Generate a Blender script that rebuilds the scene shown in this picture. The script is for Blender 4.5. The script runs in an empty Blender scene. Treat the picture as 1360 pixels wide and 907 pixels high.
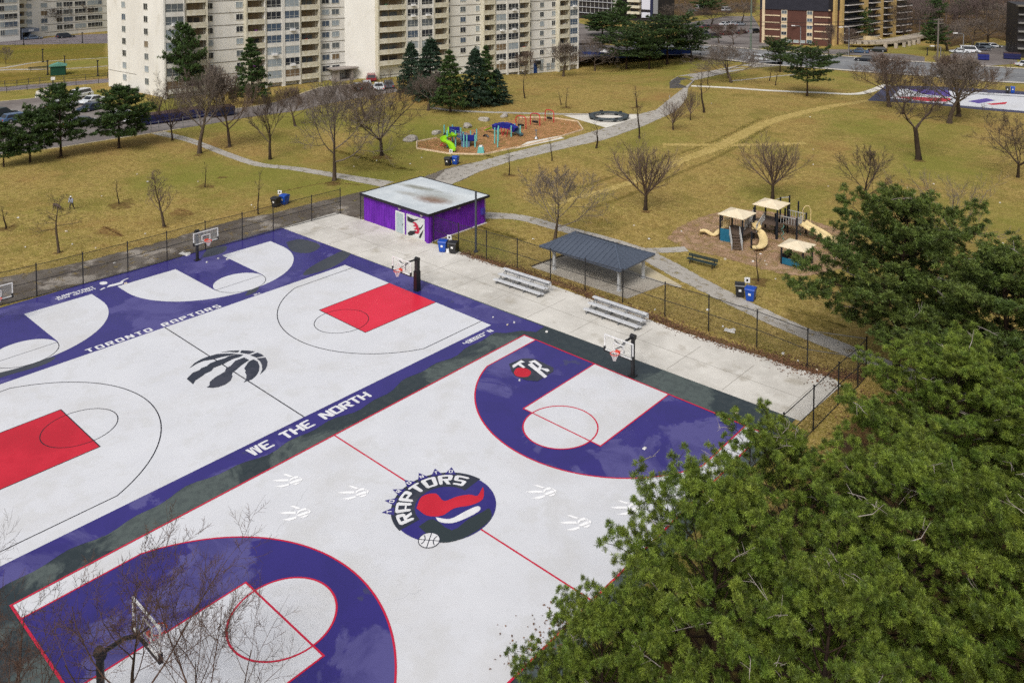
import bpy, math, random
import numpy as np
from mathutils import Vector, Matrix
rnd = random.Random(7)
PI = math.pi
S = bpy.context.scene
COL = S.collection
# ---------------------------------------------------------------- camera model
F, YAW, PITCH, ROLL = 1105.02, -0.7046588, 0.0509567, 0.0039176
CX, CY, CZ, PX, PY = 37.6609, -41.9998, 26.8727, 726.362, -13.416
def cam_axes():
    cy, sy = math.cos(YAW), math.sin(YAW)
    f = Vector((sy*math.cos(PITCH), cy*math.cos(PITCH), -math.sin(PITCH)))
    r = Vector((cy, -sy, 0)); u = r.cross(f)
    c, s = math.cos(ROLL), math.sin(ROLL)
    return c*r+s*u, -s*r+c*u, f
AR, AU, AF = cam_axes()
AXES = Matrix((AR, AU, AF))
CAM = Vector((CX, CY, CZ))
RH = Vector((AR.x, AR.y, 0)).normalized(); FH = Vector((AF.x, AF.y, 0)).normalized()
def terr(x, y):
    """height of the ground: level, with a shallow dip in front of the far end of the right tower"""
    d = Vector((x-CX, y-CY, 0)); l = d.dot(RH); z = d.dot(FH)
    g = math.exp(-((l-3)/24)**2/2-((z-200)/22)**2/2)
    return -3.2*max(0, g-.2)/.8
def ray(px, py):
    return AXES.transposed() @ Vector(((px-PX)/F, -(py-PY)/F, 1))
def G(px, py, z=None):
    """ground point seen at a photo pixel"""
    d = ray(px, py)
    zz = 0 if z is None else z
    for _ in range(1 if z is not None else 8):
        t = (zz-CZ)/d.z
        p = CAM+d*t
        if z is None: zz = terr(p.x, p.y)
    return p
def depth(p): return (p-CAM).dot(AF)
def scale_at(p): return F/depth(p)          # photo pixels per metre
def HT(bx, by, ty):
    b = G(bx, by); lo, hi = 0, 200
    for _ in range(50):
        m = (lo+hi)/2
        d = AXES @ (b+Vector((0, 0, m))-CAM)
        if PY-F*d.y/d.z > ty: lo = m
        else: hi = m
    return lo
cam = bpy.data.cameras.new('camera'); co = bpy.data.objects.new('camera', cam); COL.objects.link(co)
co.matrix_world = Matrix((( AR.x, AU.x, -AF.x, CX), (AR.y, AU.y, -AF.y, CY), (AR.z, AU.z, -AF.z, CZ), (0, 0, 0, 1)))
cam.sensor_width = 36; cam.lens = 36*F/1360
cam.shift_x = (680-PX)/1360; cam.shift_y = (PY-453.5)/1360
cam.clip_start = .5; cam.clip_end = 4000
S.camera = co
# ---------------------------------------------------------------- materials
def nd(nt, t, **k):
    n = nt.nodes.new(t)
    for a, v in k.items():
        if a.startswith('i_'):
            key = a[2:]
            n.inputs[int(key) if key.isdigit() else key].default_value = v
        else: setattr(n, a, v)
    return n
def c4(c): return (c[0], c[1], c[2], 1)
def srgb(r, g, b):
    return tuple(((v/255)/12.92 if v/255 < .04045 else ((v/255+.055)/1.055)**2.4) for v in (r, g, b))
def M(name, c1, c2=None, scale=1., lo=.35, hi=.65, rough=.75, rough2=None, spec=.3, metal=0, detail=6,
      c3=None, scale3=20., amt3=.5, lo3=.45, hi3=.6, bump=0, bscale=30., stretch=(1, 1, 1), island=0, trans=0, edge=False, dist=0):
    m = bpy.data.materials.new(name); m.use_nodes = True; nt = m.node_tree
    b = nt.nodes['Principled BSDF']; out = nt.nodes['Material Output']; L = nt.links.new
    b.inputs['Base Color'].default_value = c4(c1); b.inputs['Roughness'].default_value = rough
    b.inputs['Specular IOR Level'].default_value = spec; b.inputs['Metallic'].default_value = metal
    tc = nd(nt, 'ShaderNodeTexCoord'); mp = nd(nt, 'ShaderNodeMapping'); mp.inputs['Scale'].default_value = stretch
    L(tc.outputs['Object'], mp.inputs['Vector'])
    def noise(sc, det, a, z):
        n = nd(nt, 'ShaderNodeTexNoise', i_Scale=sc, i_Detail=det, i_Roughness=.6, i_Distortion=dist); L(mp.outputs[0], n.inputs['Vector'])
        r = nd(nt, 'ShaderNodeMapRange'); r.inputs[1].default_value = a; r.inputs[2].default_value = z
        L(n.outputs['Fac'], r.inputs[0]); return n, r
    last = None
    if c2 is not None:
        n, r = noise(scale, detail, lo, hi)
        mx = nd(nt, 'ShaderNodeMix', data_type='RGBA'); mx.inputs[6].default_value = c4(c1); mx.inputs[7].default_value = c4(c2)
        L(r.outputs[0], mx.inputs[0]); last = mx.outputs[2]
        if rough2 is not None:
            rr = nd(nt, 'ShaderNodeMapRange'); rr.inputs[3].default_value = rough; rr.inputs[4].default_value = rough2
            L(r.outputs[0], rr.inputs[0]); L(rr.outputs[0], b.inputs['Roughness'])
    if c3 is not None:
        n, r = noise(scale3, 4, lo3, hi3)
        mu = nd(nt, 'ShaderNodeMath', operation='MULTIPLY'); mu.inputs[1].default_value = amt3; L(r.outputs[0], mu.inputs[0])
        mx = nd(nt, 'ShaderNodeMix', data_type='RGBA'); mx.inputs[7].default_value = c4(c3)
        if last: L(last, mx.inputs[6])
        else: mx.inputs[6].default_value = c4(c1)
        L(mu.outputs[0], mx.inputs[0]); last = mx.outputs[2]
    if island:
        g = nd(nt, 'ShaderNodeNewGeometry'); r = nd(nt, 'ShaderNodeMapRange'); r.inputs[3].default_value = 1-island; r.inputs[4].default_value = 1+island
        L(g.outputs['Random Per Island'], r.inputs[0])
        mx = nd(nt, 'ShaderNodeVectorMath', operation='SCALE')
        if last: L(last, mx.inputs[0])
        else: mx.inputs[0].default_value = c1
        L(r.outputs[0], mx.inputs['Scale']); last = mx.outputs[0]
    if last: L(last, b.inputs['Base Color'])
    if bump:
        n = nd(nt, 'ShaderNodeTexNoise', i_Scale=bscale, i_Detail=4); L(mp.outputs[0], n.inputs['Vector'])
        bp = nd(nt, 'ShaderNodeBump'); bp.inputs['Strength'].default_value = bump; bp.inputs['Distance'].default_value = .05
        L(n.outputs['Fac'], bp.inputs['Height']); L(bp.outputs[0], b.inputs['Normal'])
    if edge or trans:
        tr = nd(nt, 'ShaderNodeBsdfTransparent'); ms = nd(nt, 'ShaderNodeMixShader')
        L(tr.outputs[0], ms.inputs[1]); L(b.outputs[0], ms.inputs[2])
        if edge:     # sheets whose rim (colour attribute "edge") dissolves raggedly into the grass
            at = nd(nt, 'ShaderNodeAttribute', attribute_name='edge')
            n = nd(nt, 'ShaderNodeTexNoise', i_Scale=1.3, i_Detail=8, i_Roughness=.7); L(mp.outputs[0], n.inputs['Vector'])
            ad = nd(nt, 'ShaderNodeMath', operation='ADD'); L(at.outputs['Fac'], ad.inputs[0]); L(n.outputs['Fac'], ad.inputs[1])
            r = nd(nt, 'ShaderNodeMapRange'); r.inputs[1].default_value = .92; r.inputs[2].default_value = 1.08 if edge is True else edge
            L(ad.outputs[0], r.inputs[0]); L(r.outputs[0], ms.inputs[0])
        else: ms.inputs[0].default_value = 1-trans
        L(ms.outputs[0], out.inputs['Surface'])
    return m
MT = {}
def mat(name, *a, **k):
    if name not in MT: MT[name] = M(name, *a, **k)
    return MT[name]
# ---------------------------------------------------------------- objects
def tag(o, label=None, cat=None, group=None, kind=None):
    if label: o['label'] = label
    if cat: o['category'] = cat
    if group: o['group'] = group
    if kind: o['kind'] = kind
    return o
def empty(name, loc=(0, 0, 0), rz=0, label=None, cat=None, group=None):
    o = bpy.data.objects.new(name, None); COL.objects.link(o); o.empty_display_size = .2
    o.location = loc; o.rotation_euler = (0, 0, rz)
    return tag(o, label, cat, group)
def link(name, me, parent=None, loc=None):
    o = bpy.data.objects.new(name, me); COL.objects.link(o)
    if parent is not None: o.parent = parent
    if loc is not None: o.location = loc
    return o
def copy_tree(o, parent=None):
    c = o.copy(); COL.objects.link(c); c.parent = parent
    for ch in list(o.children): copy_tree(ch, c)
    return c
class MB:
    def __init__(s): s.v = []; s.f = []; s.m = []; s.e = None
    def add(s, vs, fs, m=0):
        o = len(s.v); s.v += [tuple(v) for v in vs]
        for f in fs: s.f.append(tuple(i+o for i in f)); s.m.append(m)
    def quad(s, a, b, c, d, m=0): s.add([a, b, c, d], [(0, 1, 2, 3)], m)
    def box(s, x, y, z, sx, sy, sz, rz=0, m=0, top=1., tilt=None):
        """x, y centre, z the underside"""
        vs = []
        for k, zz in ((1, 0), (top, sz)):
            for a, b in ((-1, -1), (1, -1), (1, 1), (-1, 1)):
                vs.append(Vector((a*sx/2*k, b*sy/2*k, zz)))
        R = Matrix.Rotation(rz, 3, 'Z')
        if tilt: R = R @ Matrix.Rotation(tilt[1], 3, tilt[0])
        s.add([R @ v+Vector((x, y, z)) for v in vs], [(3, 2, 1, 0), (4, 5, 6, 7), (0, 1, 5, 4), (1, 2, 6, 5), (2, 3, 7, 6), (3, 0, 4, 7)], m)
    def bar(s, p, q, w, h, m=0):
        p, q = Vector(p), Vector(q); d = (q-p); L = d.length; d.normalize()
        up = Vector((0, 0, 1)) if abs(d.z) < .95 else Vector((1, 0, 0))
        a = d.cross(up).normalized(); b = a.cross(d)
        vs = [p+a*x*w/2+b*y*h/2 for x, y in ((-1, -1), (1, -1), (1, 1), (-1, 1))]+[q+a*x*w/2+b*y*h/2 for x, y in ((-1, -1), (1, -1), (1, 1), (-1, 1))]
        s.add(vs, [(3, 2, 1, 0), (4, 5, 6, 7), (0, 1, 5, 4), (1, 2, 6, 5), (2, 3, 7, 6), (3, 0, 4, 7)], m)
    def tube(s, pts, r, n=6, m=0, cap=True, closed=False):
        pts = [Vector(p) for p in pts]; N = len(pts)
        r = [r]*N if isinstance(r, (int, float)) else r
        vs = []; a = None
        for i, p in enumerate(pts):
            d = (pts[(i+1) % N]-pts[i-1]) if closed else (pts[min(i+1, N-1)]-pts[max(i-1, 0)])
            d.normalize()
            if a is None:
                a = d.orthogonal().normalized()
            else:
                a = (a-d*a.dot(d)).normalized()
            b = d.cross(a)
            for k in range(n):
                t = 2*PI*k/n; vs.append(p+(a*math.cos(t)+b*math.sin(t))*r[i])
        fs = []
        for i in range(N if closed else N-1):
            j = (i+1) % N
            for k in range(n):
                fs.append((i*n+k, i*n+(k+1) % n, j*n+(k+1) % n, j*n+k))
        if cap and not closed:
            fs.append(tuple(range(n))[::-1]); fs.append(tuple((N-1)*n+k for k in range(n)))
        s.add(vs, fs, m)
    def cyl(s, x, y, z, r, h, n=12, m=0, r2=None):
        r2 = r if r2 is None else r2
        vs = [(x+r*math.cos(2*PI*k/n), y+r*math.sin(2*PI*k/n), z) for k in range(n)]+[(x+r2*math.cos(2*PI*k/n), y+r2*math.sin(2*PI*k/n), z+h) for k in range(n)]
        s.add(vs, [(k, (k+1) % n, n+(k+1) % n, n+k) for k in range(n)]+[tuple(range(n))[::-1], tuple(range(n, 2*n))], m)
    def prism(s, pts, z0, z1, m=0):
        """vertical prism over a counter-clockwise outline"""
        n = len(pts); a = sum(pts[i][0]*pts[(i+1) % n][1]-pts[(i+1) % n][0]*pts[i][1] for i in range(n))
        if a < 0: pts = pts[::-1]
        s.add([(p[0], p[1], z0) for p in pts]+[(p[0], p[1], z1) for p in pts],
              [tuple(range(n))[::-1], tuple(range(n, 2*n))]+[(k, (k+1) % n, n+(k+1) % n, n+k) for k in range(n)], m)
    def flat(s, pts, z, m=0):
        n = len(pts); a = sum(pts[i][0]*pts[(i+1) % n][1]-pts[(i+1) % n][0]*pts[i][1] for i in range(n))
        if a < 0: pts = pts[::-1]
        s.add([(p[0], p[1], z) for p in pts], [tuple(range(n))], m)
    def line(s, pts, w, z, m=0, closed=False):
        """painted line of constant width along 2-D points, mitred"""
        P = [Vector((p[0], p[1])) for p in pts]; N = len(P); lft = []; rgt = []
        for i in range(N):
            a = P[i-1] if (i or closed) else None; b = P[(i+1) % N] if (i < N-1 or closed) else None
            d1 = (P[i]-a).normalized() if a is not None else (b-P[i]).normalized()
            d2 = (b-P[i]).normalized() if b is not None else d1
            n1 = Vector((-d1.y, d1.x)); n2 = Vector((-d2.y, d2.x)); n = (n1+n2)
            if n.length < 1e-6: n = n1.copy()
            n.normalize(); k = min(3, 1/max(.3, n.dot(n1)))
            lft.append(P[i]+n*w/2*k); rgt.append(P[i]-n*w/2*k)
        o = [(p.x, p.y, z) for p in lft]+[(p.x, p.y, z) for p in rgt]
        s.add(o, [(N+i, N+(i+1) % N, (i+1) % N, i) for i in range(N if closed else N-1)], m)
    def mesh(s, name, mats, smooth=False):
        me = bpy.data.meshes.new(name); me.from_pydata(s.v, [], s.f)
        for m in (mats if isinstance(mats, (list, tuple)) else [mats]): me.materials.append(m)
        me.polygons.foreach_set('material_index', s.m)
        if smooth: me.polygons.foreach_set('use_smooth', [True]*len(s.f))
        me.update(); return me
    def build(s, name, mats, parent=None, loc=None, smooth=False):
        return link(name, s.mesh(name, mats, smooth), parent, loc)
def np_mesh(name, V, T, mats, mi=None, smooth=False):
    """triangles from numpy arrays"""
    me = bpy.data.meshes.new(name); V = np.asarray(V, np.float32); T = np.asarray(T, np.int32); k = T.shape[1]
    me.vertices.add(len(V)); me.vertices.foreach_set('co', V.ravel())
    me.loops.add(T.size); me.loops.foreach_set('vertex_index', T.ravel())
    me.polygons.add(len(T)); me.polygons.foreach_set('loop_start', np.arange(0, T.size, k, dtype=np.int32))
    for m in (mats if isinstance(mats, (list, tuple)) else [mats]): me.materials.append(m)
    if mi is not None: me.polygons.foreach_set('material_index', mi)
    me.update(calc_edges=True); me.validate()
    return me
def struct(o, label=None): return tag(o, label, None, None, 'structure')
def smooth_path(pts, n=6):
    """Catmull-Rom through 2-D or 3-D points"""
    P = [Vector(p) for p in pts]; P = [P[0]*2-P[1]]+P+[P[-1]*2-P[-2]]; out = []
    for i in range(1, len(P)-2):
        for k in range(n):
            t = k/n; a, b, c, d = P[i-1:i+3]
            out.append(.5*((2*b)+(c-a)*t+(2*a-5*b+4*c-d)*t*t+(3*b-a-3*c+d)*t**3))
    out.append(P[-2]); return out
def ribbon(name, pts, w, z, m, fade=.35, n=6, parent=None):
    """ground strip (path, worn trail) with ragged rims; pts in world x, y; w a width or list"""
    ws = w if isinstance(w, list) else [w]*len(pts)
    C = smooth_path([(p[0], p[1], ww) for p, ww in zip(pts, ws)], n); V = []; E = []; Fc = []
    for i, c in enumerate(C):
        a = C[max(i-1, 0)]; b = C[min(i+1, len(C)-1)]; d = Vector((b.x-a.x, b.y-a.y)).normalized(); nn = Vector((-d.y, d.x))
        for q, e in ((-.5, 0), (-.5+fade*.5, 1), (.5-fade*.5, 1), (.5, 0)):
            p = Vector((c.x, c.y))+nn*c.z*q; V.append((p.x, p.y, z+terr(p.x, p.y))); E.append(e*.6)
        if i:
            o = 4*i-4
            for k in range(3): Fc.append((o+k, o+4+k, o+5+k, o+1+k))
    me = bpy.data.meshes.new(name); me.from_pydata(V, [], Fc); me.materials.append(m)
    at = me.color_attributes.new('edge', 'FLOAT_COLOR', 'POINT'); at.data.foreach_set('color', [x for e in E for x in (e, e, e, 1)])
    return link(name, me, parent)
def sheet(name, pts, z, m, fade=1.2, parent=None):
    """ground area with a ragged rim: an inner polygon plus a rim that dissolves"""
    P = [Vector((p[0], p[1])) for p in pts]; n = len(P)
    a = sum(P[i].x*P[(i+1) % n].y-P[(i+1) % n].x*P[i].y for i in range(n))
    if a < 0: P = P[::-1]
    V = []; 
    for i in range(n):
        d1 = (P[i]-P[i-1]).normalized(); d2 = (P[(i+1) % n]-P[i]).normalized()
        nn = Vector((-(d1.y+d2.y), d1.x+d2.x)); nn = nn.normalized() if nn.length > 1e-6 else Vector((-d1.y, d1.x))
        V.append(P[i]-nn*fade*.4); 
    for i in range(n):
        d1 = (P[i]-P[i-1]).normalized(); d2 = (P[(i+1) % n]-P[i]).normalized()
        nn = Vector((-(d1.y+d2.y), d1.x+d2.x)); nn = nn.normalized() if nn.length > 1e-6 else Vector((-d1.y, d1.x))
        V.append(P[i]+nn*fade*.6)
    Fc = [tuple(range(n, 2*n))]+[(i, (i+1) % n, n+(i+1) % n, n+i) for i in range(n)]
    me = bpy.data.meshes.new(name); me.from_pydata([(v.x, v.y, z+terr(v.x, v.y)) for v in V], [], Fc); me.materials.append(m)
    at = me.color_attributes.new('edge', 'FLOAT_COLOR', 'POINT'); at.data.foreach_set('color', [x for i in range(2*n) for x in ((.6 if i >= n else 0,)*3+(1,))])
    return link(name, me, parent)
def arc(cx, cy, r, a0, a1, n=48):
    return [(cx+r*math.cos(a0+(a1-a0)*i/n), cy+r*math.sin(a0+(a1-a0)*i/n)) for i in range(n+1)]
# ---------------------------------------------------------------- block lettering
GL = {'A': '11111 10001 10001 10001 11111 10001 10001', 'B': '11110 10001 10001 11111 10001 10001 11111', 'D': '11110 10001 10001 10001 10001 10001 11111',
 'E': '11111 10000 10000 11110 10000 10000 11111', 'G': '11111 10000 10000 10011 10001 10001 11111', 'H': '10001 10001 10001 11111 10001 10001 10001',
 'I': '111 010 010 010 010 010 111', 'J': '00011 00001 00001 00001 00001 10001 11111', 'L': '10000 10000 10000 10000 10000 10000 11111', 'M': '10001 10001 10001 10001 10001 10001 10001',
 'N': '10001 10001 10001 10001 10001 10001 10001', 'O': '11111 10001 10001 10001 10001 10001 11111', 'P': '11111 10001 10001 11111 10000 10000 10000',
 'R': '11111 10001 10001 11111 10000 10000 10000', 'S': '11111 10000 10000 11111 00001 00001 11111', 'T': '11111 00100 00100 00100 00100 00100 00100', 'U': '10001 10001 10001 10001 10001 10001 11111',
 'W': '00000 00000 00000 00000 00000 00000 00001', '0': '11111 10001 10001 10001 10001 10001 11111', '2': '11111 00001 00001 11111 10000 10000 11111', '3': '11111 00001 00001 11111 00001 00001 11111',
 '4': '10001 10001 10001 11111 00001 00001 00001', '6': '11111 10000 10000 11111 10001 10001 11111', '.': '0 0 0 0 0 0 1', "'": '11 11 00 00 00 00 00', ' ': '000 000 000 000 000 000 000'}
DIAG = {'N': [[(0, 1), (.33, 1), (1, 0), (.67, 0)]], 'R': [[(.36, .46), (.68, .46), (1, 0), (.66, 0)]], 'M': [[(0, 1), (.3, 1), (.62, .3), (.38, .3)], [(.7, 1), (1, 1), (.62, .3), (.38, .3)]],
 'W': [[(0, 1), (.24, 1), (.4, 0), (.16, 0)], [(.38, 1), (.5, 1), (.4, 0), (.16, 0)], [(.5, 1), (.62, 1), (.84, 0), (.6, 0)], [(.76, 1), (1, 1), (.84, 0), (.6, 0)]]}
def letters(mb, text, fn, h=1., m=0, track=.16, heavy=1.7):
    """block letters as flat cells; fn(u, v) maps baseline distance and height to a 3-D point"""
    u = 0
    for ch in text:
        rows = GL[ch].split(); nc = len(rows[0])
        cw = [heavy if (nc != 5 or c in (0, 4)) else .9 for c in range(nc)]
        if ch in 'TI': cw = [.95, .95, heavy, .95, .95] if nc == 5 else [.8, heavy, .8]
        k = h*.13; xs = [0]
        for w in cw: xs.append(xs[-1]+w*k)
        rh = [1.3, .8, .8, 1.3, .8, .8, 1.3]; tot = sum(rh); ys = [h]
        for w in rh: ys.append(ys[-1]-h*w/tot)
        on = lambda r, c: ch != 'W' and 0 <= r < 7 and 0 <= c < nc and rows[r][c] == '1'
        for r in range(7):
            for c in range(nc):
                if not on(r, c): continue
                x0, x1, y0, y1 = u+xs[c], u+xs[c+1], ys[r+1], ys[r]; q = .55*min(x1-x0, y1-y0); P = []
                for (x, y, dr, dc, sx, sy) in ((x0, y0, 1, -1, 1, 1), (x1, y0, 1, 1, -1, 1), (x1, y1, -1, 1, -1, -1), (x0, y1, -1, -1, 1, -1)):
                    if not on(r+dr, c) and not on(r, c+dc) and not on(r+dr, c+dc):
                        a, b = (x+sx*q, y), (x, y+sy*q)
                        P += [b, a] if (sx*sy > 0) else [a, b]
                    else: P.append((x, y))
                mb.add([fn(*p) for p in P], [tuple(range(len(P)))], m)
        for i, P in enumerate(DIAG.get(ch, ())):       # slanted strokes lie a hair above the straight ones
            Q = [fn(u+x*xs[-1], y*h) for x, y in P]; e = .0012+.0006*i; e3 = Vector(Q[1])-Vector(Q[0]); e4 = Vector(Q[-1])-Vector(Q[0]); nn = (e4.cross(e3)).normalized()*e
            mb.add([(Vector(q)+nn) for q in Q][::-1], [tuple(range(len(Q)))], m)
        u += xs[-1]+track*h
    return u
def twidth(text, h, track=.16, heavy=1.7): return letters(MB(), text, lambda u, v: (u, v, 0), h, 0, track, heavy)-track*h
# ================================================================ setting
ft = .35
def gp(*px): return [(G(x, y).x, G(x, y).y) for x, y in px]
GR1, GR2, GR3 = srgb(156, 132, 74), srgb(140, 130, 66), srgb(116, 94, 52)
grass = M('dormant grass', GR1, GR2, scale=.045, lo=.38, hi=.62, rough=.95, spec=.05, detail=8, c3=GR3, scale3=.9, amt3=.75, lo3=.46, hi3=.72, bump=.9, bscale=9)
# finer blades over the broad patches
def refine(m, cols, scales):
    nt = m.node_tree; b = nt.nodes['Principled BSDF']; L = nt.links.new
    src = b.inputs['Base Color'].links[0].from_socket; tc = nd(nt, 'ShaderNodeTexCoord')
    for c, (s, lo, hi, amt) in zip(cols, scales):
        n = nd(nt, 'ShaderNodeTexNoise', i_Scale=s, i_Detail=6, i_Roughness=.7); L(tc.outputs['Object'], n.inputs['Vector'])
        r = nd(nt, 'ShaderNodeMapRange'); r.inputs[1].default_value = lo; r.inputs[2].default_value = hi; r.inputs[4].default_value = amt
        L(n.outputs['Fac'], r.inputs[0])
        mx = nd(nt, 'ShaderNodeMix', data_type='RGBA'); mx.inputs[7].default_value = c4(c); L(src, mx.inputs[6]); L(r.outputs[0], mx.inputs[0]); src = mx.outputs[2]
    L(src, b.inputs['Base Color'])
refine(grass, [srgb(186, 162, 100), srgb(112, 106, 46), srgb(140, 106, 62), srgb(92, 74, 38), srgb(200, 176, 120), srgb(80, 66, 34)], [(1.6, .49, .6, .6), (.16, .5, .64, .75), (.1, .54, .68, .7), (2.6, .52, .62, .65), (7, .52, .6, .65), (9, .53, .61, .65)])
refine(grass, [srgb(120, 122, 54), srgb(150, 118, 74)], [(.021, .48, .6, .75), (.03, .54, .66, .6)])
c = CAM+RH*3+FH*200
def axis(c0):
    a = list(np.arange(-1500, 1501, 150))+[c0+d for d in np.arange(-78, 79, 6.)]
    return sorted(set(round(float(v), 2) for v in a))
xs, ys = axis(c.x), axis(c.y)
V = [(x, y, terr(x, y)) for y in ys for x in xs]; nx = len(xs)
me = bpy.data.meshes.new('ground'); me.from_pydata(V, [], [(j*nx+i, j*nx+i+1, (j+1)*nx+i+1, (j+1)*nx+i) for j in range(len(ys)-1) for i in range(nx-1)])
me.materials.append(grass); struct(link('ground', me))
asph = mat('path asphalt', srgb(176, 171, 163), srgb(158, 152, 143), scale=.25, lo=.3, hi=.75, rough=.85, c3=srgb(190, 185, 176), scale3=.3, amt3=.4, lo3=.5, hi3=.62, edge=True, detail=8)
asph2 = mat('old asphalt', srgb(112, 105, 97), srgb(92, 84, 76), scale=.3, lo=.42, hi=.58, rough=.85, c3=srgb(160, 152, 142), scale3=.22, amt3=.85, lo3=.55, hi3=.6, edge=True, detail=8)
lot = mat('lot asphalt', srgb(122, 114, 110), srgb(100, 93, 90), scale=.2, rough=.85, c3=srgb(140, 134, 130), scale3=.08, amt3=.6, detail=8)
roadm = mat('road asphalt', srgb(138, 140, 142), srgb(118, 119, 121), scale=.25, rough=.8, c3=srgb(98, 98, 100), scale3=.06, amt3=.4, detail=8)
conc = mat('pale concrete', srgb(205, 200, 188), srgb(186, 180, 166), scale=.6, rough=.85, detail=8)
concw = mat('new concrete', srgb(226, 222, 212), srgb(204, 198, 186), scale=.5, rough=.85, c3=srgb(170, 160, 140), scale3=.35, amt3=.4, lo3=.55, hi3=.7, detail=8)
lawn = mat('watered lawn', srgb(120, 116, 44), srgb(138, 118, 52), scale=.04, rough=.95, spec=.05, c3=srgb(104, 106, 38), scale3=.12, amt3=.6, bump=.8, bscale=8, edge=1.3)
straw = mat('worn grass trail', srgb(188, 166, 106), srgb(174, 154, 94), scale=.3, rough=.95, spec=.05, c3=srgb(130, 112, 50), scale3=2., amt3=.5, edge=1.0, bump=.8, bscale=9)
dirt = mat('bare soil', srgb(104, 80, 52), srgb(126, 100, 66), scale=1.5, rough=.95, spec=.05, edge=1.3, bump=.6, bscale=10)
olive = mat('olive green turf', srgb(112, 102, 52), srgb(124, 112, 54), scale=.12, rough=.95, spec=.05, edge=1.5, bump=.8, bscale=9)  # darker olive turf for trail sides and broad ground patches
# --- greener and darker turf
struct(sheet('lawn', gp((-60, 88), (-60, 58), (145, 56), (145, 77), (60, 82), (20, 85)), .004, lawn, 3))
struct(sheet('lawn', gp((-60, 118), (-60, 99), (150, 92), (150, 102)), .004, lawn, 2))
struct(ribbon('grass_trail', gp((1155, 133), (1140, 136), (1095, 143), (1020, 163), (955, 195), (905, 213), (862, 234), (820, 248), (770, 262), (730, 274)), [2.4, 3.2, 4., 4.2, 4., 3.2, 2.8, 2.4, 2, 1.4], .005, straw, .65))
struct(ribbon('grass_trail', gp((880, 192), (960, 193), (1020, 192), (1070, 190)), 3., .004, straw, .7))
struct(ribbon('grass_trail', gp((370, 256), (405, 248), (440, 243), (480, 246)), [1, 1, 1, 1.2], .004, dirt, .9))
for a in (((1020, 169), (960, 205), (900, 231), (840, 258), (780, 278)), ((1010, 158), (950, 187), (890, 208), (840, 226), (770, 250))):
    struct(ribbon('grass_trail', gp(*a), 2., .0035, olive, .8))
for a in ((430, 216, 7, 4.), (500, 205, 6, 4.), (645, 205, 3, 2.), (840, 100, 4, 7.), (600, 145, 5, 4.), (1030, 315, 1.5, 1.)):
    pass
# --- paths
struct(sheet('path', gp((-60, 388), (0, 368), (55, 358), (110, 347), (170, 331), (225, 317), (275, 302), (322, 289), (361, 283), (420, 268), (480, 254), (520, 245), (560, 235), (590, 224), (625, 216),
    (640, 227), (620, 238), (600, 246), (585, 258), (560, 270), (520, 282), (480, 292), (452, 286), (362, 308), (273, 334), (170, 363), (110, 379), (0, 408), (-60, 425)), .008, asph2, .5))
struct(sheet('path', gp((590, 225), (640, 213), (680, 202), (747, 186), (805, 169), (842, 153), (870, 146), (887, 132), (889, 108), (900, 101), (945, 94), (975, 88), (1005, 84), (1040, 82),
    (1040, 88), (1005, 90), (968, 97), (924, 107), (915, 118), (914, 129), (907, 140), (898, 149), (856, 168), (805, 186), (755, 197), (680, 215), (640, 228), (600, 246), (570, 246)), .012, asph, .5))
struct(sheet('asphalt_patch', gp((888, 109), (899, 102.5), (912, 104), (923, 108), (915, 117), (889, 118)), .016, mat('fresh asphalt', srgb(92, 88, 86), srgb(76, 73, 72), scale=.6, rough=.85, edge=True), .4))
struct(ribbon('path', gp((200, 174), (225, 180), (250, 186), (275, 195), (312, 209), (345, 219), (390, 224), (440, 232), (480, 239), (515, 245)), [2.4, 2.2, 1.8, 1.6, 1.6, 1.7, 1.8, 2, 2.4, 3], .01, asph, .25))
struct(ribbon('path', gp((570, 143), (600, 147), (640, 149), (675, 150), (710, 151), (760, 152), (800, 152), (850, 153)), [1.6]*8, .01, asph, .3))
struct(ribbon('path', gp((640, 286), (690, 289), (740, 302), (790, 315), (845, 332), (880, 350), (930, 377), (980, 402), (1040, 430), (1100, 455), (1150, 475), (1250, 512), (1420, 570)), [2.6, 2, 1.9, 2, 2.2, 2.6, 2.4, 2.2, 2.1, 2, 2, 2, 2], .01, asph, .25))
struct(ribbon('path', gp((845, 332), (870, 333), (912, 331)), 1.6, .013, asph, .3))
o = MB(); o.line(smooth_path(gp((918, 114.5), (970, 117), (1020, 120.5), (1090, 123.5), (1142, 124.6), (1178, 113))), 1.6, .016); struct(o.build('concrete_path', concw))
struct(ribbon('path', gp((970, 108), (1000, 105), (1037, 101), (1060, 99)), 1.2, .01, asph, .4))
o = MB(); o.flat(gp((684, 198), (750, 184), (742, 181), (700, 189)), .02); o.flat(gp((748, 153.5), (845, 152.5), (846, 157), (805, 170)), .02); struct(o.build('concrete_pad', concw))
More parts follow.
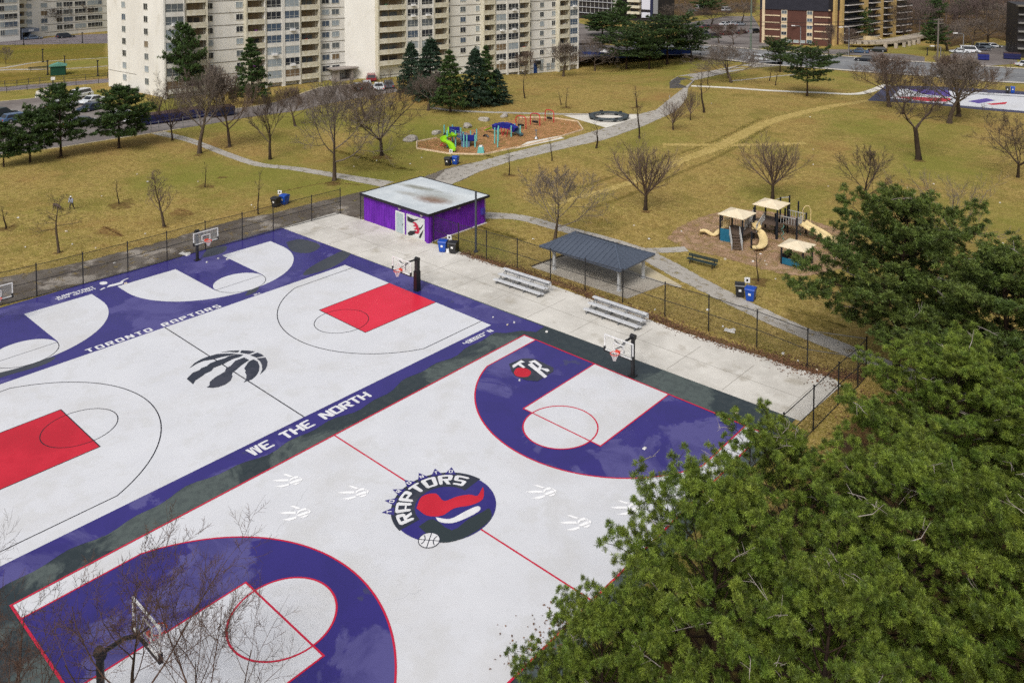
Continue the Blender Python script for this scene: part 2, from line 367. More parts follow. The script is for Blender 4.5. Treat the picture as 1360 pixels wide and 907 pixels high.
# --- left roads and parking
struct(sheet('road', gp((-80, 127), (0, 122), (145, 110), (200, 105), (200, 99), (145, 104.5), (0, 116), (-80, 120)), .008, mat('side road', srgb(128, 120, 124), srgb(112, 105, 108), scale=.3, rough=.85, edge=True), .4))
struct(sheet('road', gp((-80, 62), (20, 60), (145, 58), (145, 45), (95, 47), (50, 52), (0, 54), (-80, 58)), .008, mat('side road', (1, 1, 1)), .5))
struct(ribbon('path', gp((-40, 93), (0, 91), (25, 87), (50, 83), (90, 80), (143, 77)), [1.8, 1.8, 1.6, 1.2, 1, 1], .009, asph, .3))
struct(ribbon('path', gp((-40, 97), (10, 93), (60, 92.5), (100, 91), (143, 88)), [3, 2.5, 1.5, 1.3, 1.3], .009, asph, .3))
lp = gp((-80, 138), (0, 135), (46, 130.5), (68, 127), (90, 125), (138, 136), (172, 150), (205, 156), (280, 147), (330, 142), (365, 136), (395, 126), (425, 116), (465, 112), (520, 112), (530, 122), (490, 128), (430, 139), (400, 147), (330, 156), (280, 165), (240, 171), (203, 177), (150, 185), (87, 195), (0, 206), (-80, 214))
o = MB(); o.flat(lp, .012); struct(o.build('parking_lot', lot))
o = MB(); o.line(lp[11:15], .35, .02); o.line(gp((365, 136), (340, 141), (300, 146)), .3, .02); o.line(lp[-6:-1], .35, .02); o.line(lp[0:3], .35, .02); struct(o.build('kerb', mat('kerb concrete', srgb(205, 190, 150), srgb(180, 165, 130), scale=2)))
o = MB(); o.flat(gp((46, 131), (48, 121.5), (66, 117), (64, 126)), .016); struct(o.build('pavement', conc))
# --- main road
far = gp((840, 55), (900, 58), (940, 61), (1019, 67.5), (1065, 71), (1125, 76), (1220, 83), (1360, 92), (1500, 99))
near = gp((840, 72), (917, 77), (1012, 86), (1105, 92.5), (1155, 96.5), (1240, 102), (1320, 109), (1360, 111), (1500, 119))
o = MB(); o.flat(far+near[::-1], .012); struct(o.build('road', roadm))
o = MB(); o.line(near, 1.6, .12); o.line([(p[0], p[1]) for p in far], 1.4, .12); struct(o.build('pavement', mat('pavement concrete', srgb(206, 198, 184), srgb(186, 178, 166), scale=.4, rough=.85)))
o = MB()
for k in (.34, .67):
    for i in range(len(far)-1):
        a, b = Vector(far[i]).lerp(Vector(near[i]), k), Vector(far[i+1]).lerp(Vector(near[i+1]), k)
        for q in range(8):
            if k < .5 or q % 2: o.line([a.lerp(b, q/8), a.lerp(b, (q+1)/8)], .22, .02)
struct(o.build('road_marking', mat('lane paint', srgb(205, 205, 200))))
o = MB(); o.flat(gp((930, 60), (1006, 66), (1022, 62), (1020, 55), (1000, 22), (965, 22), (905, 32), (900, 52)), .01); o.flat(gp((1020, 64), (1110, 73), (1165, 75), (1175, 70), (1130, 66), (1090, 66), (1030, 60)), .01); o.flat(gp((1160, 78), (1228, 84), (1228, 76), (1200, 72), (1160, 71)), .014); struct(o.build('parking_lot', lot))
o = MB(); o.flat(gp((1318, 60), (1345, 62), (1352, 85), (1300, 89), (1296, 82)), .016); o.flat(gp((1262, 72), (1320, 60), (1345, 62), (1300, 84), (1262, 82)), .013); struct(o.build('parking_lot', lot))
o = MB(); o.flat(gp((764, 30), (800, 38), (830, 42), (830, 52), (800, 60), (764, 62)), .008); o.flat(gp((700, 40), (764, 45), (764, 90), (730, 90)), .004); struct(o.build('road', lot))
o = MB(); o.flat(gp((764, 68), (800, 64), (905, 70), (905, 78), (830, 86), (775, 92), (764, 92)), .006); struct(o.build('play_yard', mat('rubber yard', srgb(120, 116, 118), srgb(104, 100, 104), scale=.2)))
# --- playground beds
chips = mat('wood chips', srgb(178, 148, 120), srgb(154, 122, 98), scale=.5, rough=.95, spec=.05, c3=srgb(204, 176, 148), scale3=6, amt3=.7, lo3=.5, hi3=.65, bump=1, bscale=8, edge=1.2, detail=9)
chips2 = mat('fresh wood chips', srgb(188, 138, 96), srgb(164, 116, 78), scale=.4, rough=.95, spec=.05, c3=srgb(198, 158, 116), scale3=5, amt3=.6, bump=1, bscale=8, edge=1.2, detail=9)
b1 = gp((553.5, 189), (553.5, 198), (597, 205), (642, 206), (690, 196), (737, 184.5), (774.5, 173), (767, 162), (738, 158), (712, 156.5), (690, 157), (652, 166), (620, 174), (580, 184))
struct(sheet('playground_bed', b1, .012, chips2, .4))
struct(sheet('playground_bed', smooth_path(gp((882, 317), (896, 302), (925, 289), (955, 281), (1000, 278), (1050, 285), (1090, 295), (1128, 310), (1145, 335), (1125, 356), (1085, 367), (1050, 367), (1010, 359), (960, 344), (908, 331), (882, 317)), 3)[:-1], .012, chips, .7))
o = MB()
bb = b1+[b1[0]]
for i in range(len(b1)):
    if i in (10, 11, 12): continue
    a, b = Vector(bb[i]), Vector(bb[i+1]); o.bar((a.x, a.y, .09), (b.x, b.y, .09), .15, .18)
tag(o.build('timber_border', mat('pale timber', srgb(226, 204, 176), srgb(196, 170, 140), scale=1.2)), 'pale timber border round the orange wood chip playground bed', 'border')
o = MB(); o.line(gp((905, 381), (875, 375), (848, 353), (830, 357)), .3, .02); struct(o.build('pad_edge', conc))
# --- mulch circles and bare ground
for i, (x, y, r) in enumerate(((272, 248, 1.6), (160, 272, 2.2), (752, 143, 1.5), (845, 143, 1.5), (1008, 374, 1.3), (295, 236, .8), (675, 233, 1.3), (507, 209, 2.2), (444, 243, 1.6), (1220, 213, 1.2), (859, 281, .8), (78, 336, .6), (218, 302, .6), (1265, 322, .9), (600, 150, 2.6), (835, 92, 8), (880, 90, 8), (660, 139, 3), (625, 145, 3), (1078, 129, 3), (10, 303, 1.4), (82, 209, 1.2), (265, 206, .9), (305, 196, .9))):
    p = G(x, y); struct(sheet('bare_soil', [(p.x+r*(1+.25*math.sin(3*t+i))*math.cos(t), p.y+r*(1+.2*math.cos(2*t+i))*math.sin(t)) for t in [2*PI*k/14 for k in range(14)]], .0055, dirt if r < 2.4 else olive, r*.8))
p = G(470, 215)
for (x, y, rx, ry) in ((480, 215, 9, 5), (620, 203, 5, 2.5), (1080, 425, 3, 2), (560, 250, 3, 2), (655, 310, 4, 2), (760, 355, 0.1, .1)):
    p = G(x, y); struct(sheet('bare_soil', [(p.x+rx*math.cos(t)*(1+.2*math.sin(3*t)), p.y+ry*math.sin(t)) for t in [2*PI*k/18 for k in range(18)]], .003, olive, min(rx, ry)*.9))
for (x, y, rx, ry) in ((145, 308, 2.5, 1.2), (240, 283, 2.2, 1.6), (1170, 258, 1, 1)):
    p = G(x, y); struct(sheet('fallen_leaf_patch', [(p.x+rx*math.cos(t)*(1+.2*math.sin(3*t)), p.y+ry*math.sin(t)) for t in [2*PI*k/18 for k in range(18)]], .003, mat('reddish leaf litter', srgb(128, 84, 58), srgb(140, 104, 60), scale=2, edge=1.5, rough=.95), min(rx, ry)*.9))
nlit = mat('pine needle litter', srgb(88, 70, 54), srgb(72, 58, 46), scale=1.2, rough=.95, spec=.05, c3=srgb(120, 92, 58), scale3=.4, amt3=.6, edge=1.15, bump=.6, bscale=9)
struct(sheet('pine_needle_floor', [(19.9, 6), (19.9, -34), (26, -38), (60, -30), (75, 0), (60, 18), (40, 14), (27, 13.5), (20.5, 9)], .006, nlit, 3))
struct(sheet('woodland_floor', gp((1160, 42), (1215, 48), (1262, 64), (1320, 52), (1350, 60), (1480, 60), (1480, -25), (1160, -30)), .006, nlit, 6))
struct(sheet('woodland_floor', gp((770, 14), (880, 30), (960, 18), (1010, 18), (1010, -30), (770, -30)), .006, nlit, 6))
# ================================================================ courts
L_, W_ = 89.33*ft, 50.92*ft
white = mat('white court paint', (.70, .71, .745), (.64, .65, .685), scale=.35, lo=.35, hi=.7, rough=.42, rough2=.6, spec=.4, c3=(.56, .565, .58), scale3=1.1, amt3=.35, lo3=.6, hi3=.75, detail=9)
refine(white, [(.30, .30, .31), (.58, .57, .56)], [(7, .69, .73, .8), (.12, .5, .72, .8)])
refine(white, [(.50, .49, .47), (.60, .60, .60)], [(2.6, .6, .75, .5), (.5, .52, .6, .45)])
purple = mat('purple court paint', srgb(54, 46, 122), srgb(84, 80, 138), scale=.17, lo=.525, hi=.55, rough=.22, rough2=.62, spec=.5, c3=srgb(48, 42, 110), scale3=.5, amt3=.5, detail=7, dist=.6)
refine(purple, [srgb(66, 66, 100)], [(.3, .64, .66, .8)])
grey = mat('dark asphalt', srgb(42, 52, 56), srgb(82, 92, 90), scale=.14, lo=.49, hi=.525, rough=.25, rough2=.75, spec=.5, c3=srgb(58, 66, 68), scale3=2.5, amt3=.5, detail=7, dist=.6)
red = mat('red court paint', srgb(188, 26, 46), srgb(204, 38, 58), scale=.25, lo=.4, hi=.6, rough=.35, rough2=.55, spec=.4, c3=srgb(190, 26, 48), scale3=.35, amt3=.6, lo3=.55, hi3=.6, detail=6)
redl = mat('red line paint', srgb(196, 34, 66)); blk = mat('black line paint', srgb(38, 38, 48)); wht = mat('white lettering paint', (.80, .80, .82), (.70, .70, .72), scale=2, rough=.5)
char = mat('charcoal emblem paint', srgb(50, 54, 66), srgb(66, 68, 80), scale=.25, lo=.5, hi=.54, rough=.3, rough2=.55)
deep = mat('deep purple emblem paint', srgb(48, 42, 118), srgb(62, 58, 126), scale=.3, rough=.3, rough2=.5)
# pavement under the courts
base = MB(); base.flat([(-32.35, 1.25), (-32.35, -40), (19.6, -40), (18.6, 2.5)], .012)
struct(base.build('court_pavement', grey))
wob = [(-1.45+.16*math.sin(y*.9)+.12*math.sin(y*2.3+1)+(.25*math.sin(y*.33)), y) for y in np.arange(-40, -.8, .5)]
o = MB(); o.flat([(-32.3, 1.24), (-32.3, -40)]+wob+[(-1.2, -.6), (-.6, .4), (.3, .9), (.2, 1.9)], .016); pv = struct(o.build('purple_court_surface', purple))
o = MB()
for pts in (((380, 322), (400, 318), (425, 326), (412, 336), (388, 334)), ((455, 333), (470, 330), (462, 342), (440, 356), (405, 366), (408, 358), (430, 345)), ((-20, 497), (20, 486), (72, 474), (60, 484), (20, 496), (-20, 507)), ((330, 386), (344, 380), (340, 388), (326, 393)), ((275, 331), (300, 327), (296, 336), (270, 342))):
    o.flat(smooth_path(gp(*(pts+(pts[0],))), 4)[:-1], .019)
o.build('worn_patch', mat('worn asphalt', srgb(74, 78, 84), srgb(62, 66, 76), scale=.4, rough=.55, detail=8), pv)
# lettering beside the middle court: u runs along +y, v along -x
ly = lambda x0, y0, z=.024: (lambda u, v: (x0-v, y0+u, z))
def fit(mb, text, x0, y0, y1, h, tr=.16, heavy=1.7):
    for _ in range(3):
        w = twidth(text, h, tr, heavy); tr += ((y1-y0)-w)/h/(len(text)-1)
    letters(mb, text, ly(x0, y0), h, 0, tr, heavy)
o = MB(); fit(o, 'WE THE NORTH', -1.62, -19.55, -11.75, .82); fit(o, 'TORONTO RAPTORS', -20.08, -20.7, -11.35, .62)
fit(o, '43.6660', -2.02, -3.6, -1.75, .42); letters(o, "'", ly(-2.02, -1.7), .42); letters(o, 'N', ly(-2.02, -1.25), .42)
fit(o, '24', -20.0, -8.72, -8.2, .32)
o.build('lettering', wht, pv)
o = MB()
J = lambda u, v: (-30.5-v, -18.95+u, .024)
k = 2.85/(twidth('JUMPSTART', .42, .1)); letters(o, 'JUMPSTART', lambda u, v: J(u*k, v+.36), .42, 0, .1)
k2 = 2.75/(twidth("BON DEPART", .28, .1)); letters(o, 'BON DEPART', lambda u, v: J(u*k2+.1, v), .28, 0, .1)
e = [(r_*math.cos(t)*.42, r_*math.sin(t)*.3) for t, r_ in [(2*PI*q/12, 1) for q in range(12)]]
for (dx, dy, sc) in ((-30.95, -15.05, .9),): o.add([(dx+a[0]*sc-.35, dy+a[1]*sc-.25, .024) for a in e], [tuple(range(12))])
o.flat([(-30.2, -15.5), (-30.0, -14.4), (-30.45, -14.1), (-30.55, -15.2)], .0243); o.line([(-30.5, -14.3), (-30.75, -13.9), (-30.8, -13.6)], .16, .0246); o.line([(-30.3, -15.6), (-30.1, -16.0)], .16, .0246)
o.build('lettering', wht, pv)
def court(name, label): return tag(empty(name), label, 'court')
# --- near court
o = MB(); o.flat([(0, 0), (0, -L_), (W_, -L_), (W_, 0)], .02); ca = struct(o.build('basketball_court', white))
ca['label'] = 'white court with red lines and purple three point areas, nearest the pines'
hc = W_/2
def ends(fn):
    """call fn with a map from (across, distance from baseline) to world for both ends"""
    fn(lambda x, d: (x, -d)); fn(lambda x, d: (W_-x, -L_+d))
R3 = 8.36; mg = 3*ft+.02; hy = 5.25*ft; dd = math.sqrt(R3**2-(hc-mg)**2); a0 = math.atan2(dd, mg-hc); K = 19.63*ft; kw = 8*ft; rc = 6*ft
def end_a(f):
    arcp = [f(hc+R3*math.cos(t), hy+R3*math.sin(t)) for t in np.linspace(a0, PI-a0, 60)]
    o = MB(); P = [f(mg, 0)]+arcp+[f(W_-mg, 0)]; o.flat(P, .024); o.build('three_point_area', purple, ca)
    o = MB(); cc = [f(hc+rc*math.cos(t), K+rc*math.sin(t)) for t in np.linspace(0, PI, 40)]
    o.flat([f(hc-kw, 0), f(hc-kw, K), f(hc-rc, K)]+cc[::-1][1:-1]+[f(hc+rc, K), f(hc+kw, K), f(hc+kw, 0)], .028); o.build('key', white, ca)
    o = MB(); w = .085; o.line(P, w, .032); o.line([f(hc-kw, 0), f(hc-kw, K), f(hc+kw, K), f(hc+kw, 0)], w, .0335)
    o.line([f(hc+rc*math.cos(t), K+rc*math.sin(t)) for t in np.linspace(0, 2*PI, 64)][:-1], w, .035, closed=True); o.build('court_line', redl, ca)
ends(end_a)
o = MB(); o.line([(0, 0), (0, -L_), (W_, -L_), (W_, 0)], .1, .0365, closed=True); o.line([(0, -L_/2), (W_, -L_/2)], .085, .0315); o.build('court_line', redl, ca)
for i, pts in enumerate((((368, 706), (380, 690), (393, 672), (406, 650)), ((520, 800), (545, 790), (560, 784)))):
    r = random.Random(i); q = smooth_path(gp(*pts), 8); o = MB(); o.line([(p.x+r.gauss(0, .05), p.y+r.gauss(0, .05)) for p in q], .028, .0228+.0001*i); o.build('hairline_crack', mat('crack filler', srgb(196, 197, 200)), ca)
# round badge at the centre: black band with lettering, purple disc, spikes and a white ball
cx, cy = hc, -L_/2
em = empty('court_emblem', (0, 0, 0)); em.parent = ca
pol = lambda r, a: (cx+r*math.cos(math.radians(a)), cy+r*math.sin(math.radians(a)))
o = MB(); o.flat([pol(2.47, a) for a in range(0, 360, 5)], .040); o.build('purple_disc', deep, em)
o = MB(); o.flat(smooth_path(gp((556, 700), (575, 690), (600, 705), (622, 690), (640, 681), (650, 676), (652, 690), (630, 708), (605, 719), (580, 720), (556, 700)), 3)[:-1], .043); o.build('dark_patch', mat('dark green emblem paint', srgb(48, 58, 62)), em)
o = MB(); V = []
for i in range(41): a = -97-i*(360-97-93)/40; V += [pol(1.42, a), pol(2.55, a)]
o.add([(p[0], p[1], .043) for p in V], [(2*i, 2*i+1, 2*i+3, 2*i+2) for i in range(40)][::1]); o.f = [f[::-1] for f in o.f]; o.build('black_band', char, em)
o = MB()
for a in (-130, -146.5, -163.2, -180, -196.4, -213, -229.5): o.flat([pol(2.4, a-7), pol(2.98, a), pol(2.4, a+7)], .0455)
o.build('spike', deep, em)
o = MB(); tw = twidth('RAPTORS', .74, .12, 2.0); sp = 153/tw
letters(o, 'RAPTORS', lambda u, v: (*pol(1.6+v, -103-u*sp), .0485), .74, 0, .12, 2.0)
for ch, a in zip('TORONTO', (-130, -146.5, -163.2, -180, -196.4, -213, -229.5)):
    w1 = twidth(ch, .24, .1); letters(o, ch, lambda u, v: (*pol(2.5+v, a-(u-w1/2)*23), .0485), .24, 0, .1)
o.build('lettering', wht, em)
zz = lambda pts: gp(*[(500+x*190/1357, 610+y*127/907) for x, y in pts])
o = MB(); o.flat(smooth_path(zz([(380, 470), (430, 360), (560, 330), (640, 400), (760, 360), (880, 340), (960, 350), (1010, 270), (1010, 380), (900, 440), (740, 470), (620, 540), (480, 540), (380, 470)]), 4)[:-1], .0455, 0); o.flat(smooth_path(zz([(560, 555), (700, 570), (840, 500), (960, 450), (980, 490), (860, 560), (720, 610), (600, 600), (560, 555)]), 4)[:-1], .0455, 1); o.build('red_sweep', [red, wht], em)
bc = Vector(gp((570, 718.5))[0]); o = MB(); o.flat([(bc.x+.5*math.cos(t), bc.y+.5*math.sin(t)) for t in np.linspace(0, 2*PI, 33)[:-1]], .0505, 1); o.flat([(bc.x+.46*math.cos(t), bc.y+.46*math.sin(t)) for t in np.linspace(0, 2*PI, 33)[:-1]], .053, 0)
for q in range(2): o.line([(bc.x+.46*math.cos(q*PI/2+.6)*s, bc.y+.46*math.sin(q*PI/2+.6)*s) for s in (-1, 1)], .045, .0555+.002*q, 1)
for sg in (-1, 1): o.line([(bc.x+sg*.62*math.cos(.6)-sg*.42*math.cos(.6+t), bc.y+sg*.62*math.sin(.6)-sg*.42*math.sin(.6+t)) for t in np.linspace(-.72, .72, 14)], .045, .0595+sg*.001, 1)
o.build('white_ball', [wht, char], em)
# monogram in the far three point area
o = MB(); o.flat(gp((676, 484), (693, 477), (702, 476.5), (712, 478), (735, 489), (735, 494), (722, 502), (714, 507), (700, 506), (684, 500), (679, 493)), .040, 1)
zz = lambda pts: gp(*[(640+x*120/1360, 460+y*80/907) for x, y in pts])
o.flat(zz([(455, 300), (590, 215), (648, 245), (600, 258), (580, 262), (655, 325), (620, 335), (545, 285), (475, 335)]), .043, 0)
o.flat(zz([(690, 285), (745, 255), (985, 460), (945, 485)]), .043, 0); o.flat(zz([(700, 240), (800, 215), (905, 295), (890, 335), (990, 345), (1020, 375), (985, 395), (895, 350), (860, 375), (840, 345), (865, 310), (785, 250), (745, 262)]), .0455, 0)
o.flat(smooth_path(zz([(480, 400), (520, 340), (600, 330), (690, 350), (740, 400), (700, 460), (600, 470), (510, 450), (480, 400)]), 3)[:-1], .0415, 2); o.build('monogram', [wht, char, red], ca)
# claw prints
zz = lambda pts: [(355+x*150/1360, 620+y*100/907) for x, y in pts]
prints = [[(190, 95), (230, 92), (310, 120), (270, 128), (225, 110)], [(60, 170), (160, 157), (250, 157), (250, 180), (130, 182)], [(90, 245), (150, 233), (260, 210), (255, 230), (180, 252)],
          [(262, 188), (280, 150), (330, 125), (370, 118), (375, 140), (310, 152)], [(265, 194), (370, 157), (392, 162), (385, 180), (290, 208)], [(300, 215), (390, 188), (385, 205), (345, 222)], [(382, 125), (405, 137), (395, 152)], [(410, 140), (425, 157), (405, 182), (395, 165)]]
pr = [gp(*zz(p_)) for p_ in prints]; p0 = Vector(gp((393, 638))[0])
for q in ((393, 638), (481, 654), (403.5, 681), (730, 653), (776, 694), (843, 674)):
    d = Vector(gp(q)[0])-p0; o = MB()
    for n_, p_ in enumerate(pr):
        mx_, my_ = sum(a[0] for a in p_)/len(p_), sum(a[1] for a in p_)/len(p_); o.flat([(mx_+(a[0]-mx_)*1.07+d.x, my_+(a[1]-my_)*1.07+d.y) for a in p_], .040+.0006*n_)
    o.build('claw_print', mat('bright white print', (.95, .95, .96), rough=.5), ca)
# --- middle court
BX0, BX1, BY0, BY1 = -19.95, -2.8, -31.0, -.4
o = MB(); o.flat([(BX0, BY1), (BX0, BY0), (BX1, BY0), (BX1, BY1)], .021); cb = struct(o.build('basketball_court', white))
cb['label'] = 'white court with red keys and black lines, between the lettered strips'
bc_ = (BX0+BX1)/2
def end_b(f, far_):
    o = MB(); o.flat([f(bc_-2.75, 0), f(bc_-2.75, 6.55), f(bc_+2.75, 6.55), f(bc_+2.75, 0)], .0255); o.build('key', mat('sky sheen red court paint', srgb(226, 48, 72), srgb(214, 40, 62), scale=.25, rough=.4, spec=.4) if far_ else red, cb)  # far key: sky sheen is put into its brighter red
    o = MB(); w = .06; o.line([f(bc_-2.75, 0), f(bc_-2.75, 6.55), f(bc_+2.75, 6.55), f(bc_+2.75, 0)], w, .029); o.line([f(bc_+1.9*math.cos(t), 6.55+1.9*math.sin(t)) for t in np.linspace(0, 2*PI, 64)][:-1], .05, .0305, closed=True)
    m2 = BX1-.98-bc_; hy2 = 1.85; r2 = 8.4; d2 = math.sqrt(r2**2-m2**2); t0 = math.atan2(d2, m2)
    o.line([f(bc_+m2, 0)]+[f(bc_+r2*math.cos(t), hy2+r2*math.sin(t)) for t in np.linspace(t0, PI-t0, 60)]+[f(bc_-m2, 0)], w, .032); o.build('court_line', blk, cb)
end_b(lambda x, d: (x, BY1-d), True); end_b(lambda x, d: (2*bc_-x, BY0+d), False)
o = MB(); o.line([(BX0, (BY0+BY1)/2), (BX1, (BY0+BY1)/2)], .07, .0335); o.build('court_line', blk, cb)
zz = lambda pts: gp(*[(235+x*135/1360, 455+y*90/907) for x, y in pts])
claw = [[(165, 348), (240, 275), (330, 225), (420, 190), (540, 158), (650, 152), (795, 152), (720, 175), (640, 190), (560, 208), (480, 232), (360, 250), (270, 285)],
 [(580, 136), (700, 117), (835, 110), (815, 138), (700, 131)], [(862, 110), (940, 112), (1045, 125), (965, 160), (900, 150), (845, 143)], [(1075, 140), (1130, 160), (1165, 185), (1065, 208), (980, 175)],
 [(1185, 205), (1212, 260), (1205, 320), (1180, 370), (1110, 435), (1140, 370), (1135, 300), (1110, 255), (1068, 217)],
 [(890, 170), (800, 160), (700, 185), (640, 215), (540, 245), (440, 285), (400, 320), (330, 345), (300, 375), (210, 410), (130, 490), (215, 565), (245, 515), (350, 445), (380, 420), (460, 385), (490, 345), (620, 295), (690, 255), (760, 220), (820, 205)],
 [(965, 240), (900, 205), (780, 250), (720, 315), (660, 345), (640, 395), (580, 430), (510, 470), (440, 530), (435, 580), (395, 605), (480, 612), (560, 600), (640, 570), (715, 520), (745, 455), (735, 440), (745, 405), (800, 365), (850, 320), (890, 290)],
 [(1025, 230), (960, 260), (930, 305), (900, 350), (920, 385), (910, 400), (930, 440), (925, 500), (890, 540), (1000, 500), (1060, 450), (1095, 390), (1105, 320), (1080, 260)]]
o = MB()
for p_ in claw: o.flat(zz(p_), .037)
o.build('claw_ball_emblem', char, cb)
# --- half courts along the fence
for yc in (-8.15, -23.45, -38):
    hx = -28.0; r = 6.7; P = [(-29.8, yc+r), (hx, yc+r)]+[(hx+r*math.sin(t), yc+r*math.cos(t)) for t in np.linspace(0, PI, 50)][1:-1]+[(hx, yc-r), (-29.8, yc-r)]
    o = MB(); o.flat([(min(max(a, -29.8), 99), b) for a, b in P], .021); ch = struct(o.build('half_court', white))
    o = MB(); cc = [(-23.25+1.98*math.sin(t), yc-1.98*math.cos(t)) for t in np.linspace(0, PI, 30)]
    ck = [(-23.25-1.98*math.sin(t), yc+1.98*math.cos(t)) for t in np.linspace(0, PI, 30)]
    o.flat([(-29.85, yc-2.05), (-23.25, yc-2.05)]+[(-23.25-1.98*math.sin(t), yc-1.98*math.cos(t)) for t in np.linspace(0.02, PI-.02, 30)]+[(-23.25, yc+2.05), (-29.85, yc+2.05)], .025); o.build('key', purple, ch)
    o = MB(); o.line(cc, .05, .028); o.line([(-23.25, yc-2.05), (-23.25, yc+2.05)], .04, .0295); o.build('court_line', blk, ch)
    ch['label'] = {-8.15: 'white half court facing away from the fence, nearest the shed', -23.45: 'white half court facing away from the fence, at the left edge'}.get(yc, 'white half court beyond the left edge')
# --- concrete apron
slab = mat('broom concrete', srgb(214, 210, 202), srgb(186, 182, 174), scale=.16, lo=.4, hi=.62, rough=.8, c3=srgb(158, 150, 134), scale3=.5, amt3=.6, lo3=.56, hi3=.7, detail=9)
refine(slab, [srgb(120, 108, 90), srgb(226, 223, 216)], [(.25, .64, .78, .7), (1.2, .5, .7, .5)])
ap = gp((375, 303), (445, 283), (482, 292))+[(-28, 7.55), (-18.5, 7.8)]+gp((600, 331), (640, 346), (680, 361), (730, 378), (790, 400), (855, 422), (905, 441), (1020, 476), (1057, 490), (1104, 500), (1118, 512))+[(18.9, 2.5)]
o = MB(); o.prism(ap, -.05, .03); sl = struct(o.build('concrete_apron', slab))
o = MB()
for x in np.arange(-29, 18, 3.9):
    o.line([(x, 1.45+(x+32)*.024), (x+.1, 6.6)], .035, .0335)
o.line([(-32, 4.2), (18, 4.8)], .035, .0345); o.build('joint', mat('slab joint', srgb(150, 145, 136)), sl)
# ================================================================ things beside the courts
black = mat('black metal', (.012, .012, .014), (.02, .02, .022), scale=3, rough=.45, spec=.5)
steel = mat('galvanised steel', (.35, .36, .38), (.28, .29, .31), scale=4, rough=.4, metal=.6)
alu = mat('weathered aluminium', (.62, .63, .65), (.52, .53, .55), scale=2, rough=.45, spec=.5)
glassb = mat('clear backboard', (.75, .78, .8), rough=.1, spec=.3, trans=.9)
wpaint = mat('white enamel', (.78, .78, .78), rough=.4)
orange = mat('orange rim steel', srgb(214, 70, 50), rough=.5)
netm = mat('white net cord', (.72, .66, .66), rough=.8)
# chain link: a diagonal wire lattice with open meshes
def chain_link():
    m = bpy.data.materials.new('black chain link'); m.use_nodes = True; nt = m.node_tree; L = nt.links.new
    b = nt.nodes['Principled BSDF']; b.inputs['Base Color'].default_value = (.02, .02, .022, 1); b.inputs['Roughness'].default_value = .5
    tc = nd(nt, 'ShaderNodeTexCoord'); sp = nd(nt, 'ShaderNodeSeparateXYZ'); L(tc.outputs['Object'], sp.inputs[0]); mx = []
    for op in ('ADD', 'SUBTRACT'):
        a = nd(nt, 'ShaderNodeMath', operation=op); L(sp.outputs['X'], a.inputs[0]); L(sp.outputs['Z'], a.inputs[1])
        s = nd(nt, 'ShaderNodeMath', operation='MULTIPLY'); s.inputs[1].default_value = 13; L(a.outputs[0], s.inputs[0])
        f = nd(nt, 'ShaderNodeMath', operation='FRACT'); L(s.outputs[0], f.inputs[0])
        l = nd(nt, 'ShaderNodeMath', operation='LESS_THAN'); l.inputs[1].default_value = .09; L(f.outputs[0], l.inputs[0]); mx.append(l)
    k = nd(nt, 'ShaderNodeMath', operation='MAXIMUM'); L(mx[0].outputs[0], k.inputs[0]); L(mx[1].outputs[0], k.inputs[1])
    tr = nd(nt, 'ShaderNodeBsdfTransparent'); ms = nd(nt, 'ShaderNodeMixShader'); L(k.outputs[0], ms.inputs[0]); L(tr.outputs[0], ms.inputs[1]); L(b.outputs[0], ms.inputs[2])
    L(ms.outputs[0], nt.nodes['Material Output'].inputs['Surface']); return m
link_m = chain_link()
def fence(name, pts, h, label, posts=True, rails=(1., .5), m=black, mesh_m=link_m, r=.045):
    """pts: post positions; one fence with its posts, rails and mesh panels"""
    P = [Vector((p[0], p[1], 0)) for p in pts]; root = empty(name, P[0], 0, label, 'fence'); post = None
    Q = [p-P[0] for p in P]
    for q in Q:
        if post is None:
            o = MB(); o.cyl(0, 0, 0, r, h+.06, 8); o.cyl(0, 0, h+.06, r*1.35, .05, 8); post = o.build('post', m, root, q)
        else:
            c = post.copy(); COL.objects.link(c); c.parent = root; c.location = q
    o = MB()
    for a, b in zip(Q, Q[1:]):
        for k in rails: o.tube([a+Vector((0, 0, h*k-.02)), b+Vector((0, 0, h*k-.02))], r*.55, 5)
    o.build('rail', m, root)
    for a, b in zip(Q, Q[1:]):
        d = b-a; o = MB(); o.quad((0, 0, .04), (d.length, 0, .04), (d.length, 0, h), (0, 0, h))
        if mesh_m is not None:
            f = o.build('wire_mesh', mesh_m, root, a); f.rotation_euler = (0, 0, math.atan2(d.y, d.x))
    return root
fence('chain_link_fence', gp((-70, 424), (-12, 409), (49, 394), (110.5, 378), (170, 362), (222, 347), (273, 332), (322, 319.5), (363, 307.5), (414, 294), (452, 284)), 2.5, 'black chain link fence along the left asphalt path behind the wall of hoops', rails=(1., .5, .03))
fence('chain_link_fence', [(-18.3, 8.05)]+gp((609, 335), (646, 345.5), (687, 357), (731, 372), (777, 386.5), (827, 402), (883, 421), (941, 440), (1005, 461.5), (1072, 489), (1150, 501)), 2.5, 'black chain link fence above the strip of fallen leaves, right of the purple shed')
fence('chain_link_fence', gp((1150, 501), (1139, 514), (1113, 538), (1080, 572), (1040, 612), (995, 655)), 2.5, 'black chain link fence at the court corner, running under the pines', rails=(1., .5, .03))
fence('chain_link_fence', [(-28.6, 7.7), (-28.6, 10.2)], 2.5, 'short black fence piece against the left end of the purple shed', rails=(1.,))
o = MB(); o.cyl(0, 0, 0, .11, 5.45, 10, 0, .09); o.cyl(0, 0, 0, .2, .12, 10); tag(o.build('steel_pole', mat('dark grey pole paint', srgb(70, 74, 80), rough=.5), None, G(632, 335)), 'tall plain grey pole beside the purple shed wall', 'pole')
